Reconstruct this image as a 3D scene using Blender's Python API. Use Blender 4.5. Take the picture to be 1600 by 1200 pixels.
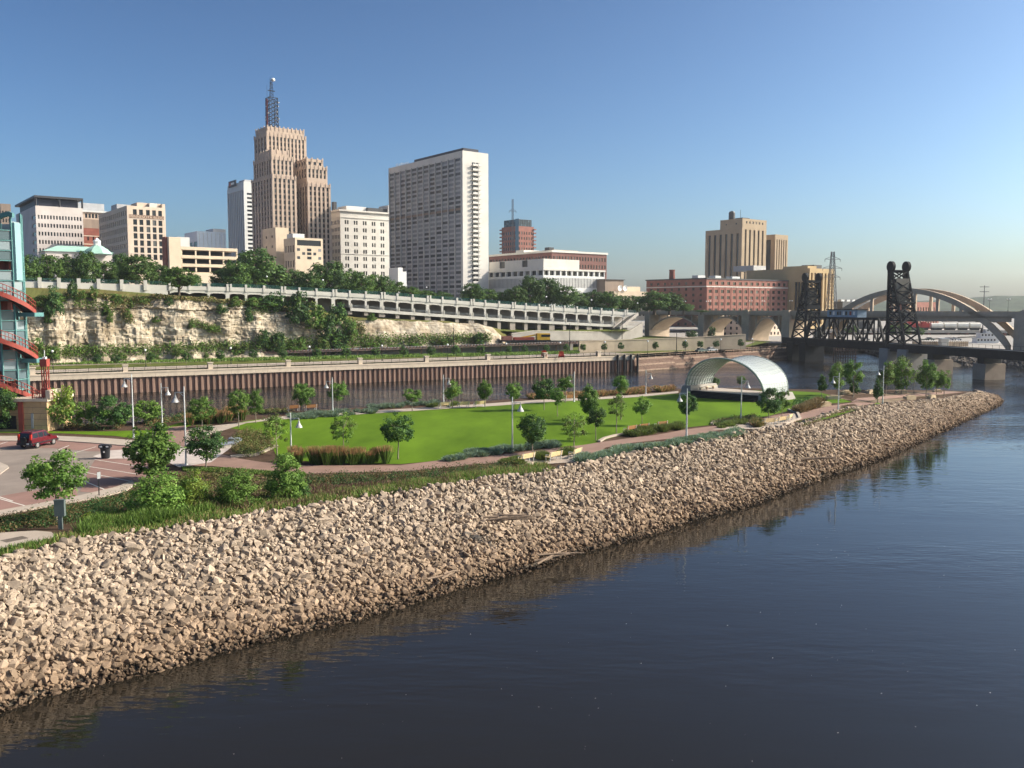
import bpy, bmesh, math, random
import numpy as np
from mathutils import Vector, Matrix, noise as mnoise

random.seed(7); np.random.seed(7)
for _o in list(bpy.data.objects): bpy.data.objects.remove(_o)
scene = bpy.context.scene
COL = scene.collection
R = math.radians

# ------------------------------------------------------------------ camera
CAM_H, FPX, HORIZON = 20.5, 1400.0, 480.0
PITCH = math.atan((600 - HORIZON) / FPX)
cam = bpy.data.cameras.new('camera'); cam_ob = bpy.data.objects.new('camera', cam); COL.objects.link(cam_ob)
cam_ob.location = (0, 0, CAM_H); cam_ob.rotation_euler = (R(90) - PITCH, 0, 0)
cam.sensor_width = 36; cam.lens = 36 * FPX / 1600; cam.clip_start = 0.5; cam.clip_end = 20000
scene.camera = cam_ob

# ------------------------------------------------------------------ sky, sun, exposure
SUN_AZ, SUN_EL = R(6), R(33)        # azimuth measured from +X (image right) towards +Y (away)
world = bpy.data.worlds.new('World'); scene.world = world; world.use_nodes = True
wn = world.node_tree.nodes; wl = world.node_tree.links
bg = wn['Background']; sky = wn.new('ShaderNodeTexSky'); sky.sky_type = 'NISHITA'; sky.sun_disc = False
sky.sun_elevation = SUN_EL; sky.sun_rotation = R(90) - SUN_AZ
sky.altitude = 0; sky.air_density = 0.7; sky.dust_density = 2.4; sky.ozone_density = 1.8
gam = wn.new('ShaderNodeGamma'); gam.inputs['Gamma'].default_value = 1.55
wl.new(sky.outputs['Color'], gam.inputs['Color']); tint = wn.new('ShaderNodeMixRGB'); tint.blend_type = 'MULTIPLY'; tint.inputs['Fac'].default_value = 1; tint.inputs['Color2'].default_value = (.86, 1.0, .95, 1)
wl.new(gam.outputs['Color'], tint.inputs['Color1']); wl.new(tint.outputs['Color'], bg.inputs['Color']); bg.inputs['Strength'].default_value = 0.061
sun = bpy.data.lights.new('sun', 'SUN'); sun.energy = 4.8; sun.angle = R(0.6); sun.color = (1.0, 0.90, 0.77)
sun_ob = bpy.data.objects.new('sun', sun); COL.objects.link(sun_ob)
sd = Vector((math.cos(SUN_EL) * math.cos(SUN_AZ), math.cos(SUN_EL) * math.sin(SUN_AZ), math.sin(SUN_EL)))
sun_ob.rotation_euler = (-sd).to_track_quat('-Z', 'Y').to_euler(); sun_ob.location = (80, 0, 120)
vs = scene.view_settings; vs.view_transform = 'Standard'; vs.look = 'None'; vs.exposure = 0.38; vs.gamma = 1.0
vs.use_curve_mapping = False
cy = scene.cycles; cy.max_bounces = 6; cy.diffuse_bounces = 2; cy.glossy_bounces = 3; cy.transmission_bounces = 4
cy.transparent_max_bounces = 6; cy.volume_bounces = 0; cy.use_denoising = True; cy.use_adaptive_sampling = True
cy.caustics_reflective = False; cy.caustics_refractive = False

# ------------------------------------------------------------------ picture -> place
cp, sp = math.cos(PITCH), math.sin(PITCH)
def ray(px, py):
    a, b = (px - 800) / FPX, (600 - py) / FPX
    return Vector((a, cp + b * sp, -sp + b * cp))
def G(px, py, z=5.5):
    """point of the horizontal plane z seen at a pixel"""
    if 5.45 <= z <= 6.2 and px > 1335: z -= POINT_DROP(px)     # the island falls away towards its tip
    r = ray(px, py); t = (z - CAM_H) / r.z
    return Vector((r.x * t, r.y * t, z))
def POINT_DROP(px): return .9 * (px - 1335) / 65 if px < 1400 else min(2.4, .9 + 1.4 * (px - 1400) / 130)
def V(px, py, Y):
    """point seen at a pixel, Y metres ahead"""
    r = ray(px, py); t = Y / r.y
    return Vector((r.x * t, Y, CAM_H + r.z * t))
def mpp(Y): return Y / FPX
def lerp(a, b, t): return a + (b - a) * t
def interp(x, pts):
    if x <= pts[0][0]: return pts[0][1]
    for (a, b), (c, d) in zip(pts, pts[1:]):
        if x <= c: return b + (d - b) * (x - a) / (c - a)
    return pts[-1][1]

# ------------------------------------------------------------------ mesh and object helpers
class MB:
    def __init__(s): s.v = []; s.f = []; s.m = []
    def face(s, pts, m=0):
        n = len(s.v); s.v += [tuple(p) for p in pts]; s.f.append(tuple(range(n, n + len(pts)))); s.m.append(m)
    def obox(s, c, ax, ay, az, m=0):
        """box with centre c and half-axis vectors"""
        c, ax, ay, az = Vector(c), Vector(ax), Vector(ay), Vector(az); n = len(s.v)
        for k in range(8):
            s.v.append(tuple(c + ax * (1 if k & 1 else -1) + ay * (1 if k & 2 else -1) + az * (1 if k & 4 else -1)))
        for q in ((0, 2, 3, 1), (4, 5, 7, 6), (0, 1, 5, 4), (2, 6, 7, 3), (0, 4, 6, 2), (1, 3, 7, 5)):
            s.f.append(tuple(n + i for i in q)); s.m.append(m)
        return s
    def box(s, x0, x1, y0, y1, z0, z1, m=0):
        return s.obox(((x0 + x1) / 2, (y0 + y1) / 2, (z0 + z1) / 2), ((x1 - x0) / 2, 0, 0), (0, (y1 - y0) / 2, 0), (0, 0, (z1 - z0) / 2), m)
    def bar(s, a, b, w=0.1, h=None, m=0):
        """rectangular bar from a to b"""
        a, b = Vector(a), Vector(b); d = b - a; L = d.length
        if L < 1e-6: return s
        d /= L; up = Vector((0, 0, 1)) if abs(d.z) < .95 else Vector((1, 0, 0))
        x = d.cross(up).normalized(); y = x.cross(d).normalized(); h = w if h is None else h
        return s.obox((a + b) / 2, d * L / 2, x * w / 2, y * h / 2, m)
    def tube(s, pts, rad, seg=8, m=0, cap=True):
        pts = [Vector(p) for p in pts]; n0 = len(s.v)
        rads = rad if isinstance(rad, (list, tuple)) else [rad] * len(pts)
        for i, p in enumerate(pts):
            d = (pts[min(i + 1, len(pts) - 1)] - pts[max(i - 1, 0)]).normalized()
            up = Vector((0, 0, 1)) if abs(d.z) < .9 else Vector((1, 0, 0))
            x = d.cross(up).normalized(); y = x.cross(d)
            for k in range(seg):
                a = 2 * math.pi * k / seg
                s.v.append(tuple(p + (x * math.cos(a) + y * math.sin(a)) * rads[i]))
        for i in range(len(pts) - 1):
            for k in range(seg):
                a, b = n0 + i * seg + k, n0 + i * seg + (k + 1) % seg
                s.f.append((a, b, b + seg, a + seg)); s.m.append(m)
        if cap:
            s.f.append(tuple(n0 + k for k in reversed(range(seg)))); s.m.append(m)
            e = n0 + (len(pts) - 1) * seg; s.f.append(tuple(e + k for k in range(seg))); s.m.append(m)
        return s
    def lathe(s, c, prof, seg=12, m=0):
        c = Vector(c); n0 = len(s.v)
        for r, z in prof:
            for k in range(seg):
                a = 2 * math.pi * k / seg; s.v.append((c.x + r * math.cos(a), c.y + r * math.sin(a), c.z + z))
        for i in range(len(prof) - 1):
            for k in range(seg):
                a, b = n0 + i * seg + k, n0 + i * seg + (k + 1) % seg
                s.f.append((a, b, b + seg, a + seg)); s.m.append(m)
        s.f.append(tuple(n0 + k for k in reversed(range(seg)))); s.m.append(m)
        e = n0 + (len(prof) - 1) * seg; s.f.append(tuple(e + k for k in range(seg))); s.m.append(m)
        return s
    def prism(s, poly, z0, z1, m=0):
        n = len(s.v); k = len(poly)
        s.v += [(p[0], p[1], z0) for p in poly] + [(p[0], p[1], z1) for p in poly]
        s.f.append(tuple(n + i for i in reversed(range(k)))); s.m.append(m)
        s.f.append(tuple(n + k + i for i in range(k))); s.m.append(m)
        for i in range(k):
            j = (i + 1) % k; s.f.append((n + i, n + j, n + k + j, n + k + i)); s.m.append(m)
        return s
    def strip(s, A, B, m=0):
        """quads between two polylines of equal length"""
        for i in range(len(A) - 1): s.face([A[i], A[i + 1], B[i + 1], B[i]], m)
        return s
    def mesh(s, name, mats):
        me = bpy.data.meshes.new(name); me.from_pydata(s.v, [], s.f)
        mats = mats if isinstance(mats, (list, tuple)) else [mats]
        for q in mats: me.materials.append(q)
        if len(mats) > 1: me.polygons.foreach_set('material_index', s.m)
        me.update(); return me
    def build(s, name, mats, parent=None, smooth=False):
        me = s.mesh(name, mats)
        if smooth: me.polygons.foreach_set('use_smooth', [True] * len(me.polygons))
        return link(name, me, parent)

def link(name, me, parent=None, loc=None, rz=None, scale=None):
    o = bpy.data.objects.new(name, me); COL.objects.link(o)
    if parent is not None: o.parent = parent
    if loc is not None: o.location = loc
    if rz is not None: o.rotation_euler = (0, 0, rz)
    if scale is not None: o.scale = scale
    return o
def tag(o, label=None, cat=None, group=None, kind=None):
    if label: o['label'] = label
    if cat: o['category'] = cat
    if group: o['group'] = group
    if kind: o['kind'] = kind
    return o
def thing(name, label, cat, loc=(0, 0, 0), rz=0.0, group=None):
    o = link(name, None, None, loc, rz); return tag(o, label, cat, group)
def copy_tree(o, parent=None):
    c = o.copy(); COL.objects.link(c)
    if parent is not None: c.parent = parent
    for ch in list(o.children): copy_tree(ch, c)
    return c
def np_mesh(name, verts, faces, mats, midx=None, smooth=False, color=None):
    """mesh of equal-sided faces from numpy arrays"""
    me = bpy.data.meshes.new(name); verts = np.asarray(verts, dtype=np.float32); faces = np.asarray(faces, dtype=np.int32)
    nf, k = faces.shape
    me.vertices.add(len(verts)); me.vertices.foreach_set('co', verts.ravel())
    me.loops.add(nf * k); me.loops.foreach_set('vertex_index', faces.ravel())
    me.polygons.add(nf); me.polygons.foreach_set('loop_start', np.arange(0, nf * k, k, dtype=np.int32))
    me.polygons.foreach_set('loop_total', np.full(nf, k, dtype=np.int32))
    for q in (mats if isinstance(mats, (list, tuple)) else [mats]): me.materials.append(q)
    if midx is not None: me.polygons.foreach_set('material_index', np.asarray(midx, dtype=np.int32))
    me.polygons.foreach_set('use_smooth', np.full(nf, smooth, dtype=bool))
    me.update(calc_edges=True); return me

# ------------------------------------------------------------------ materials
def _new(name):
    m = bpy.data.materials.new(name); m.use_nodes = True; nt = m.node_tree
    return m, nt, nt.nodes['Principled BSDF']
def noise_node(nt, scale, detail=4, coord='Object', stretch=None, rough=.6):
    tc = nt.nodes.new('ShaderNodeTexCoord'); n = nt.nodes.new('ShaderNodeTexNoise')
    n.inputs['Scale'].default_value = scale; n.inputs['Detail'].default_value = detail; n.inputs['Roughness'].default_value = rough
    if stretch:
        mp = nt.nodes.new('ShaderNodeMapping'); mp.inputs['Scale'].default_value = stretch
        nt.links.new(tc.outputs[coord], mp.inputs['Vector']); nt.links.new(mp.outputs['Vector'], n.inputs['Vector'])
    else: nt.links.new(tc.outputs[coord], n.inputs['Vector'])
    return n
def ramp(nt, src, stops):
    r = nt.nodes.new('ShaderNodeValToRGB'); e = r.color_ramp.elements
    while len(e) < len(stops): e.new(.5)
    for el, (p, c) in zip(e, stops): el.position = p; el.color = (c[0], c[1], c[2], 1)
    nt.links.new(src, r.inputs['Fac']); return r
def mat(name, col, rough=.85, var=.18, scale=.6, bump=0, bscale=8, metal=0, spec=.3, stretch=None, rnd=0, second=None, bdist=.05):
    """noise-mottled surface; rnd adds a per-object shift, second a second colour for the mottling"""
    m, nt, b = _new(name)
    lo = tuple(c * (1 - var) for c in col); hi = tuple(min(1, c * (1 + var)) for c in col)
    n = noise_node(nt, scale, stretch=stretch)
    r = ramp(nt, n.outputs['Fac'], [(.3, lo), (.7, second or hi)])
    out = r.outputs['Color']
    if rnd:
        oi = nt.nodes.new('ShaderNodeObjectInfo'); gi = nt.nodes.new('ShaderNodeNewGeometry')
        ad = nt.nodes.new('ShaderNodeMath'); ad.operation = 'ADD'
        nt.links.new(oi.outputs['Random'], ad.inputs[0]); nt.links.new(gi.outputs['Random Per Island'], ad.inputs[1])
        fr = nt.nodes.new('ShaderNodeMath'); fr.operation = 'FRACT'; nt.links.new(ad.outputs[0], fr.inputs[0])
        hs = nt.nodes.new('ShaderNodeHueSaturation'); mr = nt.nodes.new('ShaderNodeMapRange')
        mr.inputs['To Min'].default_value = 1 - rnd; mr.inputs['To Max'].default_value = 1 + rnd
        nt.links.new(fr.outputs[0], mr.inputs['Value']); nt.links.new(mr.outputs['Result'], hs.inputs['Value'])
        nt.links.new(out, hs.inputs['Color']); out = hs.outputs['Color']
    nt.links.new(out, b.inputs['Base Color'])
    b.inputs['Roughness'].default_value = rough; b.inputs['Metallic'].default_value = metal
    b.inputs['Specular IOR Level'].default_value = spec
    if bump:
        n2 = noise_node(nt, bscale, 6); bp = nt.nodes.new('ShaderNodeBump'); bp.inputs['Strength'].default_value = bump
        bp.inputs['Distance'].default_value = bdist
        nt.links.new(n2.outputs['Fac'], bp.inputs['Height']); nt.links.new(bp.outputs['Normal'], b.inputs['Normal'])
    return m
def leafmat(name, a, b_, transl=.35):
    """leaves: colour differs leaf by leaf and plant by plant, light passes through"""
    m, nt, b = _new(name)
    gi = nt.nodes.new('ShaderNodeNewGeometry'); oi = nt.nodes.new('ShaderNodeObjectInfo')
    r = ramp(nt, gi.outputs['Random Per Island'], [(0, a), (1, b_)])
    hs = nt.nodes.new('ShaderNodeHueSaturation'); mr = nt.nodes.new('ShaderNodeMapRange')
    mr.inputs['To Min'].default_value = .8; mr.inputs['To Max'].default_value = 1.2
    nt.links.new(oi.outputs['Random'], mr.inputs['Value']); nt.links.new(mr.outputs['Result'], hs.inputs['Value'])
    nt.links.new(r.outputs['Color'], hs.inputs['Color'])
    nt.links.new(hs.outputs['Color'], b.inputs['Base Color']); b.inputs['Roughness'].default_value = .6
    b.inputs['Specular IOR Level'].default_value = .25
    t = nt.nodes.new('ShaderNodeBsdfTranslucent'); mx = nt.nodes.new('ShaderNodeMixShader'); mx.inputs['Fac'].default_value = transl
    nt.links.new(hs.outputs['Color'], t.inputs['Color'])
    nt.links.new(b.outputs[0], mx.inputs[1]); nt.links.new(t.outputs[0], mx.inputs[2])
    nt.links.new(mx.outputs[0], nt.nodes['Material Output'].inputs['Surface']); return m
def glassmat(name, col, lite=None, share=.15, rough=.12, spec=.5):
    """window panes: dark glass, some with pale blinds behind"""
    m, nt, b = _new(name)
    oi = nt.nodes.new('ShaderNodeObjectInfo'); gi = nt.nodes.new('ShaderNodeNewGeometry')
    ad = nt.nodes.new('ShaderNodeMath'); ad.operation = 'ADD'; fr = nt.nodes.new('ShaderNodeMath'); fr.operation = 'FRACT'
    nt.links.new(oi.outputs['Random'], ad.inputs[0]); nt.links.new(gi.outputs['Random Per Island'], ad.inputs[1]); nt.links.new(ad.outputs[0], fr.inputs[0])
    lite = lite or tuple(min(1, c * 4 + .05) for c in col)
    r = ramp(nt, fr.outputs[0], [(0, tuple(c * .6 for c in col)), (1 - share, col), (min(1, 1 - share + .03), lite)])
    nt.links.new(r.outputs['Color'], b.inputs['Base Color']); b.inputs['Roughness'].default_value = rough
    b.inputs['Specular IOR Level'].default_value = spec; return m

M = {}
M['concrete'] = mat('concrete', (.42, .38, .33), var=.12, scale=.5, bump=.2)
M['concrete_tan'] = mat('concrete_tan', (.42, .34, .25), var=.15, scale=.25, bump=.3, bscale=3)
M['concrete_grey'] = mat('concrete_grey', (.33, .30, .27), var=.15, scale=.25, bump=.3, bscale=3)
M['concrete_white'] = mat('concrete_white', (.62, .58, .52), var=.1, scale=.3)
M['white'] = mat('white_paint', (.78, .77, .74), var=.05, scale=.4, rough=.6)
M['steel_dark'] = mat('dark_steel', (.016, .017, .02), var=.3, scale=.8, rough=.65, spec=.2)
M['steel_grey'] = mat('grey_steel', (.35, .36, .37), var=.1, rough=.4, metal=.3)
M['galv'] = mat('galvanised_steel', (.62, .62, .60), var=.08, rough=.45, metal=.2)
M['teal'] = mat('teal_paint', (.105, .235, .23), var=.12, scale=.8, rough=.5)
M['red_paint'] = mat('red_paint', (.29, .06, .045), var=.15, scale=.8, rough=.5)
M['black'] = mat('black_plastic', (.015, .016, .02), var=.15, rough=.5)
M['rubber'] = mat('rubber', (.02, .02, .02), var=.2, rough=.8)
M['glass_dark'] = glassmat('window_glass', (.016, .018, .022), (.12, .12, .115), .10, .15, .35)
M['glass_blind'] = glassmat('window_glass_blinds', (.04, .045, .055), (.20, .205, .215), .45, .3, .4)
M['trunk'] = mat('bark', (.15, .11, .08), var=.25, scale=6, bump=.5, bscale=20)
M['trunk_pale'] = mat('pale_bark', (.27, .22, .17), var=.2, scale=6, bump=.4, bscale=20)
# ================================================================== SETTING
IS_Z = 5.5
# ---- water
def water_mat():
    m, nt, b = _new('river_water')
    b.inputs['Base Color'].default_value = (.0135, .0115, .0085, 1); b.inputs['Roughness'].default_value = .035
    b.inputs['IOR'].default_value = 1.333; b.inputs['Specular IOR Level'].default_value = .5
    tc = nt.nodes.new('ShaderNodeTexCoord')
    mp = nt.nodes.new('ShaderNodeMapping'); mp.inputs['Rotation'].default_value = (0, 0, R(20)); mp.inputs['Scale'].default_value = (.35, 1.0, 1)
    nt.links.new(tc.outputs['Object'], mp.inputs['Vector'])
    n1 = nt.nodes.new('ShaderNodeTexNoise'); n1.inputs['Scale'].default_value = .55; n1.inputs['Detail'].default_value = 3; n1.inputs['Roughness'].default_value = .5
    n2 = nt.nodes.new('ShaderNodeTexNoise'); n2.inputs['Scale'].default_value = .055; n2.inputs['Detail'].default_value = 2
    n3 = nt.nodes.new('ShaderNodeTexNoise'); n3.inputs['Scale'].default_value = 2.2; n3.inputs['Detail'].default_value = 2
    for n in (n1, n2, n3): nt.links.new(mp.outputs['Vector'], n.inputs['Vector'])
    # wind patches: calm and ruffled areas
    pt = ramp(nt, n2.outputs['Fac'], [(.40, (.25, .25, .25)), (.62, (1, 1, 1))])
    mu = nt.nodes.new('ShaderNodeMath'); mu.operation = 'MULTIPLY_ADD'
    nt.links.new(n3.outputs['Fac'], mu.inputs[0]); mu.inputs[1].default_value = .28; nt.links.new(n1.outputs['Fac'], mu.inputs[2])
    m2 = nt.nodes.new('ShaderNodeMath'); m2.operation = 'MULTIPLY'
    nt.links.new(mu.outputs[0], m2.inputs[0]); nt.links.new(pt.outputs['Color'], m2.inputs[1])
    # the side channel is more ruffled by wind than the open reach
    sx = nt.nodes.new('ShaderNodeSeparateXYZ'); nt.links.new(tc.outputs['Object'], sx.inputs[0])
    mr = nt.nodes.new('ShaderNodeMapRange'); mr.inputs['From Min'].default_value = 120; mr.inputs['From Max'].default_value = 190; mr.inputs['To Min'].default_value = .62; mr.inputs['To Max'].default_value = 9.0
    nt.links.new(sx.outputs['Y'], mr.inputs['Value']); m3 = nt.nodes.new('ShaderNodeMath'); m3.operation = 'MULTIPLY'
    nt.links.new(m2.outputs[0], m3.inputs[0]); nt.links.new(mr.outputs['Result'], m3.inputs[1])
    rg = nt.nodes.new('ShaderNodeMapRange'); rg.inputs['From Min'].default_value = 125; rg.inputs['From Max'].default_value = 175; rg.inputs['To Min'].default_value = .035; rg.inputs['To Max'].default_value = .10
    nt.links.new(sx.outputs['Y'], rg.inputs['Value']); nt.links.new(rg.outputs['Result'], b.inputs['Roughness'])
    bp = nt.nodes.new('ShaderNodeBump'); bp.inputs['Strength'].default_value = .6; bp.inputs['Distance'].default_value = .13
    nt.links.new(m3.outputs[0], bp.inputs['Height']); nt.links.new(bp.outputs['Normal'], b.inputs['Normal'])
    return m
M['water'] = water_mat()
mb = MB(); mb.face([(-1500, -300, 0), (2500, -300, 0), (2500, 3500, 0), (-1500, 3500, 0)])
tag(mb.build('river_water', M['water']), kind='structure')

# ---- materials of the grounds
M['lawn'] = mat('lawn_grass', (.086, .162, .005), var=.30, scale=.16, second=(.118, .205, .010), rough=.9, spec=.1, bump=.4, bscale=14, stretch=(1, .35, 1))
M['meadow'] = mat('rough_grass', (.10, .15, .03), var=.35, scale=.25, rough=.95, spec=.05, bump=.7, bscale=5, second=(.15, .15, .045))
M['mulch'] = mat('brown_mulch', (.085, .055, .038), var=.35, scale=1.2, rough=.95, spec=.05, bump=.6, bscale=12)
M['dirt'] = mat('dirt', (.20, .15, .105), var=.25, scale=.4, rough=.95, spec=.05, bump=.4, bscale=6)
M['brick_paving'] = mat('brick_paving', (.25, .155, .12), var=.14, scale=.5, rough=.9, bump=.25, bscale=14)
M['brick_red_bay'] = mat('red_paver_bay', (.25, .145, .118), var=.14, scale=.4, rough=.9, bump=.25, bscale=14)
M['asphalt'] = mat('grey_asphalt', (.235, .19, .16), var=.16, scale=.35, rough=.9, bump=.2, bscale=20)
M['sidewalk'] = mat('pale_concrete_walk', (.40, .33, .27), var=.1, scale=.5, rough=.9, bump=.15)
M['plaza'] = mat('pale_plaza_paving', (.47, .40, .36), var=.16, scale=.9, rough=.9)
M['paint'] = mat('road_paint', (.66, .62, .55), var=.08, scale=3, rough=.8)
M['riprap_bed'] = mat('rubble_bed', (.10, .08, .06), var=.35, scale=2, rough=.95, bump=.8, bscale=5)

# ---- island: top of the stone bank, waterline, north shore (all measured in the picture, unprojected to the ground)
TOP = [(-330, 985), (-150, 925), (0, 878), (130, 848), (250, 834), (360, 815), (407, 806), (470, 799), (540, 786), (610, 776), (700, 762), (762, 751), (832, 745), (890, 732),
       (950, 720), (1000, 708), (1050, 702), (1100, 692), (1155, 680), (1200, 672), (1250, 665), (1312, 642), (1350, 638), (1398, 632), (1472, 625), (1515, 617.5), (1527, 614), (1522, 611)]
WAT = [(-330, 1248), (-150, 1172), (0, 1115), (78, 1087), (140, 1073), (200, 1062), (281, 1041), (360, 1020), (453, 993), (567, 968), (650, 943), (717, 922), (777, 906), (833, 891),
       (917, 862), (1000, 842), (1094, 812), (1187, 788), (1300, 744), (1375, 720), (1450, 688), (1525, 652), (1564, 634), (1569, 626), (1560, 618)]
def resample(P, n):
    P = [Vector(p) for p in P]; d = [0]
    for a, b in zip(P, P[1:]): d.append(d[-1] + (b - a).length)
    out = []; j = 0
    for i in range(n):
        t = d[-1] * i / (n - 1)
        while j < len(P) - 2 and d[j + 1] < t: j += 1
        out.append(P[j].lerp(P[j + 1], (t - d[j]) / (d[j + 1] - d[j])))
    return out
NB = 260
topw = resample([G(x, y, IS_Z) for x, y in TOP], NB); watw = resample([G(x, y, 0) for x, y in WAT], NB)
NORTH = [(1513, 611.5), (1472, 609.5), (1400, 609), (1300, 609), (1240, 608), (1130, 606), (1067, 607), (1000, 612), (952, 617), (837, 621), (780, 625), (675, 631), (575, 636), (480, 641), (400, 645),
         (330, 650), (270, 655), (180, 662), (60, 660), (-120, 664), (-330, 672)]
north = [G(x, y, IS_Z) for x, y in NORTH]
mb = MB(); npx = [(x, y) for x, y in reversed(NORTH)]; cx_ = list(range(-330, 1511, 8)) + [1513]
mb.strip([G(x, interp(x, TOP[:-1]), IS_Z) for x in cx_], [G(x, interp(x, npx), IS_Z) for x in cx_])
mb.face([topw[-1], G(1513, 611.5, IS_Z), G(1513, interp(1513, TOP[:-1]), IS_Z), G(1527, 614, IS_Z)])
nsl = [Vector((p.x - 1.5, p.y + 6.5, -1.0)) for p in north]
mb.strip(north, nsl, 0)
island = tag(mb.build('island_ground', [M['mulch']]), kind='structure')
def sheet(name, px, z, m, kind='structure', dz=0.0):
    mb = MB(); mb.face([G(x, y, IS_Z + z) for x, y in px]); return tag(mb.build(name, M[m]), kind=kind)

LAWN = [(353, 668), (365, 662), (385, 657.5), (425, 653), (455, 651), (520, 648), (585, 644.5), (642, 641), (700, 638.5), (775, 634), (837, 629), (925, 624), (1000, 620), (1060, 615), (1100, 610), (1180, 610), (1237, 611),
        (1280, 613), (1300, 618), (1331, 628), (1300, 630), (1262, 633), (1236, 641), (1200, 650), (1150, 657), (1110, 664), (1070, 668), (1030, 671), (987, 678), (962, 682), (937, 690),
        (912, 696), (860, 699), (800, 703), (760, 708), (715, 716), (660, 722), (625, 725), (540, 724), (470, 720), (432, 712), (426, 700), (428, 690), (415, 678), (380, 672)]
sheet('lawn', LAWN, .03, 'lawn')
sheet('meadow_strip', [(-330, 983), (-150, 923), (0, 876), (130, 846), (250, 832), (360, 813), (407, 804), (470, 797), (540, 784), (610, 774), (700, 760), (762, 749), (832, 743), (830, 738), (700, 748), (560, 765), (400, 775), (240, 785), (90, 840), (0, 850), (-160, 880)], .012, 'meadow')
sheet('verge_grass', [(-160, 850), (0, 808), (90, 793), (165, 781), (210, 768), (240, 772), (180, 790), (90, 806), (0, 830), (-160, 870)], .02, 'meadow')
sheet('verge_lawn', [(-160, 683), (0, 676), (100, 677), (180, 681), (215, 686), (245, 686), (300, 664), (282, 660), (258, 668), (235, 672), (160, 674), (-160, 674)], .02, 'lawn')
sheet('point_lawn', [(1255, 662), (1300, 652), (1345, 638), (1385, 633), (1372, 629), (1330, 637), (1290, 650), (1255, 655)], .06, 'lawn')
# paths
PATH_U = [(300, 700), (340, 708), (372, 716), (410, 722), (480, 727), (625, 727), (710, 716), (782, 711), (850, 702), (912, 695), (940, 690.5), (972, 686), (1025, 679.5), (1071, 671), (1110, 666), (1170, 659), (1205, 650), (1240, 644), (1270, 640), (1297, 634), (1332, 629), (1372, 625), (1400, 622)]
PATH_L = [(285, 728), (330, 728), (360, 731), (410, 736), (480, 740), (635, 736), (720, 728), (782, 722), (880, 717), (925, 712), (947, 699), (987, 692), (1050, 685), (1100, 677), (1125, 672), (1182, 669), (1225, 666), (1252, 656), (1285, 650), (1312, 642), (1345, 634), (1380, 629), (1410, 627)]
def band(name, U, L, z, m):
    mb = MB(); mb.strip([G(x, y, IS_Z + z) for x, y in U], [G(x, y, IS_Z + z) for x, y in L]); return tag(mb.build(name, M[m]), kind='structure')
band('brick_path', PATH_U, PATH_L, .045, 'brick_paving')
band('shore_path', [(262, 672), (300, 669), (357, 662.5), (400, 657), (430, 651), (480, 648), (575, 642), (675, 636), (775, 629.5), (842, 624.5), (925, 621), (1000, 616.5), (1060, 611)],
     [(290, 690), (310, 684), (357, 670), (385, 661), (430, 656), (480, 652), (575, 646.5), (675, 640), (775, 634), (842, 629), (925, 624.5), (1000, 620), (1060, 614)], .06, 'sidewalk')
band('entry_path', [(289, 665), (268, 667), (258, 672), (262, 690)], [(296, 672), (290, 676), (288, 684), (292, 700)], .07, 'brick_paving')
sheet('point_plaza', [(1395, 629), (1420, 622), (1470, 617), (1505, 613), (1490, 611), (1400, 613), (1330, 615), (1300, 620), (1340, 628)], .08, 'dirt')
sheet('point_paving', [(1330, 628), (1365, 625), (1410, 621), (1470, 616), (1505, 613), (1480, 611.5), (1410, 617), (1340, 622)], .12, 'brick_paving')
sheet('bench_terrace', [(795, 722), (830, 726), (900, 722), (928, 713), (900, 709), (830, 714)], .055, 'sidewalk')
sheet('bench_apron', [(1112, 671), (1185, 670), (1226, 666), (1252, 654), (1241, 646), (1222, 652), (1172, 657)], .055, 'sidewalk')
# parking lot
sheet('asphalt', [(-260, 690), (0, 687), (92, 687), (156, 692), (215, 695), (262, 700), (250, 728), (215, 758), (183, 764), (128, 775), (86, 786), (0, 801), (-260, 850)], .03, 'asphalt')
sheet('parking_bays', [(-260, 692), (0, 689), (92, 689), (156, 693.5), (212, 697), (212, 706), (140, 705), (80, 700), (0, 699), (-260, 701)], .04, 'brick_red_bay')
sheet('corner_bays', [(160, 707), (150, 716), (138, 735), (125, 768), (150, 770), (182, 763), (214, 756), (246, 726), (235, 712)], .04, 'brick_red_bay')
sheet('near_bays', [(-260, 815), (0, 775), (45, 767), (118, 760), (122, 775), (86, 784), (0, 799), (-260, 846)], .045, 'brick_red_bay')
sheet('plaza', [(145, 713), (170, 704), (225, 700), (262, 690), (300, 692), (345, 688), (366, 696), (352, 706), (330, 722), (280, 730), (262, 722), (210, 716), (160, 717)], .05, 'plaza')
def kerb(name, U, L, h, m='sidewalk'):
    """raised walk with a real kerb step"""
    mb = MB(); u = [G(x, y, IS_Z + h) for x, y in U]; l = [G(x, y, IS_Z + h) for x, y in L]
    mb.strip(u, l); lo = [Vector((p.x, p.y, IS_Z - .1)) for p in l]; uo = [Vector((p.x, p.y, IS_Z - .1)) for p in u]
    mb.strip(l, lo); mb.strip(uo, u); return tag(mb.build(name, M[m]), kind='structure')
kerb('far_sidewalk', [(-260, 682), (0, 681), (92, 681), (160, 684), (215, 688), (262, 690)], [(-260, 690), (0, 688.5), (92, 688), (156, 692.5), (212, 697), (255, 701)], .12)
kerb('near_sidewalk', [(-260, 845), (0, 797), (80, 782.5), (128, 773), (183, 760), (206, 750)], [(-260, 856), (0, 804), (86, 788), (156, 776), (196, 766), (212, 756)], .12)
kerb('traffic_island', [(-80, 715), (0, 722), (12, 727)], [(-80, 748), (0, 740), (14, 730)], .12)
kerb('corner_walk', [(-200, 872), (0, 832), (55, 829), (80, 831)], [(-200, 905), (0, 857), (50, 848), (88, 838)], .05)
mb = MB()
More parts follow.
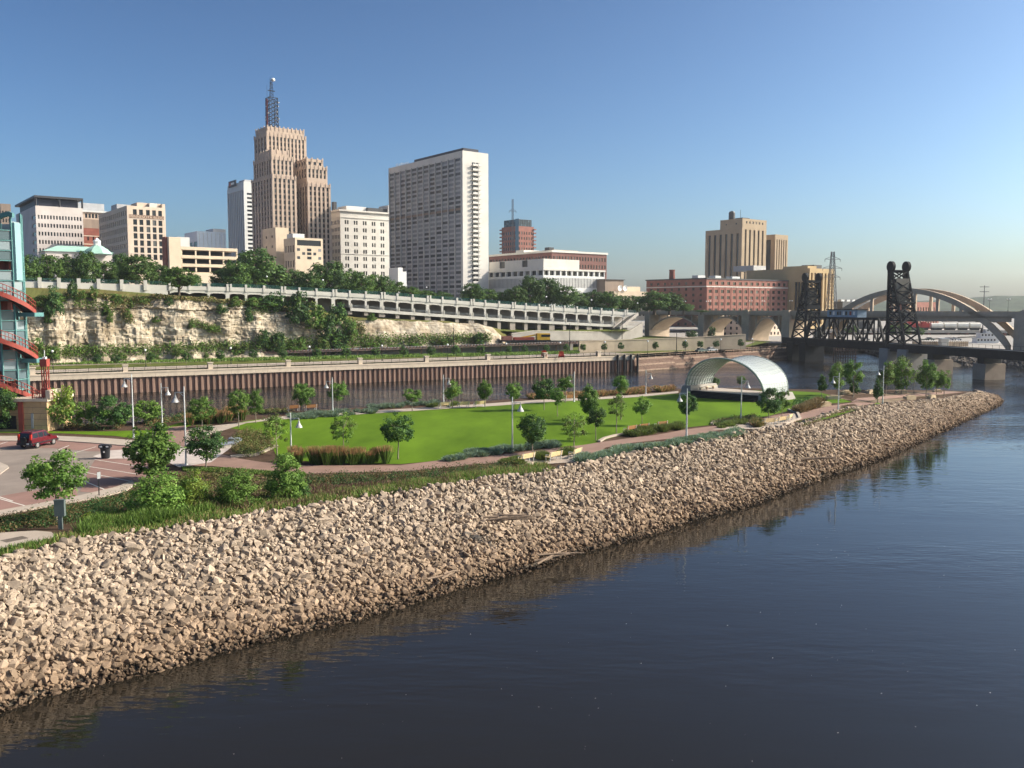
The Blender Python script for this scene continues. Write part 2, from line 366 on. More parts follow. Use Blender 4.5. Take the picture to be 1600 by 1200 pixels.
for a, b in (((0, 694), (12, 690)), ((88, 704), (108, 696)), ((118, 707), (150, 698)), ((-40, 768), (42, 791)), ((128, 750), (166, 766)), ((134, 738), (205, 752)), ((140, 729), (216, 741)), ((148, 718), (226, 730)), ((20, 783), (-60, 757))):
    p, q = G(a[0], a[1], IS_Z + .056), G(b[0], b[1], IS_Z + .056); d = (q - p).normalized(); n = Vector((-d.y, d.x, 0)) * .06
    mb.face([p + n, p - n, q - n, q + n])
tag(mb.build('parking_lines', M['paint']), kind='structure')
M['ballast_dark'] = mat('rusty_iron_grate', (.13, .105, .085), var=.3, scale=5)
mb = MB()      # drain grate set in the corner walk
g0 = G(5, 846, IS_Z + .056); g1 = G(40, 839, IS_Z + .056); d = g1 - g0; n = Vector((-d.y, d.x, 0)).normalized() * .45
mb.face([g0 + n, g0 - n, g1 - n, g1 + n]); mb.build('drain_grate', M['ballast_dark'], island)
# lawn edging stones
mb = MB()
for seg in ([(987, 677.5), (962, 681.5), (945, 686), (936, 691)], [(360, 715), (400, 712), (432, 698)], [(1226, 664), (1250, 655), (1246, 646), (1232, 641)], [(1112, 664), (1116, 660)]):
    P = [G(x, y, IS_Z) for x, y in seg]
    for a, b in zip(P, P[1:]): mb.bar(a + Vector((0, 0, .1)), b + Vector((0, 0, .1)), .35, .25)
tag(mb.build('lawn_edging', M['sidewalk'], island))

# ---- riprap
M['stone'] = mat('limestone_riprap', (.345, .27, .205), var=.22, scale=1.3, rough=.95, spec=.1, bump=.5, bscale=6, rnd=.30)
def silt(m):
    """river silt: stones that floods reach are browner, those at the waterline dark and wet"""
    nt = m.node_tree; b = nt.nodes['Principled BSDF']; src = b.inputs['Base Color'].links[0].from_socket
    g = nt.nodes.new('ShaderNodeNewGeometry'); sx = nt.nodes.new('ShaderNodeSeparateXYZ'); nt.links.new(g.outputs['Position'], sx.inputs[0])
    n = nt.nodes.new('ShaderNodeTexNoise'); n.inputs['Scale'].default_value = .35; nt.links.new(g.outputs['Position'], n.inputs['Vector'])
    a = nt.nodes.new('ShaderNodeMath'); a.operation = 'MULTIPLY_ADD'; nt.links.new(n.outputs['Fac'], a.inputs[0]); a.inputs[1].default_value = 1.6; nt.links.new(sx.outputs['Z'], a.inputs[2])
    d = nt.nodes.new('ShaderNodeMath'); d.operation = 'DIVIDE'; nt.links.new(a.outputs[0], d.inputs[0]); d.inputs[1].default_value = 6.0
    r = ramp(nt, d.outputs[0], [(.12, (.20, .17, .15)), (.24, (.66, .58, .51)), (.5, (.92, .88, .84)), (.85, (1, 1, 1))])
    mx = nt.nodes.new('ShaderNodeMixRGB'); mx.blend_type = 'MULTIPLY'; mx.inputs['Fac'].default_value = 1
    nt.links.new(src, mx.inputs['Color1']); nt.links.new(r.outputs['Color'], mx.inputs['Color2']); nt.links.new(mx.outputs['Color'], b.inputs['Base Color'])
silt(M['stone'])
mb = MB()
mb.strip(topw, [Vector((w.x, w.y, -.4)) for w in watw])
low = [w + (w - t) * .35 - Vector((0, 0, 2.4)) for w, t in zip(watw, topw)]
mb.strip([Vector((w.x, w.y, -.4)) for w in watw], low)
bank = tag(mb.build('riprap_bank', M['riprap_bed']), kind='structure')
def stone_shape(seed):
    rr = random.Random(seed); bm = bmesh.new()
    a, b, c = rr.uniform(.85, 1.2), rr.uniform(.7, 1.0), rr.uniform(.55, .85); pw = rr.uniform(2.6, 4.5)
    for k in range(16):
        d = [rr.gauss(0, 1) for _ in range(3)]; L = sum(abs(x) ** pw for x in d) ** (1 / pw); j = rr.uniform(.88, 1.06)
        bm.verts.new((d[0] / L * a * .5 * j, d[1] / L * b * .5 * j, d[2] / L * c * .5 * j))
    bmesh.ops.convex_hull(bm, input=bm.verts)
    for v in [v for v in bm.verts if not v.link_faces]: bm.verts.remove(v)
    bmesh.ops.triangulate(bm, faces=bm.faces)
    me = bpy.data.meshes.new('stone'); bm.to_mesh(me); bm.free(); me.materials.append(M['stone']); return me
shapes = [stone_shape(i) for i in range(40)]
sv = []; sf = []
for me in shapes:
    v = np.empty(len(me.vertices) * 3, np.float32); me.vertices.foreach_get('co', v); sv.append(v.reshape(-1, 3))
    f = np.empty(len(me.polygons) * 3, np.int32); me.polygons.foreach_get('vertices', f); sf.append(f.reshape(-1, 3))
rr = random.Random(3); stones = []
def bank_pt(u, v):
    i = min(int(u * (NB - 1)), NB - 2); f = u * (NB - 1) - i
    t = topw[i].lerp(topw[i + 1], f); w = watw[i].lerp(watw[i + 1], f)
    return t.lerp(Vector((w.x, w.y, -.25)), v)
Ltop = sum((a - b).length for a, b in zip(watw, watw[1:]))
for layer in range(2):
    u = 0.0
    while u < 1:
        p0, p1 = bank_pt(u, .5), bank_pt(u, 1.0); wid = (bank_pt(u, 0) - p1).length
        near = max(.8, p0.length / 62); step = min(.46, .245 * near) * (1 if layer == 0 else 1.25)
        nv = max(3, int(wid * 1.06 / step))
        for k in range(nv):
            vv = (k + rr.uniform(-.45, .45)) / (nv - 1); uu = u + rr.uniform(-.5, .5) * step / Ltop
            if not 0 < uu < 1: continue
            p = bank_pt(min(max(uu, 0), .9999), max(-.03, min(1.06, vv)))
            s = min(.85, max(.18, rr.lognormvariate(-1.0, .38)))
            if layer == 1: p.z += .15
            if vv > .9: s *= rr.uniform(.45, .8)
            p.z += rr.uniform(-.10, .13) + (0.08 if vv < .04 else 0)
            stones.append((p, s, rr.randrange(40), rr.random()))
        u += step / Ltop
def rot(rx, ry, rz): return Matrix.Rotation(rz, 3, 'Z') @ Matrix.Rotation(ry, 3, 'Y') @ Matrix.Rotation(rx, 3, 'X')
def seen_size(q):
    p = q[0]; x = p.x / max(p.y, 1) * FPX + 800; y = HORIZON + (CAM_H - p.z) / max(p.y, 1) * FPX
    return q[1] / max(p.y, 1) if (10 < x < 1590 and y < 1190) else 0
stones.sort(key=lambda q: -seen_size(q))
AV = []; AF = []; nb = 0
for i, (p, s, k, r) in enumerate(stones):
    rx, ry, rz = rr.gauss(0, .45) + .3, rr.gauss(0, .45), rr.uniform(0, 6.283)
    sc3 = (s * rr.uniform(.85, 1.2), s * rr.uniform(.85, 1.15), s * rr.uniform(.8, 1.15))
    if i < 298:
        o = link('stone', shapes[k], bank, p); o.rotation_euler = (rx, ry, rz); o.scale = sc3
    else:
        m = np.array(rot(rx, ry, rz)); AV.append((sv[k] * np.array(sc3, np.float32)) @ m.T.astype(np.float32) + np.array(p, np.float32)); AF.append(sf[k] + nb); nb += len(sv[k])
o = link('stones', np_mesh('stones', np.concatenate(AV), np.concatenate(AF), M['stone']), bank); tag(o, kind='stuff')
print('STONES', len(stones))

# ---- north bank terrain
W0 = Vector((-63, 230, 0)); WD = Vector((.8725, .4886, 0)); WN = Vector((-.4886, .8725, 0))
def wp(s, n, z): q = W0 + WD * s + WN * n; return Vector((q.x, q.y, z))
S0, S1 = -120, 118.5
NBZ = 5.4
mb = MB()
mb.face([wp(S0, .2, NBZ), wp(S1, .2, NBZ), wp(S1 + 60, 16, NBZ), wp(S1 + 120, 60, NBZ), wp(S1 + 120, 260, NBZ), wp(S0, 160, NBZ)])
tag(mb.build('north_bank_ground', M['meadow']), kind='structure')
mb = MB(); mb.strip([wp(s, 1.3, NBZ + .03) for s in (S0, 0, S1)], [wp(S0, 11, NBZ + .03), wp(0, 11.5, NBZ + .03), wp(S1, 15, NBZ + .03)])
tag(mb.build('promenade', M['sidewalk']), kind='structure')
mb = MB(); mb.face([wp(S1 - 45, 16, NBZ + .05), wp(S1 + 60, 17, NBZ + .05), wp(S1 + 110, 60, NBZ + .05), wp(S1 - 45, 21, NBZ + .05)])
tag(mb.build('river_road', M['asphalt']), kind='structure')
M['ballast'] = mat('railway_ballast', (.25, .2, .16), var=.3, scale=1.2, rough=.95, bump=.5, bscale=8)
mb = MB(); mb.strip([wp(s, 27 + max(0, s) * .10, NBZ + .03) for s in (S0, -20, 30, 95)], [wp(s, 36 + max(0, s) * .10, NBZ + .03) for s in (S0, -20, 30, 95)])
tag(mb.build('railway_bed', M['ballast']), kind='structure')

# ---- cliff
CLIFF = [(-140, 214), (-60, 224), (30, 235), (200, 250), (400, 270), (560, 287), (640, 297), (700, 304), (770, 311), (800, 316)]
CTOP = [(-140, 458), (20, 464), (60, 476), (110, 465), (140, 462), (200, 470), (260, 466), (330, 470), (420, 478), (470, 490), (530, 502), (560, 502), (600, 499), (700, 504), (760, 506), (782, 512), (800, 528)]
def cliff_xy(px):
    d = interp(px, CLIFF); r = ray(px, 480); return r.x * d / r.y, d
NU, NVV = 420, 54
CV = np.zeros((NU + 1, NVV + 1, 3), np.float32)
for i in range(NU + 1):
    px = lerp(-140, 800, i / NU); x, y = cliff_xy(px); ztop = CAM_H + (480 - interp(px, CTOP)) * y / FPX
    ztop += 1.0 * mnoise.noise(Vector((px * .05, 0, 3)))
    right = min(1, max(0, (px - 500) / 120))
    for j in range(NVV + 1):
        v = j / NVV; z = lerp(NBZ - .3, ztop, v); s = px * .19
        c1 = mnoise.cell(Vector((s * .16 + .6 * mnoise.noise(Vector((z * .3, s * .05, 0))), z * .06, 0)))
        big = mnoise.noise(Vector((s * .07, z * .035, 5))) * 3.0
        med = mnoise.noise(Vector((s * .28, z * .05, 9))) * 1.0
        ridge = -abs(mnoise.noise(Vector((s * .22, z * .03, 14)))) * 1.7
        lz = z * .55 + .5 * mnoise.noise(Vector((s * .06, 0, 2)))
        led = (mnoise.cell(Vector((0, math.floor(lz), 7))) - .5) * (.8 - .5 * right) * (.35 + .65 * min(1, max(0, (v - .45) * 4)))
        led2 = (mnoise.cell(Vector((math.floor(s * .5), math.floor(lz * 1.9), 3))) - .5) * (.30 - .15 * right)
        fine = mnoise.noise(Vector((s * 1.1, z * 1.3, 21))) * .30
        off = big + med + ridge + led + led2 + fine + (c1 - .5) * .35
        lean = v * 2.6 + max(0, v - .82) * 14                         # weathers back towards the top
        talus = -max(0, .16 - v) * 16
        if right > 0:                                                 # rounded white buttresses on the right
            off = lerp(off, 1.5 * abs(math.sin(s * .30 + .4)) - .6 + fine * .8 + led * .6, right * .75); lean = lerp(lean, v * v * 5.5, right)
        q = Vector((x, y, 0)) + WN * (off + lean + talus)
        CV[i, j] = (q.x, q.y, z)
idx = np.arange((NU + 1) * (NVV + 1)).reshape(NU + 1, NVV + 1)
F = np.stack([idx[:-1, :-1], idx[1:, :-1], idx[1:, 1:], idx[:-1, 1:]], -1).reshape(-1, 4)
def cliff_mat():
    m, nt, b = _new('limestone_cliff')
    n = noise_node(nt, .16, 6, stretch=(1, 1, 1.6)); n2 = noise_node(nt, .7, 6, stretch=(1, 1, .35)); n3 = noise_node(nt, .35, 5, stretch=(.5, .5, 6))
    r = ramp(nt, n.outputs['Fac'], [(.30, (.27, .21, .14)), (.45, (.37, .305, .225)), (.58, (.50, .43, .335)), (.72, (.42, .34, .23))])
    mx = nt.nodes.new('ShaderNodeMixRGB'); mx.blend_type = 'MULTIPLY'; mx.inputs['Fac'].default_value = .75
    r2 = ramp(nt, n2.outputs['Fac'], [(.32, (.45, .43, .40)), (.52, (1, 1, 1))])
    nt.links.new(r.outputs['Color'], mx.inputs['Color1']); nt.links.new(r2.outputs['Color'], mx.inputs['Color2'])
    m3 = nt.nodes.new('ShaderNodeMixRGB'); m3.blend_type = 'MULTIPLY'; m3.inputs['Fac'].default_value = .6
    r3 = ramp(nt, n3.outputs['Fac'], [(.36, (.5, .45, .4)), (.46, (1, 1, 1))])
    nt.links.new(mx.outputs['Color'], m3.inputs['Color1']); nt.links.new(r3.outputs['Color'], m3.inputs['Color2'])
    nt.links.new(m3.outputs['Color'], b.inputs['Base Color']); b.inputs['Roughness'].default_value = .95; b.inputs['Specular IOR Level'].default_value = .1
    bp = nt.nodes.new('ShaderNodeBump'); bp.inputs['Strength'].default_value = .8; bp.inputs['Distance'].default_value = .3
    nt.links.new(n2.outputs['Fac'], bp.inputs['Height']); nt.links.new(bp.outputs['Normal'], b.inputs['Normal']); return m
M['cliff'] = cliff_mat()
cliff = link('limestone_cliff', np_mesh('limestone_cliff', CV.reshape(-1, 3), F, M['cliff'])); tag(cliff, kind='structure')

# ---- the roadway line of the viaduct, and the ground between cliff and roadway
def via_d(px): return 335 / (1 - .56 * (px - 800) / FPX)
VTOP = [(-300, 444), (27, 440), (150, 442.5), (240, 445), (300, 447), (400, 450), (600, 461), (800, 476), (900, 482.5), (995, 489)]
def via_pt(px, dy=0, back=0.0):
    d = via_d(px); p = V(px, interp(px, VTOP) + dy, d); return p + WN * back
M['dry_grass'] = mat('dry_grass', (.20, .16, .06), var=.35, scale=.15, rough=.95, spec=.05, bump=.9, bscale=2, second=(.10, .12, .035))
mb = MB(); A = []; B = []; Cc = []
for i in range(0, NU + 1, 3):
    px = lerp(-140, 800, i / NU); t = Vector(CV[i, NVV]); A.append(t)
    q = via_pt(px); zz = interp(px, [(-140, 26.5), (150, 25.8), (300, 23.8), (420, 21.8), (560, 17), (700, 15.5), (800, 11.5)])
    B.append(Vector((q.x, q.y, max(t.z - 1.5, zz)))); Cc.append(Vector((q.x, q.y, B[-1].z)) + WN * 12)
mid = [a.lerp(b, .5) + Vector((0, 0, .5 * mnoise.noise(Vector((i * .3, 0, 0))))) for i, (a, b) in enumerate(zip(A, B))]
mb.strip(A, mid); mb.strip(mid, B); mb.strip(B, Cc)
tag(mb.build('cliff_top_slope', M['dry_grass']), kind='structure')
# right of the cliff: slope under the viaduct down to the retaining wall
mb = MB(); pxs = [780, 830, 880, 930, 985]
A = [V(p, interp(p, [(780, 517), (830, 519), (985, 517), (1060, 505)]), via_d(p) - 9) for p in pxs]; B = [via_pt(p) for p in pxs]
B = [Vector((b.x, b.y, a.z + 1.0)) + WN * 10 for a, b in zip(A, B)]
mb.strip(A, B); tag(mb.build('viaduct_slope', M['meadow']), kind='structure')

# ---- downtown plateau
PZ = [(-500, 27.2), (150, 26.5), (300, 25.5), (600, 23), (800, 20), (990, 17.6)]
mb = MB(); A = []; B = []
for px in (-500, -200, 0, 150, 300, 450, 600, 800, 990):
    d = via_d(px); r = ray(px, 480); z = interp(px, PZ); A.append(Vector((r.x * d / r.y, d, z)) + WN * 10); B.append(Vector((A[-1].x * 3.4, 1050, min(z, 22))))
mb.strip(A, B); low_ = [Vector((p.x, p.y, p.z - 16)) for p in A]; mb.strip(low_, A)
tag(mb.build('downtown_ground', M['concrete_grey']), kind='structure')

mb = MB(); mb.face([(30, 392, 4.6), (150, 400, 4.6), (420, 640, 4.6), (420, 1040, 4.6), (-40, 1040, 4.6), (-40, 520, 4.6)])
tag(mb.build('lower_town_ground', M['concrete_grey']), kind='structure')
# ---- the far bank on the right, beyond the rail bridge
mb = MB(); FB = [G(1245, 549, 0), G(1300, 549, 0), G(1345, 548, 0), G(1385, 560, 0), G(1400, 571, 0), G(1480, 573, 0), G(1560, 574, 0), G(1640, 578, 0), G(1900, 600, 0)]
inn = [Vector((p.x + 2, p.y + 9, 3.8)) for p in FB]; back = [Vector((p.x * 4, p.y * 4, 5)) for p in inn]
mb.strip(FB, inn, 1); mb.strip(inn, back, 0)
tag(mb.build('far_bank_ground', [M['concrete_grey'], M['riprap_bed']]), kind='structure')
shore = MB(); rr2 = random.Random(8)
AV = []; AF = []; nb = 0
for k in range(700):
    t = rr2.uniform(2.2, 6.9); i = int(t); p = FB[i].lerp(FB[i + 1], t - i).lerp(inn[i].lerp(inn[i + 1], t - i), rr2.uniform(0, 1.05)); kk = rr2.randrange(40); s = rr2.uniform(.7, 2.0)
    m = np.array(rot(rr2.uniform(0, 6), rr2.uniform(0, 6), rr2.uniform(0, 6)), np.float32); AV.append(sv[kk] * s @ m.T + np.array(p, np.float32)); AF.append(sf[kk] + nb); nb += len(sv[kk])
M['dark_stone'] = mat('dark_wet_stone', (.13, .11, .095), var=.3, scale=1.0, rough=.9, bump=.5, rnd=.3)
tag(link('bank_rubble', np_mesh('bank_rubble', np.concatenate(AV), np.concatenate(AF), M['dark_stone'])), 'dark rubble heaped along the far shore under the arch bridge', 'rubble', kind='stuff')
# far hills
M['hill'] = mat('wooded_hill', (.045, .062, .03), var=.4, scale=.02, rough=.95, spec=.05, bump=1, bscale=.12)
def hills(name, Y0, x0, x1, prof, depth=500, nx=160):
    g = []; fx = []
    for j in range(7):
        v = j / 6
        for i in range(nx + 1):
            x = lerp(x0, x1, i / nx); px = x / Y0 * FPX + 800; h = CAM_H + (HORIZON - interp(px, prof)) * Y0 / FPX
            n = mnoise.fractal(Vector((x * .012, v * 4, 1)), 1, 2, 5) * h * .10
            g.append((x * (1 + v * .2), Y0 + depth * v, lerp(2, h, math.sin(min(1, v * 1.1) * math.pi / 2)) + n * min(1, v * 3)))
    ix = np.arange(7 * (nx + 1)).reshape(7, nx + 1)
    f = np.stack([ix[:-1, :-1], ix[:-1, 1:], ix[1:, 1:], ix[1:, :-1]], -1).reshape(-1, 4)
    return tag(link(name, np_mesh(name, np.array(g), f, M['hill'])), kind='structure')
hills('wooded_hills', 2300, 300, 3400, [(900, 482), (1000, 478), (1230, 474), (1330, 470), (1450, 468), (1500, 466), (1530, 462), (1560, 459), (1600, 460), (1750, 455), (2200, 450), (2900, 455)])
hills('western_hills', 2500, -2400, 300, [(-700, 470), (0, 470), (400, 474), (800, 477), (970, 482)])
# ================================================================== BUILDINGS
UL, UR = Vector((-.61, .7924, 0)), Vector((.7924, .61, 0))       # the street grid: away to the left, away to the right
def solve_len(C, u, px, z):
    """how far from C along u the pixel column px lies"""
    k = (px - 800) / FPX; a = C.x - k * (C.y * cp - (z - CAM_H) * sp)
    return -a / (u.x - k * u.y * cp)
class Bld:
    def __init__(s, name, label, cat, pxc, Y, group=None):
        s.C = V(pxc, 430, Y); s.C.z = 0; s.root = thing(name, label, cat, (s.C.x, s.C.y, 0), group=group)
        s.wins = []; s.Y = Y; s.cache = {}
    def ztop(s, py, Y=None): return V(800, py, Y or s.Y).z
    def add_windows(s, maxn=300):
        ws = sorted(s.wins, key=lambda w: -(w[3] * w[4]) / max(1, w[0].y)); solo, rest = ws[:maxn], ws[maxn:]
        for (p, u, n, w, h, m, nm) in solo:
            key = (round(w, 2), round(h, 2), m.name, nm)
            if key not in s.cache:
                mb = MB().box(-w / 2, w / 2, -.05, .05, -h / 2, h / 2); s.cache[key] = mb.mesh(nm, m)
            o = link(nm, s.cache[key], s.root, p - s.C, math.atan2(u.y, u.x))
        if rest:
            mb = MB()
            for (p, u, n, w, h, m, nm) in rest: mb.obox(p - s.C, u * w / 2, n * .05, (0, 0, h / 2))
            tag(mb.build('windows', rest[0][5], s.root), kind='stuff')
    def face(s, mb, P, u, W, z0, z1, f, nrm, mat_i=0):
        """a wall of width W from P along u, with recessed openings in columns and rows"""
        u = Vector(u); up = Vector((0, 0, 1)); H = z1 - z0; P = Vector((P.x, P.y, z0)) - Vector((s.C.x, s.C.y, 0))
        if not f or W <= .5: mb.face([P, P + u * W, P + u * W + up * H, P + up * H], mat_i); return
        xs, zs = f['xs'](W), f['zs'](H); dep = f.get('depth', .35); gm = f.get('mat', M['glass_dark']); nm = f.get('name', 'window')
        xc = [0] + [q for a in xs for q in a] + [W]; zc = [0] + [q for a in zs for q in a] + [H]
        at = lambda a, b, d=0.0: P + u * a + up * b - nrm * d
        for i in range(0, len(xc) - 1, 2):                      # piers, full height
            if xc[i + 1] - xc[i] > 1e-3: mb.face([at(xc[i], 0), at(xc[i + 1], 0), at(xc[i + 1], H), at(xc[i], H)], mat_i)
        for i in range(1, len(xc) - 1, 2):
            a, b = xc[i], xc[i + 1]
            for j in range(0, len(zc) - 1, 2):                  # spandrels, may be set back and of another material
                if zc[j + 1] - zc[j] > 1e-3:
                    sb = f.get('spandrel_back', 0) if 0 < j < len(zc) - 2 else 0; mi = f.get('spandrel', mat_i) if 0 < j < len(zc) - 2 else mat_i
                    mb.face([at(a, zc[j], sb), at(b, zc[j], sb), at(b, zc[j + 1], sb), at(a, zc[j + 1], sb)], mi)
            for j in range(1, len(zc) - 1, 2):
                c, d = zc[j], zc[j + 1]
                mb.face([at(a, c), at(a, c, dep), at(a, d, dep), at(a, d)], mat_i); mb.face([at(b, c), at(b, d), at(b, d, dep), at(b, c, dep)], mat_i)
                mb.face([at(a, c), at(b, c), at(b, c, dep), at(a, c, dep)], mat_i); mb.face([at(a, d), at(a, d, dep), at(b, d, dep), at(b, d)], mat_i)
                s.wins.append((at((a + b) / 2, (c + d) / 2, dep + .04) + Vector((s.C.x, s.C.y, 0)), u, nrm, b - a, d - c, gm, nm))
    def block(s, C, L, Rr, z0, z1, mats, fL=None, fR=None, name='wall', parapet=0.0, roof=True, fB=None):
        """a block whose near corner is C: left face along UL (length L), right face along UR (length Rr)"""
        mb = MB(); nR = Vector((UR.y, -UR.x, 0)); nL = Vector((-UL.y, UL.x, 0))
        s.face(mb, C, UR, Rr, z0, z1, fR, nR); s.face(mb, C + UL * L, -UL, L, z0, z1, fL, nL)
        s.face(mb, C + UR * Rr, UL, L, z0, z1, fB, -nL); s.face(mb, C + UR * Rr + UL * L, -UR, Rr, z0, z1, None, -nR)
        if roof:
            z = z1 - parapet; q = [C, C + UR * Rr, C + UR * Rr + UL * L, C + UL * L]; o = Vector((s.C.x, s.C.y, 0))
            mb.face([Vector((p.x - o.x, p.y - o.y, z)) for p in q], 0)
        return mb.build(name, mats, s.root)
    def slab(s, C, L, Rr, z0, z1, m, name, over=0.0):
        o = Vector((s.C.x, s.C.y, 0)); c = C - o + UL * (L / 2) + UR * (Rr / 2); c = Vector((c.x, c.y, (z0 + z1) / 2))
        return MB().obox(c, UR * (Rr / 2 + over), UL * (L / 2 + over), (0, 0, (z1 - z0) / 2)).build(name, m, s.root)
    def at(s, C, a, b): return C + UR * a + UL * b
def cols(n, frac=.5, ml=.06, mr=.06):
    def f(W):
        a, b = ml * W, W - mr * W; p = (b - a) / n
        return [(a + p * (i + .5 - frac / 2), a + p * (i + .5 + frac / 2)) for i in range(n)]
    return f
def pairs(n, frac=.28, gap=.1, ml=.03, mr=.03):
    def f(W):
        a, b = ml * W, W - mr * W; p = (b - a) / n; r = []
        for i in range(n):
            c = a + p * (i + .5); r += [(c - p * (gap / 2 + frac), c - p * gap / 2), (c + p * gap / 2, c + p * (gap / 2 + frac))]
        return r
    return f
def rows(n, frac=.5, mb_=.05, mt=.05):
    def f(H):
        a, b = mb_ * H, H - mt * H; p = (b - a) / n
        return [(a + p * (i + .5 - frac / 2), a + p * (i + .5 + frac / 2)) for i in range(n)]
    return f
def F(nc, nr, cf=.5, rf=.5, ml=.06, mr=.06, mb_=.05, mt=.05, **k):
    d = dict(xs=cols(nc, cf, ml, mr), zs=rows(nr, rf, mb_, mt)); d.update(k); return d

M['pink_stone'] = mat('pale_pink_stone', (.60, .53, .49), var=.1, scale=.12)
M['grey_stone'] = mat('grey_stone', (.42, .38, .36), var=.14, scale=.12)
M['bronze_roof'] = mat('dark_roof_metal', (.05, .05, .055), var=.1, rough=.5)
M['red_brick'] = mat('red_brick', (.21, .07, .05), var=.18, scale=.4)
M['brown_brick'] = mat('brown_red_brick', (.26, .11, .085), var=.16, scale=.3)
M['pale_brick'] = mat('cream_brick', (.60, .48, .38), var=.1, scale=.2)
M['tan_stone'] = mat('tan_limestone', (.46, .355, .28), var=.12, scale=.15)
M['tan_dark'] = mat('weathered_tan_limestone', (.25, .19, .15), var=.15, scale=.3, stretch=(1, 1, .15))
M['beige'] = mat('beige_concrete', (.58, .47, .35), var=.1, scale=.15)
M['ivory'] = mat('ivory_stone', (.59, .56, .515), var=.08, scale=.15)
M['dark_brown_brick'] = mat('dark_brown_brick', (.17, .08, .068), var=.16, scale=.3)
M['white_panel'] = mat('white_panel', (.58, .575, .56), var=.05, scale=.2, rough=.6)
M['steel_panel'] = mat('pale_blue_metal_panel', (.55, .60, .66), var=.05, rough=.4)
M['grey_panel'] = mat('grey_panel', (.40, .40, .41), var=.12, scale=.3, rough=.6)
M['fin'] = mat('pale_concrete_fin', (.55, .53, .50), var=.06)
M['copper_green'] = mat('green_copper', (.33, .52, .43), var=.12, scale=.4, rough=.7)
M['navy'] = mat('navy_metal', (.018, .02, .035), var=.2, rough=.5)
M['yellow_stone'] = mat('ochre_stone', (.43, .31, .165), var=.1, scale=.12)
M['blue_glass'] = glassmat('blue_tower_glass', (.02, .055, .09), (.06, .12, .17), .3, .08)

# --- 1 pale pink office with the dark roof canopy
b = Bld('office_building', 'pale pink stone office block with a dark flat canopy roof on thin posts', 'building', 60, 520)
C = b.C.copy(); L = 64; W = solve_len(C, UR, 131, 60); zt = b.ztop(321)
row7 = lambda H: [(H - 6.3 - 4.75 * k - 1.1, H - 6.3 - 4.75 * k + 1.1) for k in reversed(range(7))]
b.block(C, L, W, 22, zt, [M['pink_stone']], dict(xs=lambda W_: [(W_ * .02, W_ * .17), (W_ * .80, W_ * .985)], zs=row7, depth=.4), dict(xs=cols(15, .55, .03, .02), zs=row7, depth=.4))
b.slab(C + UL * 2 + UR * 2, L - 4, W - 4, zt, zt + 4.2, M['navy'], 'attic_glazing')
b.slab(C, L, W, zt + 4.6, zt + 5.8, M['bronze_roof'], 'roof', .4)
for a in (0, .5, 1):
    q = C + UR * (W * a * .98 + .2) - Vector((b.C.x, b.C.y, 0)); MB().box(q.x - .4, q.x + .4, q.y, q.y + .8, zt, zt + 4.6).build('post', M['bronze_roof'], b.root)
b.slab(C + UL * 20 + UR * 8, 12, 10, zt + 5.8, zt + 7.6, M['bronze_roof'], 'roof_plant'); b.add_windows()
# --- tan block at the far left edge
b = Bld('distant_office', 'tan block cut off by the left edge, behind the pink office', 'building', 6, 640)
b.block(b.C, 40, solve_len(b.C, UR, 19, 70), 22, b.ztop(318), [M['tan_dark']], F(5, 12), F(3, 12, .5, .5)); b.add_windows()
# --- brick block between the offices
b = Bld('brick_office', 'narrow dark red brick block with pale cornice between the pink office and the painted-sign building', 'building', 133, 560)
W = solve_len(b.C, UR, 178, 60); zt = b.ztop(331)
zc_ = b.ztop(356)
b.block(b.C, 26, W, 22, zc_, [M['red_brick']], None, F(5, 6, .3, .45)); b.block(b.C - UR * .05 - UL * .05, 26, W + .1, zc_, b.ztop(342), [M['tan_dark']], None, None, 'upper_wall', roof=False)
b.block(b.C, 26, W, b.ztop(342), zt, [M['tan_stone']], None, F(8, 1, .7, .7), 'attic'); b.slab(b.C, 26, W, zt, zt + 1.0, M['white_panel'], 'cornice', .9)
b.slab(b.C + UL * 10 - UR * 2, 16, 17, zt + 1, b.ztop(314), M['grey_panel'], 'penthouse')
for zz in (b.ztop(369), b.ztop(382)): b.slab(b.C - UL * .06, 25, W, zz, zz + .6, M['tan_stone'], 'stone_band', .1)
b.add_windows()
# --- the building with the painted wall sign
b = Bld('painted_sign_building', 'cream brick building with MINNESOTA BLDG painted across its sunlit wall', 'building', 202, 480)
C = b.C.copy(); L = solve_len(C, UL, 155, 65); L = min(max(L, 20), 75); W = solve_len(C, UR, 259, 65); zt = b.ztop(321); z0 = 24
H = zt - z0
b.block(C, L, W, z0, zt, [M['pale_brick'], M['pink_stone']], F(14, 11, .5, .62, .01, .01, .02, .03, depth=.5), dict(xs=lambda W_: [(W_ * t - 1.0, W_ * t + 1.0) for t in (.20, .36, .54, .70, .86)], zs=lambda H_: [(H_ - d - 3.4 / 1.75, H_ - d + 1.6 / 1.75) for d in reversed((2.6, 7.9, 11.6, 15.2, 18.9, 22.6, 26.2))], depth=.4))
b.slab(C + UL * 3 + UR * 6, 12, 14, zt, zt + 2.3, M['pale_brick'], 'penthouse'); b.slab(C + UR * (W - 1.6), 3, 1.6, zt, zt + 2, M['pale_brick'], 'chimney'); b.slab(C + UR * (W * .6) + UL * 1, 4, 4, zt, zt + 2.2, M['ivory'], 'roof_hut')
b.slab(C + UL * 20, 12, 12, zt, zt + 2.6, M['grey_panel'], 'roof_plant')
for k in range(6):
    zz = zt - 5.6 - 3.67 * k - 1.0; MB().obox(C + UR * W / 2 - Vector((b.C.x, b.C.y, 0)) + Vector((UR.y, -UR.x, 0)) * .06 + Vector((0, 0, zz - .0)), UR * W * .47, Vector((UR.y, -UR.x, 0)) * .05, (0, 0, .09)).build('stone_band', M['pink_stone'], b.root)
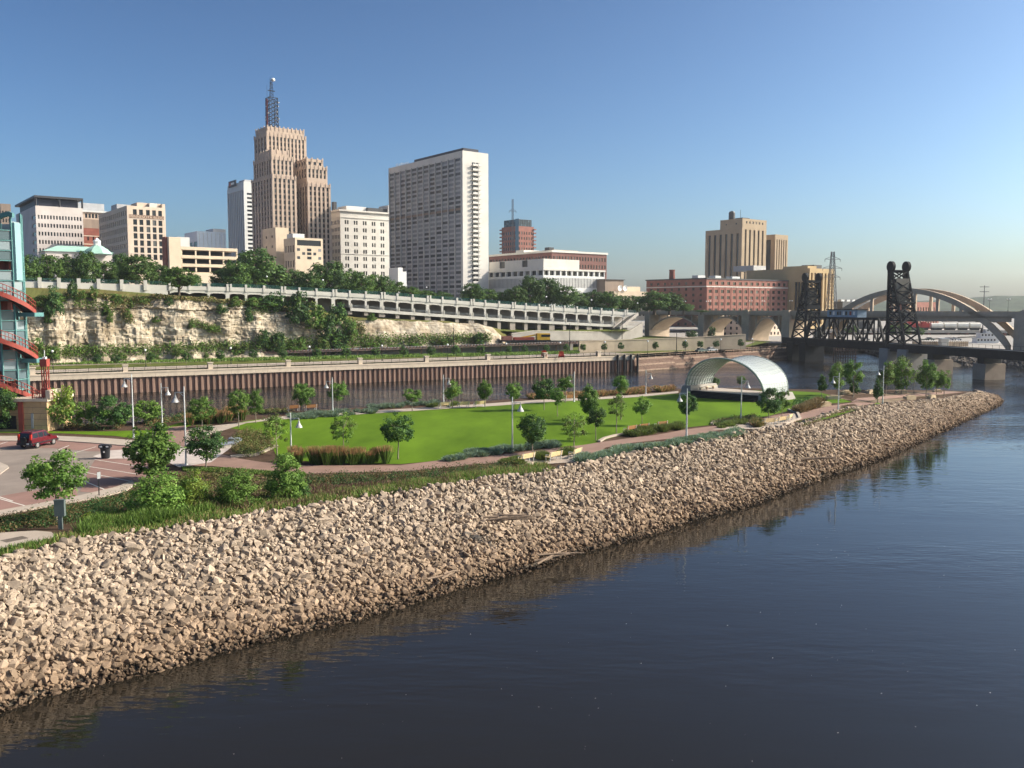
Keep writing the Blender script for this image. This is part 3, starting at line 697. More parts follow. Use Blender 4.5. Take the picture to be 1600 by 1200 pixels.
M['sign_paint'] = mat('faded_brown_paint', (.20, .12, .085), var=.3, scale=1.5); M['sign_pale'] = mat('faded_cream_paint', (.58, .46, .36), var=.1, scale=1.5)
def lettering(text, parent, P, u, width, height, m, name='lettering', origin=None):
    cu = bpy.data.curves.new(name, 'FONT'); cu.body = text; cu.size = 1; cu.extrude = .01; cu.align_x = 'LEFT'
    o = bpy.data.objects.new('tmp', cu); COL.objects.link(o); bpy.context.view_layer.update()
    me = bpy.data.meshes.new_from_object(o.evaluated_get(bpy.context.evaluated_depsgraph_get())); bpy.data.objects.remove(o)
    xs = [v.co.x for v in me.vertices]; ys = [v.co.y for v in me.vertices]; sx = width / (max(xs) - min(xs)); sy = height / (max(ys) - min(ys)); x0, y0 = min(xs), min(ys); n = Vector((u.y, -u.x, 0))
    for v in me.vertices:
        c = v.co.copy(); v.co = Vector(P) + u * ((c.x - x0) * sx) + Vector((0, 0, (c.y - y0) * sy)) + n * (c.z + .02)
    me.materials.append(m); return link(name, me, parent)
nR = Vector((UR.y, -UR.x, 0)); o_ = Vector((b.C.x, b.C.y, 0))
MB().obox(C - o_ + UR * (W * .50) + nR * .04 + Vector((0, 0, zt - 5.55)), UR * W * .455, nR * .03, (0, 0, .98)).build('sign_panel', M['sign_paint'], b.root)
lettering('MINNESOTA BLDG', b.root, C - o_ + UR * (W * .06) + nR * .09 + Vector((0, 0, zt - 6.25)), UR, W * .88, 1.4, M['sign_pale'])
b.add_windows()
# --- green copper roofed hall
b = Bld('copper_roof_hall', 'low hall with pale green copper roof and white cupola, behind the park trees', 'building', 72, 430)
W = solve_len(b.C, UR, 176, 40); W = min(W, 42); z0, ze = 24, b.ztop(392)
b.block(b.C, 16, W, z0, ze, [M['pink_stone']], F(4, 1), F(9, 1, .4, .6))
o_ = Vector((b.C.x, b.C.y, 0)); q = [b.at(b.C, -1, -1) - o_, b.at(b.C, W + 1, -1) - o_, b.at(b.C, W + 1, 17) - o_, b.at(b.C, -1, 17) - o_]; rg = [b.at(b.C, 7, 8) - o_, b.at(b.C, W - 7, 8) - o_]
q = [Vector((p.x, p.y, ze)) for p in q]; rg = [Vector((p.x, p.y, ze + 3.2)) for p in rg]
mb = MB(); mb.face([q[0], q[1], rg[1], rg[0]]); mb.face([q[1], q[2], rg[1]]); mb.face([q[2], q[3], rg[0], rg[1]]); mb.face([q[3], q[0], rg[0]]); rf = mb.build('roof', M['copper_green'], b.root)
cpos = V(152, 390, 440) - o_; mb = MB().lathe((cpos.x, cpos.y, ze - 1), [(7.5, 0), (5.2, 2.2), (2.0, 4.2)], 8).build('dome', M['copper_green'], b.root)
MB().lathe((cpos.x, cpos.y, ze + 3.0), [(1.7, 0), (1.7, 2.0), (2.1, 2.1), (.15, 3.9)], 8).build('cupola', M['white'], b.root); b.add_windows()
# --- parking ramp
b = Bld('parking_ramp', 'beige concrete parking ramp with three open decks beside the park trees', 'building', 284, 430)
C = b.C.copy(); W = solve_len(C, UR, 372, 40); zt = b.ztop(385)
o_ = Vector((C.x, C.y, 0)); n = nR
for k in range(4):
    z = b.ztop(385) - k * 4.0; b.slab(C, 30, W, z - 1.45, z, M['beige'], 'deck')
for k in range(5):
    q = C - o_ + UR * (W * k / 4 * .98 + .3); MB().obox(q + Vector((0, 0, zt - 6)) + UL * .6, UR * .35, UL * .3, (0, 0, 5.8)).build('column', M['beige'], b.root)
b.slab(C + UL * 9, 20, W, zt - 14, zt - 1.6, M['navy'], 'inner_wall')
b.slab(C - UR * 5.6 - UL * .4, 7, 5.4, zt - 14, b.ztop(371), M['beige'], 'stair_tower'); b.slab(C - UR * 6.6 + UL * 2, 5, 1, zt - 10, b.ztop(371) + .2, M['red_brick'], 'stair_shaft')
b.block(C - UL * 2 + UR * 1, 2.5, W * .9, 20, zt - 12.8, [M['beige']], None, F(5, 1, .55, .5, .1, .02), 'lower_wall'); b.add_windows()
# --- metal clad white boxes behind the ramp
b = Bld('metal_clad_building', 'white and pale blue metal clad box above the parking ramp', 'building', 310, 600)
W = solve_len(b.C, UR, 354, 50); b.block(b.C, 26, W, 22, b.ztop(361), [M['steel_panel']], F(3, 1, .8, .7, 0, 0, .2, .02, mat=M['blue_glass']), None)
for k in range(7): MB().obox(b.at(b.C, W * (k + .5) / 7, 0) - Vector((b.C.x, b.C.y, 0)) + nR * .1 + Vector((0, 0, b.ztop(375))), UR * .12, nR * .1, (0, 0, 5)).build('panel_seam', M['white_panel'], b.root)
b.slab(b.C + UR * (W * .55), 14, W * .45, b.ztop(361), b.ztop(356), M['white_panel'], 'penthouse'); b.add_windows()
b = Bld('white_annex', 'small white box building behind the stair end of the parking ramp', 'building', 279, 560)
b.block(b.C, 20, solve_len(b.C, UR, 298, 40), 22, b.ztop(370), [M['white_panel']], None, None)
# --- white tower with dark vertical stripes
b = Bld('striped_bank_tower', 'white office tower with dark vertical window stripes and a dark rooftop sign', 'building', 384, 700)
L = solve_len(b.C, UL, 355, 110); L = min(max(L, 20), 60); W = 24; zt = b.ztop(283)
b.block(b.C, L, W, 22, zt - 3.2, [M['white_panel']], dict(xs=cols(9, .52, .02, .02), zs=lambda H: [(2, H - 3.2)], depth=.8), dict(xs=cols(3, .7), zs=rows(26, .5), depth=.5))
b.slab(b.C, L, W, zt - 3.2, zt, M['white_panel'], 'parapet', -.3); b.slab(b.C + UL * 8 + UR * 4, 12, 12, zt, zt + 2.4, M['grey_panel'], 'penthouse')
nL = Vector((-UL.y, UL.x, 0)); o_ = Vector((b.C.x, b.C.y, 0)); s0 = b.C - o_ + UL * (L * .62) + nL * .5
MB().obox(s0 + Vector((0, 0, zt + .2)), UL * L * .22, nL * .3, (0, 0, 2.4)).build('sign_panel', M['navy'], b.root)
MB().obox(s0 + UL * L * .13 + nL * .4 + Vector((0, 0, zt + .2)), UL * L * .06, nL * .15, (0, 0, 1.6)).build('sign_emblem', M['red_paint'], b.root)
MB().obox(s0 - UL * L * .04 + nL * .4 + Vector((0, 0, zt + .2)), UL * L * .09, nL * .15, (0, 0, .8)).build('sign_lettering', M['white'], b.root); b.add_windows()
# --- stepped art deco tower with the mast
b = Bld('stepped_tower', 'tan stepped art deco tower with vertical window bands and a red rooftop mast', 'building', 428.6, 600)
C = b.C.copy(); ts = [M['tan_stone'], M['tan_dark']]; wl_ = solve_len(C, UR, 463.7, 90)
def tier(C, L, W, z0, z1, nl, nr_, name, top=True):
    st = 3.55; n = max(1, int((z1 - z0 - 1.5) / st))
    zf = lambda H: [(H - 1.6 - st * (k + 1) + .9, H - 1.6 - st * k - .35) for k in reversed(range(n)) if H - 1.6 - st * (k + 1) > 0]
    b.block(C, L, W, z0, z1, ts, dict(xs=cols(nl, .5, .02, .02), zs=zf, depth=.5, spandrel=1, spandrel_back=.28), dict(xs=cols(nr_, .5, .04, .04), zs=zf, depth=.5, spandrel=1, spandrel_back=.28), name)
    o_ = Vector((b.C.x, b.C.y, 0)); mb = MB()
    for (u, Wd, k, nn) in ((UR, W, nr_, nR), (UL, L, nl, nL)):
        for i in range(k + 1):                                   # buttress caps that rise over the parapet
            q = C - o_ + u * min(max(Wd * i / k, .5), Wd - .5) + Vector((0, 0, z1 - .6)); mb.obox(q + nn * .05, u * .42, nn * .25, (0, 0, 1.5))
    tag(mb.build('parapet', M['tan_stone'], b.root), kind='stuff')
Lw = 36
tier(C, Lw, wl_, 22, b.ztop(273), 7, 5, 'west_wing_wall')
C2 = C + UL * 2.5 + UR * .8; tier(C2, Lw - 5, wl_ - 1.8, b.ztop(273), b.ztop(243), 7, 5, 'west_wing_upper_wall')
C3 = C2 + UL * 3 + UR * 1.2; tier(C3, Lw - 10, wl_ - 4.5, b.ztop(243), b.ztop(231), 6, 3, 'west_wing_top_wall')
D = C + UL * 21 + UR * 5.5; Wm = 29
tier(D, 22, Wm, 22, b.ztop(198), 4, 10, 'main_tower_wall'); tier(D + UL * .8 + UR * .8, 20, Wm - 1.8, b.ztop(198), b.ztop(187), 4, 9, 'main_tower_crown')
E = C + UR * 25; We = solve_len(E, UR, 517, 90)
tier(E, Lw, We, 22, b.ztop(281), 8, 5, 'east_wing_wall'); E2 = E + UL * 2.5 + UR * .8; tier(E2, Lw - 5, We - 1.8, b.ztop(281), b.ztop(252), 7, 5, 'east_wing_upper_wall')
E3 = E2 + UL * 3 + UR * 1.2; tier(E3, Lw - 10, We - 4.5, b.ztop(252), b.ztop(239), 6, 3, 'east_wing_top_wall')
# mast with the tall 1
mc = D + UL * 9 + UR * 8 - Vector((b.C.x, b.C.y, 0)); zb = b.ztop(187); k_ = 1.02
def mastp(a, bb, z): return mc + UR * a + UL * bb + Vector((0, 0, z))
mb = MB(); h1 = 21
for a in (-3.2, 3.2):
    for c in (-3.2, 3.2): mb.bar(mastp(a, c, zb - 1), mastp(a * .95, c * .95, zb + h1), .38)
for k in range(9):
    z = zb + h1 * k / 8
    for (p, q) in (((-3.1, -3.1), (3.1, -3.1)), ((3.1, -3.1), (3.1, 3.1)), ((3.1, 3.1), (-3.1, 3.1)), ((-3.1, 3.1), (-3.1, -3.1))):
        mb.bar(mastp(*p, z), mastp(*q, z), .26)
        if k < 8: mb.bar(mastp(*p, z), mastp(*q, z + h1 / 8), .22); mb.bar(mastp(*q, z), mastp(*p, z + h1 / 8), .22)
mb.build('mast_frame', M['steel_dark'], b.root)
mb = MB()
for a in (-1, 1):
    for c in (-1, 1): mb.bar(mastp(a, c, zb + h1), mastp(a * .5, c * .5, zb + 32), .22)
for k in range(6):
    z = zb + h1 + 11 * k / 5
    mb.bar(mastp(-1, -1, z), mastp(1, 1, z + 1.6), .16); mb.bar(mastp(1, -1, z), mastp(-1, 1, z + 1.6), .16); mb.bar(mastp(-1, 1, z), mastp(1, 1, z), .16)
mb.bar(mastp(-2.5, 0, zb + 26), mastp(2.5, 0, zb + 26), .5); mb.bar(mastp(-.6, 0, zb + 30), mastp(-.6, 0, zb + 35), .15); mb.bar(mastp(-4, -2, zb + h1), mastp(-4, -2, zb + 29), .12)
mb.build('upper_mast', M['steel_dark'], b.root)
rnd_ = random.Random(4); mb = MB()
for k in range(14):
    z = zb + 2 + rnd_.random() * 17; a = rnd_.choice((-3.6, 3.6)); c = rnd_.uniform(-3, 3); q = mastp(a, c, z)
    mb.lathe(q, [(.1, -.5), (.7, -.3), (.7, .3), (.1, .5)], 8)
mb.build('antennas', M['grey_panel'], b.root)
q = mastp(1.4, 0, zb + 33.5); MB().lathe(q, [(.2, -1.1), (1.3, -.6), (1.5, .2), (1.0, 1.0), (.2, 1.3)], 10).build('dish', M['white'], b.root)
# the tall numeral faces left over the roofs
one = [(-1.6, 0), (1.6, 0), (1.6, 1.2), (.9, 1.2), (.9, 20.5), (-.1, 20.5), (-1.9, 18.2), (-1.9, 17.2), (-.9, 17.6), (-.9, 1.2), (-1.6, 1.2)]
nn = nL; mb = MB(); pf = [mc + UL * (-x * 1.0) + nn * 3.9 + UR * 0 + Vector((0, 0, zb - .5 + z)) for x, z in one]; pb = [p - nn * .8 for p in pf]
mb.face(pf); mb.face(list(reversed(pb)))
for i in range(len(pf)): j = (i + 1) % len(pf); mb.face([pf[i], pb[i], pb[j], pf[j]])
M['sign_red'] = mat('dark_red_enamel', (.16, .02, .022), var=.1, rough=.4)
mb.build('numeral_sign', M['sign_red'], b.root)
b.add_windows()
# --- beige low pair in front of the tower
b = Bld('beige_service_block', 'windowless beige block standing in front of the stepped tower', 'building', 432, 520)
L = min(30, abs(solve_len(b.C, UL, 411, 50))); b.block(b.C, L, solve_len(b.C, UR, 452, 50), 22, b.ztop(355), [M['beige']], F(2, 7, .25, .25), None)
b.slab(b.C + UL * 12 + UR * 1, 6, 3, b.ztop(388), b.ztop(380), M['red_brick'], 'side_wing'); b.add_windows()
b = Bld('beige_office', 'small cream office with a band of glass under its roof, before the stepped tower', 'building', 462, 505)
L = min(24, abs(solve_len(b.C, UL, 444, 45))); W = solve_len(b.C, UR, 505, 45); zt = b.ztop(371)
b.block(b.C, L, W, 22, zt, [M['beige']], F(4, 4, .45, .45), dict(xs=lambda W_: [(W_ * .07, W_ * .93)], zs=lambda H: [(H - 4.3, H - 1.2)], depth=.4))
for (x, y) in ((.5, .40), (.5, .55), (.5, .72), (.12, .40), (.12, .72), (.88, .40), (.88, .72), (.3, .55), (.7, .55)):
    q = b.C + UR * (W * x) + nR * .03; b.wins.append((Vector((q.x, q.y, zt - 14 * y - 1)), UR, nR, 2.6 if x == .5 else 1.7, 1.5, M['glass_dark'] if x == .5 else M['glass_blind'], 'window'))
b.slab(b.C + UL * 5 + UR * 1, 8, 7, zt, zt + 2.6, M['white_panel'], 'penthouse'); b.add_windows()
# --- classical white block
b = Bld('cornice_office', 'white stone office block with paired windows and a deep classical cornice', 'building', 533, 640)
C = b.C.copy(); L = min(40, abs(solve_len(C, UL, 517, 60))); W = solve_len(C, UR, 620, 80); zt = b.ztop(327); z0 = 22
b.block(C, L, W, z0, zt - 5.5, [M['ivory']], dict(xs=pairs(3), zs=rows(12, .55, 0, .01), depth=.4), dict(xs=pairs(6, .17, .08), zs=rows(12, .55, 0, .01), depth=.4))
b.block(C, L, W, zt - 5.5, zt - 1.2, [M['ivory']], None, None, 'frieze'); b.slab(C, L, W, zt - 1.2, zt, M['ivory'], 'cornice', 1.3); b.slab(C, L, W, zt - 5.6, zt - 5.1, M['ivory'], 'moulding', .5); b.slab(C, L, W, z0 + (zt - 5.5 - z0) * .585, z0 + (zt - 5.5 - z0) * .585 + .6, M['ivory'], 'belt_course', .4)
b.slab(C + UL * 6 + UR * 8, 14, 16, zt, b.ztop(319), M['white_panel'], 'penthouse'); b.slab(C + UL * 4 + UR * 24, 14, 16, zt, b.ztop(320), M['bronze_roof'], 'roof_plant'); b.slab(C + UL * 2 + UR * 40, 14, 16, zt, b.ztop(314), M['white_panel'], 'stair_house'); b.slab(C + UL * 14 + UR * 2, 3, 2.5, zt, b.ztop(312), M['bronze_roof'], 'tank'); b.add_windows()
# --- tall apartment slab
b = Bld('apartment_slab', 'tall grey apartment slab with white end wall and a stack of balconies', 'building', 723.5, 560)
C = b.C.copy(); L = solve_len(C, UL, 607.5, 100); W = solve_len(C, UR, 763, 100); zt = b.ztop(235); z0 = 20
NFL = 32; fh = (zt - 4.0 - z0) / NFL
b.block(C, L, W, z0, zt, [M['ivory'], M['grey_panel']], dict(xs=cols(12, .93, .012, .012), zs=lambda H: [(fh * (k + .36), fh * (k + .96)) for k in range(NFL)], depth=.3, spandrel=1, spandrel_back=.15, mat=M['glass_blind']), None)
o_ = Vector((b.C.x, b.C.y, 0))
for k in range(13):
    q = C - o_ + UL * (L * (.012 + .976 * k / 12)) + nL * .25; MB().obox(q + Vector((0, 0, (z0 + zt - 3.6) / 2)), UL * .28, nL * .35, (0, 0, (zt - 3.6 - z0) / 2)).build('fin', M['fin'], b.root)
zz = z0 + fh * 21.2; MB().obox(C - o_ + UL * L * .5 + nL * .12 + Vector((0, 0, zz)), UL * L * .487, nL * .12, (0, 0, .7)).build('stone_band', M['tan_dark'], b.root)
mb0 = MB(); mb0.box(0, 6.6, -1.9, 0, 0, .28); bal = mb0.mesh('balcony', M['ivory'])
mb1 = MB(); mb1.box(.1, 6.5, -1.88, -1.78, .28, 1.3); rail = mb1.mesh('balustrade', M['ivory'])
mb2 = MB(); mb2.box(.6, 3.0, -.06, .04, .3, 2.3); mb2.box(3.6, 6.0, -.06, .04, .3, 2.3); door = mb2.mesh('balcony_door', M['glass_dark'])
ang = math.atan2(UR.y, UR.x)
for k in range(1, NFL - 1):
    q = C - o_ + UR * (W * .33) + nR * .05; z = z0 + fh * k + 1
    bo = link('balcony', bal, b.root, (q.x, q.y, z), ang); link('balustrade', rail, bo); link('balcony_door', door, bo)
q = C - o_ + UR * (W * .33 + 4.2) + nR * 1.9; MB().obox(q + Vector((0, 0, (z0 + zt - 6) / 2)), UR * .18, nR * .18, (0, 0, (zt - 8 - z0) / 2)).build('balcony_post', M['ivory'], b.root)
b.slab(C + UL * 5 + UR * 4, 58, W - 8, zt, b.ztop(228), M['navy'], 'penthouse'); b.slab(C + UL * 63 + UR * 5, 27, W - 9, zt - 1, b.ztop(237), M['navy'], 'lower_penthouse')
lettering('Kellogg', b.root, C - o_ + UL * 88 + nL * -4.5 + UR * 0 + Vector((0, 0, zt + .6)), -UL, 17, 2.6, M['white'], 'sign_lettering')
b.add_windows()
b = Bld('white_service_block', 'small white block at the foot of the tall apartment slab', 'building', 622, 500)
b.block(b.C, 10, 3, 18, b.ztop(418), [M['white_panel']], F(2, 1, .3, .15), None); b.block(b.C + UR * 3, 10, 2.4, 18, b.ztop(424), [M['white_panel']], None, None, 'lower_wall'); b.add_windows()
# --- brick and glass residential tower far off
b = Bld('glass_top_tower', 'distant brick tower with a dark blue glass crown and stepped balconies', 'building', 808, 820)
C = b.C.copy(); L = min(40, solve_len(C, UL, 784, 70)); W = solve_len(C, UR, 834, 70)
b.block(C, L, W, 20, b.ztop(353), [M['brown_brick']], F(6, 14, .55, .6, mat=M['blue_glass']), F(6, 14, .5, .55)); b.block(C + UL * 1.5 + UR * 1.5, L - 3, W - 3, b.ztop(353), b.ztop(342), [M['navy']], F(6, 3, .9, .9, 0, 0, .05, .05, mat=M['blue_glass']), F(8, 3, .9, .9, 0, 0, .05, .05, mat=M['blue_glass']), 'crown_wall')
for (u, Wd, n_, k) in ((UL, L, nL, 1), (UR, W, nR, 1)):
    for j in range(12):
        z = b.ztop(357) - j * 3.3; q = C - Vector((C.x, C.y, 0)) + u * (Wd + .6); MB().obox(q + Vector((0, 0, z)), u * 1.4, n_ * 1.2, (0, 0, .5)).build('balcony', M['brown_brick'], b.root)
bm_ = C - Vector((C.x, C.y, 0)) + nR * .4 + nL * .4; MB().obox(bm_ + Vector((0, 0, b.ztop(368))), (UR + UL) .normalized()* .3, UL * 2.5, (0, 0, 15)).build('corner_glazing', M['blue_glass'], b.root)
b.add_windows()
def lattice_mast(name, label, cat, base, h, w0, w1, n, bw, arms=(), m='steel_dark', group=None):
    t = thing(name, label, cat, base, 0, group); mb = MB()
    f = lambda a, c, z: Vector((a * lerp(w0, w1, z / h) / 2, c * lerp(w0, w1, z / h) / 2, z))
    for a in (-1, 1):
        for c in (-1, 1): mb.bar(f(a, c, 0), f(a, c, h), bw)
    for k in range(n):
        z, z2 = h * k / n, h * (k + 1) / n
        for (p, q) in (((-1, -1), (1, -1)), ((1, -1), (1, 1)), ((1, 1), (-1, 1)), ((-1, 1), (-1, -1))):
            mb.bar(f(*p, z), f(*q, z2), bw * .6); mb.bar(f(*q, z), f(*p, z2), bw * .6); mb.bar(f(*p, z), f(*q, z), bw * .6)
    mb.build('lattice_frame', M[m], t)
    for (z, L_, ang_) in arms:
        mb = MB(); u = Vector((math.cos(ang_), math.sin(ang_), 0))
        mb.bar(u * -L_ + Vector((0, 0, z)), u * L_ + Vector((0, 0, z)), bw); mb.bar(u * -L_ + Vector((0, 0, z)), Vector((0, 0, z + 2.0)), bw * .7); mb.bar(u * L_ + Vector((0, 0, z)), Vector((0, 0, z + 2.0)), bw * .7)
        for s_ in (-1, 1): mb.bar(u * L_ * s_ + Vector((0, 0, z)), u * L_ * s_ + Vector((0, 0, z - 1.6)), bw * .8)
        mb.build('cross_arm', M[m], t)
    return t
M['mast_grey'] = mat('hazy_grey_steel', (.12, .12, .13), var=.1, rough=.6)
p = V(801, 392, 760); lattice_mast('radio_mast', 'slim red and white radio mast in front of the glass-topped tower', 'mast', (p.x, p.y, p.z), 43, 1.6, 1.2, 16, .3, ((33, 3, .3), (11, 3, .3)), 'mast_grey')
# --- white and cream block with the brick one behind
b = Bld('brick_rear_office', 'long reddish brick office with flat cream cornice rising behind the white garage block', 'building', 862, 600)
C = b.C.copy(); L = min(90, solve_len(C, UL, 764, 55)); W = solve_len(C, UR, 948, 55); zt = b.ztop(394)
b.block(C, L, W, 20, zt, [M['dark_brown_brick']], F(20, 7, .62, .5, .01, .01, 0, .03), F(19, 7, .5, .5, .01, .01, 0, .03)); b.slab(C, L, W, zt, zt + 1.3, M['ivory'], 'cornice', .7)
b.slab(C + UL * 10 + UR * 10, 12, 22, zt + 1.3, b.ztop(388), M['beige'], 'penthouse'); b.slab(C + UL * 12 + UR * 8, 5, 4, zt + 1.3, b.ztop(384), M['bronze_roof'], 'roof_plant')
b.slab(C + UL * 40 + UR * 8, 9, 14, zt + 1.3, b.ztop(385), M['ivory'], 'stair_house'); b.add_windows()
b = Bld('white_garage_block', 'broad white block with a dark open row and closely ribbed white lower walls', 'building', 849, 540)
C = b.C.copy(); L = min(100, solve_len(C, UL, 763, 45)); W = solve_len(C, UR, 945, 45); z1 = b.ztop(422); z2 = b.ztop(430)
o_ = Vector((C.x, C.y, 0))
b.block(C, L, W, 14, z2, [M['white_panel']], dict(xs=cols(40, .5, .005, .005), zs=rows(3, .68, 0, 0), depth=.35), dict(xs=cols(40, .5, .005, .005), zs=rows(3, .68, 0, 0), depth=.35), 'lower_wall')
b.block(C, L, W, z2, z1, [M['white_panel']], dict(xs=cols(9, .78, .0, .0), zs=lambda H: [(.1, H - .1)], depth=1.2), dict(xs=cols(11, .78, .0, .0), zs=lambda H: [(.1, H - .1)], depth=1.2), 'open_storey')
b.slab(C, L, W, z1, z1 + 1.0, M['ivory'], 'roof', .35); W2 = solve_len(C, UR, 905, 45)
b.block(C + UL * .5 + UR * .5, L - 1, W2, z1 + 1, b.ztop(404), [M['ivory']], dict(xs=lambda W_: [(W_ * .20, W_ * .30), (W_ * .62, W_ * .72)], zs=lambda H: [(H * .25, H * .95)], depth=.5), None, 'upper_wall'); b.add_windows(150)
# --- small brown building with rooftop dishes
b = Bld('dish_roof_building', 'low beige and brown building with white satellite dishes on its roof', 'building', 960, 560)
b.block(b.C, 20, solve_len(b.C, UR, 1012, 30), 12, b.ztop(455), [M['beige']], None, F(8, 2)); b.slab(b.C - UR * 4 + UL * 4, 12, 16, b.ztop(460), b.ztop(437), M['tan_dark'], 'brick_tower'); b.slab(b.C - UR * 4 + UL * 4, 12, 16, b.ztop(437), b.ztop(436), M['bronze_roof'], 'roof', .8)
b.slab(b.C + UR * 16 + UL * 5, 8, 12, b.ztop(456), b.ztop(447), M['beige'], 'penthouse')
for a in (3, 7.5): 
    q = b.C - Vector((b.C.x, b.C.y, 0)) + UR * (a + 1) + nR * .5 + Vector((0, 0, b.ztop(450))); mb = MB()
    for r0, r1, d0, d1 in ((.05, 1.0, 0, .15), (1.0, 1.9, .15, .55)):
        for k in range(14):
            a0, a1 = 6.2832 * k / 14, 6.2832 * (k + 1) / 14; f = lambda r, an, d: q + UR * (r * math.cos(an)) + Vector((0, 0, r * math.sin(an))) + nR * d
            mb.face([f(r0, a0, d0), f(r1, a0, d1), f(r1, a1, d1), f(r0, a1, d0)])
    mb.bar(q, q - Vector((0, 0, 2.2)), .3); mb.build('satellite_dish', M['white'], b.root)
b.add_windows()
# --- red brick block by the bridge
b = Bld('red_brick_block', 'five storey red brick block with a single red chimney, above the bridge arches', 'building', 1104, 560)
C = b.C.copy(); L = min(70, solve_len(C, UL, 1010, 35)); W = solve_len(C, UR, 1231, 35); zt = b.ztop(434); z0 = 8
b.block(C, L, W, z0, zt - .8, [M['brown_brick']], F(8, 8, .35, .45, .03, .03, 0, .02), dict(xs=cols(14, .5, .01, .01), zs=lambda H: [(H - 1.4 - 2.0 - 3.9 * k - (1.2 if k else 0), H - 1.4 - 3.9 * k - (1.2 if k else 0)) for k in reversed(range(7))], depth=.4))
b.slab(C, L, W, zt - .8, zt, M['bronze_roof'], 'cornice', .5); b.slab(C, L, W, zt - 5.6, zt - 5.0, M['ivory'], 'belt_course', .25)
o_ = Vector((C.x, C.y, 0))
for k in range(15): MB().obox(C - o_ + UR * (W * (.01 + .98 * k / 14)) + nR * .12 + Vector((0, 0, (z0 + zt - 5.6) / 2)), UR * .35, nR * .12, (0, 0, (zt - 5.6 - z0) / 2)).build('pilaster', M['brown_brick'], b.root)
q = C - o_ + UL * 34 + UR * 6; MB().lathe((q.x, q.y, zt), [(2.0, 0), (1.8, 5.4), (2.0, 5.5), (2.0, 6.2)], 10).build('chimney', M['red_brick'], b.root)
for a, c, w_, h_ in ((6, 12, 7, 2.0), (18, 8, 5, 1.4), (25, 14, 6, 2.2), (36, 9, 8, 1.8)): b.slab(C + UR * a + UL * c, 5, w_, zt, zt + h_, M['white_panel'], 'roof_plant')
b.add_windows()
# --- post office tower
b = Bld('ribbed_stone_tower', 'tan stone tower block with dark vertical window strips and a stepped roof', 'building', 1158, 720)
C = b.C.copy(); L = min(70, solve_len(C, UL, 1102, 70)); W = solve_len(C, UR, 1197, 70); zt = b.ztop(356); ys_ = [M['yellow_stone']]
M['ochre_plain'] = mat('ochre_grey_stone', (.36, .27, .18), var=.1, scale=.12); ys_ = [M['ochre_plain'], M['ochre_plain']]
b.block(C, L, W, 10, zt, ys_, dict(xs=cols(6, .42, .04, .04), zs=lambda H: [(2, H - 4)], depth=.8), dict(xs=cols(5, .40, .06, .06), zs=lambda H: [(2, H - 1)], depth=.8))
b.block(C + UR * .3, L * .60, W - .3, zt, b.ztop(341), ys_, F(2, 1, .15, .2), dict(xs=cols(6, .4, .1, .1), zs=lambda H: [(H * .5, H * .75)], depth=.4), 'upper_wall')
q = C - Vector((C.x, C.y, 0)) + UL * 12 + UR * 2; MB().lathe((q.x, q.y, b.ztop(341)), [(2.6, 0), (2.6, 5.2), (2.0, 6.3), (.4, 6.8)], 10).build('water_tank', M['bronze_roof'], b.root)
b.slab(C + UR * 8 + UL * 6, 8, 9, b.ztop(341), b.ztop(338), M['bronze_roof'], 'roof_plant'); mb = MB(); q = C - Vector((C.x, C.y, 0)) + UR * 9 + UL * 9; mb.bar(q + Vector((0, 0, b.ztop(338))), q + Vector((0, 0, b.ztop(325))), .25); mb.build('antenna', M['mast_grey'], b.root)
Cx = C + UR * (W + 12); Wx = solve_len(Cx, UR, 1231, 70); b.block(Cx, 24, Wx, 10, b.ztop(362), ys_, dict(xs=cols(2, .45), zs=lambda H: [(2, H - 4)], depth=.8), dict(xs=cols(5, .45), zs=lambda H: [(2, H - 4)], depth=.8), 'side_wing')
b.add_windows()
b = Bld('ochre_stone_wing', 'broad ochre stone building with tall window strips, behind the left lift tower', 'building', 1265, 600)
C = b.C.copy(); L = min(110, solve_len(C, UL, 1166, 45)); W = solve_len(C, UR, 1304, 45); zt = b.ztop(419)
b.block(C, L, W, 6, zt, [M['yellow_stone']] * 2, dict(xs=lambda W_: [(W_ * t, W_ * t + 2.6) for t in (.25, .29, .33, .50, .54, .58, .78, .82, .86)], zs=lambda H: [(8, H - 9)], depth=.6), dict(xs=cols(7, .5, .02, .02), zs=lambda H: [(3, H - 3.0)], depth=1.4))
b.slab(C + UL * 2 + UR * .5, L * .38, 10, zt, b.ztop(415), M['yellow_stone'], 'penthouse'); b.slab(C + UR * (W - 12) + UL * 8, 10, 9, zt, b.ztop(419) + 3, M['bronze_roof'], 'roof_plant'); b.slab(C + UL * 50 + UR * 6, 18, 14, zt, b.ztop(410), M['grey_panel'], 'stair_house'); b.add_windows()
b = Bld('warehouse', 'low dark warehouse with rooftop ducts, beyond the bridge deck', 'building', 1318, 640)
b.block(b.C, 30, 40, 4, b.ztop(471), [M['bronze_roof']], None, None)
for k in range(5): b.slab(b.C + UR * (3 + 7 * k) + UL * 3, 3, 4, b.ztop(471), b.ztop(468), M['white_panel'], 'roof_duct')
b = Bld('brick_depot', 'low brick red depot seen through the arch of the concrete bridge', 'building', 1432, 640)
b.block(b.C, 20, 34, 4, b.ztop(472), [M['brown_brick']], None, F(8, 2, .5, .4)); b.add_windows()
b = Bld('riverside_mill', 'pale stone mill with rows of windows glimpsed through the bridge arches', 'building', 1160, 480)
b.block(b.C, 18, 46, 4, b.ztop(498), [M['pale_brick']], F(4, 3, .4, .5), F(13, 3, .45, .5)); b.add_windows()
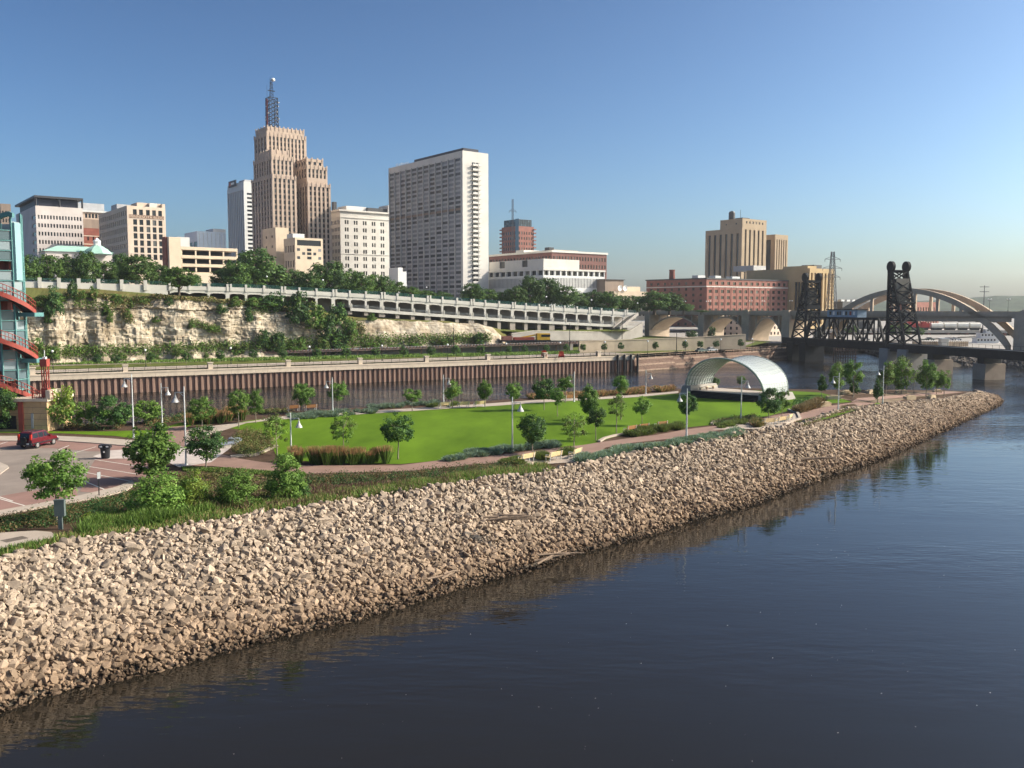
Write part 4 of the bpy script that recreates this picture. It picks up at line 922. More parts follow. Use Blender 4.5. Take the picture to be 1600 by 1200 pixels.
# ================================================================== RIVER WALLS, VIADUCT, BRIDGES
M['pile_rust'] = mat('rusted_sheet_pile', (.32, .20, .15), var=.3, scale=.7, rough=.85, stretch=(1, 1, .12), rnd=.22)
M['cap_stone'] = mat('cream_cap_stone', (.60, .49, .38), var=.1, scale=.6)
angW = math.atan2(WD.y, WD.x)
# ---- sheet pile wall: every pile is a piece of its own
wall = thing('sheet_pile_wall', 'rusty corrugated steel river wall under a pale stone cap and railing', 'river wall', (W0.x, W0.y, 0), angW)
per = 1.42; zc = 3.75
mb = MB(); prof = [(0, .0), (.50, .0), (.66, .50), (1.26, .50), (1.42, .0)]
for i in range(len(prof) - 1):
    a, b_ = prof[i], prof[i + 1]
    mb.face([(a[0], a[1], -1.5), (b_[0], b_[1], -1.5), (b_[0], b_[1], zc), (a[0], a[1], zc)])
    mb.face([(a[0], a[1] + .03, zc), (b_[0], b_[1] + .03, zc), (b_[0], b_[1] + .03, -1.5), (a[0], a[1] + .03, -1.5)])
    mb.face([(a[0], a[1], zc), (b_[0], b_[1], zc), (b_[0], b_[1] + .03, zc), (a[0], a[1] + .03, zc)])
pile = mb.mesh('sheet_pile', M['pile_rust']); n_ = int((S1 - S0) / per)
for k in range(n_): link('sheet_pile', pile, wall, (S0 + per * k, 0, 0))
S1e = S0 + per * n_
MB().box(S0, S1e, .54, .9, -1.5, zc).build('backing_wall', M['concrete_grey'], wall)
mb = MB(); zcap = 5.15
for k in range(int((S1e - S0) / 3.0) + 1):
    a, e = S0 + 3.0 * k + .012, min(S1e, S0 + 3.0 * (k + 1) - .012)
    if e > a: mb.box(a, e, -.32, 1.25, zc, zcap - .35)
tag(mb.build('cap_stones', M['cap_stone'], wall), kind='stuff')
MB().box(S0, S1e, -.42, 1.3, zcap - .35, zcap).build('coping', M['cap_stone'], wall)
for k in range(12):
    s = S0 + 8 + 19.6 * k
    if s < S1e - 1: MB().box(s - .55, s + .55, 0, 1.1, zcap, zcap + 1.45).box(s - .7, s + .7, -.15, 1.25, zcap + 1.45, zcap + 1.65).build('pillar', M['cap_stone'], wall)
mb = MB()
for z in (1.08, .62, .16): mb.bar((S0, .55, zcap + z), (S1e, .55, zcap + z), .06)
for k in range(int((S1e - S0) / 2.45)): mb.bar((S0 + 2.45 * k, .55, zcap), (S0 + 2.45 * k, .55, zcap + 1.1), .08)
for k in range(int((S1e - S0) / .35)): mb.bar((S0 + .35 * k, .55, zcap + .16), (S0 + .35 * k, .55, zcap + 1.05), .022)
tag(mb.build('railing', M['steel_dark'], wall), kind='stuff')
# four dark guide piles where the wall ends
for k in range(4):
    q = wp(S1e + .8 - 2.6 * k, -.75, 0); tag(MB().lathe((0, 0, 0), [(.38, -1.5), (.38, 5.3), (.2, 5.6)], 10).build('mooring_pile', M['steel_dark']), ['rightmost dark steel mooring pile at the end of the rusty river wall', 'second dark mooring pile from the right end of the rusty river wall', 'third dark mooring pile from the right end of the rusty river wall', 'leftmost dark mooring pile in front of the rusty river wall'][k], 'mooring pile', 'mooring piles at the wall end').location = q
# ---- timber bulkhead to the right
M['timber'] = mat('weathered_timber', (.20, .13, .10), var=.3, scale=1.2, rough=.95, stretch=(1, 1, 3))
M['timber_pale'] = mat('dry_timber', (.34, .24, .18), var=.3, scale=1.2, rough=.95)
B0, B1 = wp(S1e + .5, .6, 0), G(1250, 560, 0); bd = (B1 - B0); BL = bd.length; bd.normalize(); bn = Vector((-bd.y, bd.x, 0))
bulk = thing('timber_bulkhead', 'brown timber bulkhead of long planks and a post rail, right of the steel wall', 'bulkhead', B0, math.atan2(bd.y, bd.x))
for k in range(7):
    z = .1 + .62 * k
    for j in range(5): MB().box(BL * j / 5 + .04, BL * (j + 1) / 5 - .04, -1.4 + .28 * k + .05 * (j % 2), -.7 + .28 * k + .4, z - .28, z + .30).build('plank', M['timber' if (k + j) % 3 else 'timber_pale'], bulk)
MB().box(0, BL, .8, 6, -1, 4.3).build('fill', M['dirt'], bulk)
for k in range(28): MB().box(BL * k / 27.5, BL * k / 27.5 + .3, .35, .7, 3.6, 5.6).build('post', M['timber'], bulk)
for z in (4.75, 5.35): MB().box(0, BL, .22, .34, z, z + .22).build('rail', M['timber_pale'], bulk)
# ---- railway trestle in front of the cliff
T = [G(60, 565, NBZ), G(400, 559, NBZ), G(560, 556, NBZ), G(905, 548, NBZ)]
M['trestle_deck'] = mat('weathered_trestle', (.22, .155, .13), var=.25, scale=.8, rough=.9)
tr = thing('railway_trestle', 'long low railway trestle with shadowed underside running along the foot of the cliff', 'trestle', (T[1].x, T[1].y, 0))
o_ = Vector((T[1].x, T[1].y, 0)); TZ = [NBZ + 1.0, NBZ + 1.6, NBZ + 2.1, NBZ + 3.0]
for i in range(3):
    a, c = T[i] - o_, T[i + 1] - o_; d = (c - a).normalized(); n = Vector((-d.y, d.x, 0)); a.z, c.z = TZ[i], TZ[i + 1]
    mb = MB(); q = [a, c, c + n * 5, a + n * 5]; mb.face(q); mb.face([p - Vector((0, 0, .55)) for p in reversed(q)])
    mb.face([a - Vector((0, 0, .55)), c - Vector((0, 0, .55)), c, a]); mb.build('deck', M['trestle_deck'], tr)
    L_ = (c - a).length; mb = MB()
    for k in range(int(L_ / 1.1)): p = a.lerp(c, (k + .5) * 1.1 / L_); mb.obox(p + n * .1 + Vector((0, 0, .14)), d * .28, n * .35, (0, 0, .14))
    if i > 0: tag(mb.build('tie_ends', M['timber'], tr), kind='stuff')
    for k in range(int(L_ / 7)):
        p = a.lerp(c, k * 7 / L_); MB().bar((p.x + n.x, p.y + n.y, NBZ - .1), (p.x + n.x, p.y + n.y, p.z - .55), .4).build('post', M['timber'], tr)
    for r_ in (1.6, 3.05): MB().bar(a + n * r_ + Vector((0, 0, .1)), c + n * r_ + Vector((0, 0, .1)), .09, .18).build('rail', M['steel_grey'], tr)
    mb = MB(); f_ = [a + n * 4.6, c + n * 4.6]; mb.face([Vector((p.x, p.y, NBZ - .2)) for p in f_] + [p - Vector((0, 0, .6)) for p in reversed(f_)]); mb.build('back_wall', M['concrete_grey'], tr)
# ---- concrete retaining walls right of the cliff
def wallseg(name, label, pts, m, thick=.6, cap=None):
    """pts: (ground point, top z)"""
    o = pts[0][0]; t = thing(name, label, 'retaining wall', (o.x, o.y, 0)); o = Vector((o.x, o.y, 0))
    for (p, z), (q, z2) in zip(pts, pts[1:]):
        d = Vector((q.x - p.x, q.y - p.y, 0)).normalized(); n = Vector((-d.y, d.x, 0)) * thick; mb = MB(); a, c = p - o, q - o
        f = [Vector((a.x, a.y, p.z)), Vector((c.x, c.y, q.z)), Vector((c.x, c.y, z2)), Vector((a.x, a.y, z))]; g = [x + n for x in f]
        mb.face(f); mb.face(list(reversed(g))); mb.face([f[3], f[2], g[2], g[3]]); mb.face([f[0], f[3], g[3], g[0]]); mb.face([f[1], g[1], g[2], f[2]]); mb.build('wall_panel', M[m], t)
        if cap: MB().bar(f[3] + n * .5 + Vector((0, 0, .12)), f[2] + n * .5 + Vector((0, 0, .12)), thick + .25, .3).build('coping', M[cap], t)
    return t
def zat(px, py, Y): return V(px, py, Y).z
Wr = [G(p, y, NBZ) for p, y in ((905, 551), (960, 549.5), (1030, 548), (1100, 546.5), (1165, 545.5))]
wallseg('lower_retaining_wall', 'tan concrete retaining wall behind the row of young promenade trees', [(p, zat(800, t, p.y)) for p, t in zip(Wr, (534, 532.5, 530, 527, 523))], 'concrete_tan', .6, 'concrete_tan')
Wu = [(800, 534, 318), (835, 532, 324), (905, 532, 338), (955, 531, 350), (985, 530, 358), (1004, 526, 364)]
wallseg('upper_retaining_wall', 'grey concrete retaining wall below the columns of the long viaduct', [(V(p, y, d), zat(800, t, d)) for (p, y, d), t in zip(Wu, (522, 517.5, 518.5, 520, 517, 505))], 'concrete_grey', .6, 'concrete')
# ---- the long white viaduct
vd = thing('viaduct', 'long white two level roadway viaduct sloping down along the top of the cliff', 'viaduct', via_pt(300)); vo = vd.location.copy()
M['via_white'] = mat('white_viaduct_concrete', (.56, .53, .48), var=.08, scale=.3); M['via_grey'] = mat('stained_pier_concrete', (.34, .29, .25), var=.2, scale=.4)
NBAY = 31
def vpx(k):
    """pixel column of bay line k: equal 6 m spacing along the road"""
    a, b_ = via_pt(262), via_pt(995); p = a.lerp(b_, k / NBAY); return p.x / p.y * FPX + 800
VX = [vpx(k) for k in range(NBAY + 1)]
fh_ = lambda px: interp(px, [(262, 2.0), (560, 2.15), (1000, 2.0)])
low_gap = [(560, 25.5), (640, 25.5), (800, 23), (995, 19)]
mesh_post = None
for k in range(NBAY):
    a, c = via_pt(VX[k]) - vo, via_pt(VX[k + 1]) - vo; d = Vector((c.x - a.x, c.y - a.y, 0)).normalized(); n = Vector((-d.y, d.x, 0)); up = Vector((0, 0, 1)); h = fh_(VX[k])
    for nm, t0, t1, off, thick, m in (('fascia', -h * .62, 0, -.12, .5, 'via_white'), ('girder', -h, -h * .62, .05, .5, 'via_white')):
        mb = MB(); f = [a + up * t0 + n * off, c + up * t0 + n * off, c + up * t1 + n * off, a + up * t1 + n * off]; g = [p + n * thick for p in f]
        mb.face(f); mb.face([f[3], f[2], g[2], g[3]]); mb.face([f[0], g[0], g[1], f[1]]); mb.face(list(reversed(g))); mb.build(nm, M[m], vd)
    mb = MB(); q = [a - up * .5, c - up * .5, c - up * .5 + n * 14, a - up * .5 + n * 14]; mb.face(q); mb.face([p - up * .5 for p in reversed(q)]); mb.build('deck', M['concrete_grey'], vd)
    # shallow arch under each bay
    mb = MB(); N = 8
    for i in range(N):
        t0, t1 = i / N, (i + 1) / N; z0_, z1_ = -h - .5 * abs(2 * t0 - 1) ** 3, -h - .5 * abs(2 * t1 - 1) ** 3
        p0, p1 = a.lerp(c, t0) + n * .08, a.lerp(c, t1) + n * .08
        mb.face([p0 + up * z0_, p1 + up * z1_, p1 - up * h, p0 - up * h]); mb.face([p0 + up * z0_, p0 + up * z0_ + n * .45, p1 + up * z1_ + n * .45, p1 + up * z1_])
    mb.build('spandrel_arch', M['via_white'], vd)
    mb = MB()
    for z in (.25, .6, 1.0): mb.bar(a + up * z + n * .1, c + up * z + n * .1, .10)
    for i in range(12): p = a.lerp(c, (i + .5) / 12) + n * .1; mb.bar(p, p + up * 1.0, .05)
    tag(mb.build('railing', M['teal_rail'] if 'teal_rail' in M else M.setdefault('teal_rail', mat('green_railing', (.03, .12, .11), var=.2)), vd), kind='stuff')
    big = (k % 3 == 0)
    MB().obox(a + n * .05 - up * .2, d * .33, n * .32, up * 1.15).build('pillar', M['via_white'], vd)
    if big: MB().obox(a + d * 1.05 + n * .05 - up * .1, d * .30, n * .32, up * 1.1).build('pillar', M['via_white'], vd)
    if VX[k] > 300:
        lo = interp(VX[k], [(300, 19.5), (420, 20), (555, 18), (700, 15), (790, 11.5), (995, 9)]) - vo.z; hasl = VX[k] > 545
        z2 = None
        if hasl:
            pl = interp(VX[k], [(545, 480.5), (640, 487.5), (800, 498.5), (964, 507.3), (995, 509)]); dz = V(800, pl, via_d(VX[k])).z - vo.z; z2 = dz
        w = .62 if big else .36
        MB().obox(a + n * .35 + up * ((-h + (z2 if hasl else lo)) / 2 + a.z / 2 if False else 0) + up * ((a.z - h + (z2 if hasl else lo)) / 2 - a.z), d * w, n * .3, up * ((a.z - h - (z2 if hasl else lo)) / 2)).build('column', M['via_white'], vd)
        if hasl:
            pl2 = interp(VX[k + 1], [(545, 480.5), (640, 487.5), (800, 498.5), (964, 507.3), (995, 509)]); dz2 = V(800, pl2, via_d(VX[k + 1])).z - vo.z
            A_, C_ = Vector((a.x, a.y, dz)) - n * .5, Vector((c.x, c.y, dz2)) - n * .5
            mb = MB(); f = [A_ - up * 1.05, C_ - up * 1.05, C_, A_]; g = [p + n * 13 for p in f]; mb.face(f); mb.face([f[3], f[2], g[2], g[3]]); mb.face([f[0], g[0], g[1], f[1]]); mb.build('lower_deck', M['via_white'], vd)
            MB().obox(A_ + d * .5 + n * .1 + up * .45, d * .16, n * .16, up * .9).build('rail_post', M['via_white'], vd)
            mb = MB(); mb.bar(A_ + n * .1 + up * .85, C_ + n * .1 + up * .85, .08); mb.bar(A_ + n * .1 + up * .45, C_ + n * .1 + up * .45, .06); mb.build('guard_rail', M['steel_grey'], vd)
            w2 = 1.15 if big else .7
            MB().obox(A_ + n * 1.2 + up * ((lo - dz - 1.05) / 2), d * w2, n * .8, up * ((dz - 1.05 - lo) / 2)).build('pier', M['via_grey'], vd)
    if VX[k] > 530:
        lo = interp(VX[k], [(530, 18), (700, 14), (790, 11), (995, 9)]) - vo.z
        mb = MB(); f = [Vector((a.x, a.y, lo)) + n * 8, Vector((c.x, c.y, lo)) + n * 8, c + n * 8 - up * .6, a + n * 8 - up * .6]; mb.face(f); mb.build('back_wall', M['concrete_grey'], vd)
# plain retaining wall where the roadway runs on solid ground
pw = [(-300, 27), (27, 26.2), (150, 25.2), (262, 24.0)]; PX = [-160, -100, -40, 20, 62, 92, 123, 154, 190, 227, 262]
rw = thing('promenade_wall', 'pale concrete roadway wall with pillars and rail along the cliff top', 'retaining wall', via_pt(27)); ro = rw.location.copy(); up = Vector((0, 0, 1))
for k in range(len(PX) - 1):
    a, c = via_pt(PX[k]) - ro, via_pt(PX[k + 1]) - ro; d = Vector((c.x - a.x, c.y - a.y, 0)).normalized(); n = Vector((-d.y, d.x, 0)); la, lc = interp(PX[k], pw) - 2.5 - ro.z, interp(PX[k + 1], pw) - 2.5 - ro.z
    mb = MB(); f = [Vector((a.x, a.y, la)), Vector((c.x, c.y, lc)), c, a]; g = [p + n * .5 for p in f]; mb.face(f); mb.face([f[3], f[2], g[2], g[3]]); mb.face(list(reversed(g))); mb.build('wall_panel', M['via_white'], rw)
    MB().obox(a + up * -.2, d * .5, n * .45, up * 1.5).build('pillar', M['via_white'], rw)
    mb = MB()
    for z in (.3, .7, 1.05): mb.bar(a + up * z + n * .2, c + up * z + n * .2, .09)
    mb.build('rail', M['teal_rail'], rw)
# stair from the viaduct end down
# ---- stair flight between viaduct and bridge
a, c = V(997, 490, 362), V(968, 513, 352); st = thing('bridge_stair', 'concrete stair slanting down between the viaduct end and the arch bridge', 'stair', c); a = a - c; c0 = Vector((0, 0, 0)); d = Vector((a.x, a.y, 0)).normalized(); n = Vector((-d.y, d.x, 0))
for s_ in (0, 3): MB().bar(c0 + n * s_, a + n * s_, .35, 1.1).build('stringer', M['concrete_grey'], st)
for k in range(24): p = c0.lerp(a, k / 24); MB().obox(p + n * 1.5, d * .2, n * 1.45, (0, 0, .06)).build('step', M['concrete_grey'], st)

# ---- the concrete arch bridge
M['bridge'] = mat('bridge_concrete', (.46, .36, .265), var=.16, scale=.22, bump=.2, bscale=2)
RB0 = Vector((68.6, 480, 0)); RD = Vector((.61, -.7924, 0)); RN = Vector((-.7924, -.61, 0))       # along the deck towards the right bank; RN faces the camera
def rlen(px):
    k = (px - 800) / FPX; return (k * RB0.y - RB0.x) / (RD.x - k * RD.y)
ZD = 18.0
rb = thing('arch_bridge', 'tan concrete road bridge of several arches, the biggest arch rising over its deck', 'bridge', RB0); up = Vector((0, 0, 1))
RP = lambda s, t, z: RD * s + RN * t + up * z
WB = 14.0
def rbox(s0, s1, t0, t1, z0, z1, nm, m='bridge', parent=None):
    return MB().obox(RP((s0 + s1) / 2, (t0 + t1) / 2, (z0 + z1) / 2), RD * (s1 - s0) / 2, RN * (t1 - t0) / 2, up * (z1 - z0) / 2).build(nm, M[m], parent or rb)
sA, sP1, sP2, sP3 = rlen(1012), rlen(1096), rlen(1165), rlen(1228)
sM0, sM1, sE = rlen(1312), rlen(1552), rlen(1588)
ztop_at = lambda s: ZD + .2
rbox(-14, sE + 60, -WB, 0, ZD - 1.5, ZD - .9, 'deck')
for t in (-.35, -WB): rbox(-14, sE + 60, t, t + .35, ZD - 1.5, ZD + .9, 'parapet')
def arch_pts(s0, s1, zs, zc, n=22): return [(lerp(s0, s1, i / n), zs + (zc - zs) * (1 - (2 * i / n - 1) ** 2) ** .85) for i in range(n + 1)]
def barrel(s0, s1, zs, zc, thick, t0, t1, nm):
    inn = arch_pts(s0, s1, zs, zc); out = [(s, z + thick) for s, z in inn]; mb = MB()
    for (a, b_), (c, d) in zip(zip(inn, out), zip(inn[1:], out[1:])):
        for t in (t0, t1): mb.face([RP(a[0], t, a[1]), RP(c[0], t, c[1]), RP(d[0], t, d[1]), RP(b_[0], t, b_[1])])
        mb.face([RP(a[0], t0, a[1]), RP(a[0], t1, a[1]), RP(c[0], t1, c[1]), RP(c[0], t0, c[1])]); mb.face([RP(b_[0], t0, b_[1]), RP(d[0], t0, d[1]), RP(d[0], t1, d[1]), RP(b_[0], t1, b_[1])])
    return mb.build(nm, M['bridge'], rb)
for (s0, s1, zs, nm) in ((sA, sP1, 8.5, 'arch'), (sP1, sP2, 8, 'arch'), (sP2, sP3, 3.5, 'arch')):
    barrel(s0 + 2, s1 - 1.5, zs, ZD - 2.6, .75, -WB + .6, -.6, nm)
    for t in (-.9, -WB + .6):
        for k in range(1, 6):
            s = lerp(s0 + 2, s1 - 1.5, k / 6); zz = zs + (ZD - 2.6 - zs) * (1 - (2 * k / 6 - 1) ** 2) ** .85 + .7
            if zz < ZD - 1.7: rbox(s - .3, s + .3, t - .3, t + .3, zz, ZD - 1.5, 'spandrel_post')
for s, w, zb_ in ((sA, 3.4, 4), (sP1, 3.6, 3), (sP2, 4.2, -2), (sP3, 4.2, -2)):
    rbox(s - w / 2, s + w / 2, -WB - .8, .8, zb_, ZD - 1.2, 'pier'); rbox(s - w / 2 + .3, s + w / 2 - .3, -.6, 1.1, ZD - 1.2, ZD + 1.2, 'pier_cap')
rbox(sP3 + 2.1, sM0, -WB + 1, -1, ZD - 3.0, ZD - 1.5, 'floor_beam')
# main arch: two ribs rising above the roadway, hangers and posts
APEX = V(1425, 450, RB0.y + RD.y * rlen(1425)).z
sS, sF = rlen(1268), rlen(1577)
for t0 in (-1.4, -WB):
    inn = arch_pts(sS, sF, 3.0, APEX - 2.0, 40); mb = MB(); n = len(inn)
    th = [2.0 + 1.6 * abs(2 * i / (n - 1) - 1) ** 2 for i in range(n)]
    out = [(s, z + h) for (s, z), h in zip(inn, th)]
    for i in range(n - 1):
        a, c, b_, d = inn[i], inn[i + 1], out[i], out[i + 1]
        for t in (t0, t0 + 1.4): mb.face([RP(a[0], t, a[1]), RP(c[0], t, c[1]), RP(d[0], t, d[1]), RP(b_[0], t, b_[1])])
        mb.face([RP(a[0], t0, a[1]), RP(a[0], t0 + 1.4, a[1]), RP(c[0], t0 + 1.4, c[1]), RP(c[0], t0, c[1])]); mb.face([RP(b_[0], t0, b_[1]), RP(d[0], t0, d[1]), RP(d[0], t0 + 1.4, d[1]), RP(b_[0], t0 + 1.4, b_[1])])
    mb.build('arch_rib', M['bridge'], rb)
    for k in range(1, 9):
        s = lerp(sS, sF, k / 9); zz = 3.0 + (APEX - 5.0) * (1 - (2 * k / 9 - 1) ** 2) ** .85
        if zz > ZD + 1: rbox(s - .55, s + .55, t0 + .3, t0 + 1.1, ZD - 1.5, zz + .4, 'hanger')
for k in range(1, 13):
    s = lerp(sS, sF, k / 13); rbox(s - .35, s + .35, -WB + .6, -.8, ZD - 3.2, ZD - 1.5, 'floor_beam')
rbox(sM0, sF, -.9, -.5, ZD - 3.0, ZD - 1.5, 'edge_girder')
# big rounded pier at the right
mb = MB(); prof = [(-1, 7.5), (0, 7.5)]
c = RP(sE + 6, -WB / 2, 0)
mb = MB(); zt_ = ZD + 2.0; N = 10
for t in (1.6, -WB - 1.6): pass
mb.obox(RP(sE + 6, -WB / 2, (zt_ - 3) / 2 - 1), RD * 6.5, RN * (WB / 2 + 1.6), up * ((zt_ - 3) / 2 + 1)); mb.build('river_pier', M['bridge'], rb)
mb = MB()
for i in range(N):
    a0, a1 = math.pi * i / N, math.pi * (i + 1) / N; f = lambda a, t: RP(sE + 6 - 6.5 * math.cos(a), t, zt_ - 3 + 3.0 * math.sin(a))
    mb.face([f(a0, 1.6), f(a1, 1.6), f(a1, -WB - 1.6), f(a0, -WB - 1.6)])
    mb.face([RP(sE + 6, 1.6, zt_ - 3), f(a1, 1.6), f(a0, 1.6)]); mb.face([RP(sE + 6, -WB - 1.6, zt_ - 3), f(a0, -WB - 1.6), f(a1, -WB - 1.6)])
mb.build('pier_head', M['bridge'], rb)
for k in range(7): rbox(sE + 1.0 + 1.65 * k, sE + 1.3 + 1.65 * k, 1.6, 1.75, 1, ZD - 4, 'pier_flute')
# lamps on the bridge
M['lamp_globe'] = mat('white_globe', (.85, .85, .82), var=.02, rough=.3)
def globe_lamp(h, r, m='steel_dark', two=False):
    t = thing('globe_lamp', 'x', 'lamp'); MB().lathe((0, 0, 0), [(.14, 0), (.12, .5), (.06, .6), (.05, h - r)], 6).build('pole', M[m], t)
    xs = (-.55, .55) if two else (0,)
    if two: MB().bar((-.55, 0, h - r - .25), (.55, 0, h - r - .25), .08).build('crossbar', M[m], t)
    for x in xs: MB().lathe((x, 0, h), [(.04, -r), (r * .75, -r * .66), (r, 0), (r * .75, r * .66), (.04, r)], 8).build('globe', M['lamp_globe'], t)
    return t
bl = globe_lamp(4.6, .27, two=True); first = True
for i, (px, t) in enumerate(((1009, .6), (1019, -WB), (1069, .6), (1075, -WB), (1108, .6), (1162, -WB), (1172, .6), (1205, -WB), (1541, -1), (1570, -1))):
    o = bl if first else copy_tree(bl); first = False; q = RB0 + RD * rlen(px) + RN * (t - .2); o.location = (q.x, q.y, ZD + .85)
    tag(o, 'twin globe lamp ' + ['nearest the stair end of the arch bridge, near parapet', 'nearest the stair end of the arch bridge, far parapet', 'over the middle of the first arch, near parapet', 'over the middle of the first arch, far parapet', 'over the second bridge pier', 'short of the third bridge pier, far parapet', 'over the third bridge pier, near parapet', 'over the third arch, far parapet', 'at the right foot of the great arch', 'beside the big rounded river pier'][i], 'street lamp', 'lamps along the arch bridge')

# ---- the railway lift bridge
L0, L1 = Vector((109, 363, 0)), Vector((139, 244, 0)); LD = (L1 - L0).normalized(); LN = Vector((LD.y, -LD.x, 0)); ZR = 8.4
if LN.y > 0: LN = -LN
def lt(px):
    k = (px - 800) / FPX; return (k * L0.y - L0.x) / (LD.x - k * LD.y)
lb = thing('lift_bridge', 'black steel railway lift bridge with two tall lattice towers and a truss span', 'bridge', L0); LP = lambda s, t, z: LD * s + LN * t + up * z
sL, sR = lt(1268), lt(1397); HW = 2.9
def tower(s0, ztop, face, slope):
    """slanted-leg lattice tower; face=+1 when its upright legs are on the right"""
    mb = MB(); front, back = s0, s0 + slope
    for t in (-HW, HW):
        mb.bar(LP(front, t, ZR - 1), LP(front, t, ztop), .8, .7); mb.bar(LP(back, t, ZR - 1), LP(front + slope * .16, t, ztop - 1.2), .6, .55)
        nlev = 6
        for k in range(nlev):
            z0_, z1_ = lerp(ZR, ztop - 1.5, k / nlev), lerp(ZR, ztop - 1.5, (k + 1) / nlev); b0, b1 = lerp(back, front + slope * .16, (z0_ - ZR) / (ztop - ZR)), lerp(back, front + slope * .16, (z1_ - ZR) / (ztop - ZR))
            mb.bar(LP(front, t, z0_), LP(b1, t, z1_), .38); mb.bar(LP(b0, t, z0_), LP(front, t, z1_), .38); mb.bar(LP(front, t, z1_), LP(b1, t, z1_), .45)
    mb.build('tower_legs', M['steel_dark'], lb)
    mb = MB()
    for k in range(5):
        z0_, z1_ = lerp(ZR + 7, ztop - 1, k / 5), lerp(ZR + 7, ztop - 1, (k + 1) / 5)
        mb.bar(LP(front, -HW, z0_), LP(front, HW, z1_), .34); mb.bar(LP(front, HW, z0_), LP(front, -HW, z1_), .34); mb.bar(LP(front, -HW, z1_), LP(front, HW, z1_), .42); mb.bar(LP(front, -HW, z0_), LP(front, HW, z0_), .42)
        f = lambda z: lerp(back, front + slope * .16, (z - ZR) / (ztop - ZR))
        mb.bar(LP(f(z0_), -HW, z0_), LP(f(z1_), HW, z1_), .34); mb.bar(LP(f(z0_), HW, z0_), LP(f(z1_), -HW, z1_), .34); mb.bar(LP(f(z1_), -HW, z1_), LP(f(z1_), HW, z1_), .4)
    mb.bar(LP(front, -HW - .3, ztop - 1.2), LP(front, HW + .3, ztop - 1.2), .9); mb.bar(LP(front, -HW, ztop - 11), LP(front, HW, ztop - 11), .9, 1.5)
    mb.build('tower_bracing', M['steel_dark'], lb)
    cx = front + slope * .10
    for t in (-HW, HW):                                           # cable sheaves on the tower top
        mb = MB(); N = 18; r = 1.75
        for k in range(N):
            a0, a1 = 2 * math.pi * k / N, 2 * math.pi * (k + 1) / N; f = lambda a, w, rr_: LP(cx + rr_ * math.cos(a), t + w, ztop + .3 + rr_ * math.sin(a))
            mb.face([f(a0, -.45, r), f(a1, -.45, r), f(a1, .45, r), f(a0, .45, r)])
            for w in (-.45, .45): mb.face([f(a0, w, r), f(a0, w, .3), f(a1, w, .3), f(a1, w, r)])
        mb.build('sheave', M['steel_dark'], lb)
        MB().bar(LP(front + slope * .1, t, ztop), LP(front + slope * .1, t, ztop - 8), .5).build('cable', M['steel_dark'], lb)
    M['weight'] = M.get('weight') or mat('counterweight_concrete', (.20, .18, .15), var=.15, scale=.5)
    MB().obox(LP(front + slope * .22, 0, ztop - 7.2), LD * abs(slope) * .12, LN * (HW - .5), up * 3.6).build('counterweight', M['weight'], lb)
    MB().obox(LP(front + slope * .3, 0, ztop - 11.4), LD * abs(slope) * .32, LN * (HW + .2), up * .35).build('platform', M['steel_dark'], lb)
zT = V(1397, 414, L0.y + LD.y * sR).z - .9; zT2 = V(1262, 431, L0.y + LD.y * sL).z - .9
tower(sL, zT2, 1, -9.5); tower(sR, zT, -1, 9.5)
def truss(s0, s1, h, n, nm):
    mb = MB()
    for t in (-HW, HW):
        mb.bar(LP(s0, t, ZR), LP(s1, t, ZR), .8); st = (s1 - s0) / n
        mb.bar(LP(s0 + st * .6, t, ZR + h), LP(s1 - st * .6, t, ZR + h), .75)
        mb.bar(LP(s0, t, ZR), LP(s0 + st * .6, t, ZR + h), .6); mb.bar(LP(s1, t, ZR), LP(s1 - st * .6, t, ZR + h), .6)
        for k in range(1, n):
            s = s0 + st * k; mb.bar(LP(s, t, ZR), LP(s, t, ZR + h), .38)
            if k < n - 1: 
                if k % 2: mb.bar(LP(s, t, ZR + h), LP(s + st, t, ZR), .48)
                else: mb.bar(LP(s, t, ZR), LP(s + st, t, ZR + h), .48)
    for k in range(1, n): s = s0 + (s1 - s0) * k / n; mb.bar(LP(s, -HW, ZR + h), LP(s, HW, ZR + h), .3); mb.bar(LP(s, -HW, ZR + h), LP(s + (s1 - s0) / n * .8, HW, ZR + h), .2)
    return mb.build(nm, M['steel_dark'], lb)
truss(sL + 1, sR - 1, 8.2, 8, 'lift_truss')
for s0_, s1_, nm in ((sL - 16, sR, 'girder'), (sR, lt(1640), 'girder')):
    for t in (-HW, HW): MB().obox(LP((s0_ + s1_) / 2, t, ZR - 1.0), LD * (s1_ - s0_) / 2, LN * .25, up * 1.25).build(nm, M['steel_dark'], lb)
MB().obox(LP((sL - 16 + lt(1640)) / 2, 0, ZR - .1), LD * (lt(1640) - sL + 16) / 2, LN * (HW - .3), up * .2).build('track_deck', M['steel_dark'], lb)
mb = MB()
for t in (-HW,):
    mb.bar(LP(sR, t - .4, ZR + 1.2), LP(lt(1640), t - .4, ZR + 1.2), .06)
    for k in range(24): s = lerp(sR, lt(1640), k / 24); mb.bar(LP(s, t - .4, ZR), LP(s, t - .4, ZR + 1.2), .06)
mb.build('handrail', M['steel_dark'], lb)
M['pier_stone'] = mat('pier_stone', (.33, .25, .19), var=.15, scale=.4)
for px in (1467, 1547):
    s = lt(px); MB().obox(LP(s, 0, 1.1), LD * 2.4, LN * 3.4, up * 3.4).build('pier', M['pier_stone'], lb); MB().obox(LP(s, 0, 5.4), LD * 1.2, LN * 3.0, up * .9).build('bearing', M['steel_dark'], lb)
for s in (sL, sR, sR + 9, sL - 9): MB().obox(LP(s, 0, 2.6), LD * 2.2, LN * 4.0, up * 4.4).build('tower_pier', M['concrete_grey' if s > sL else 'steel_dark'], lb)
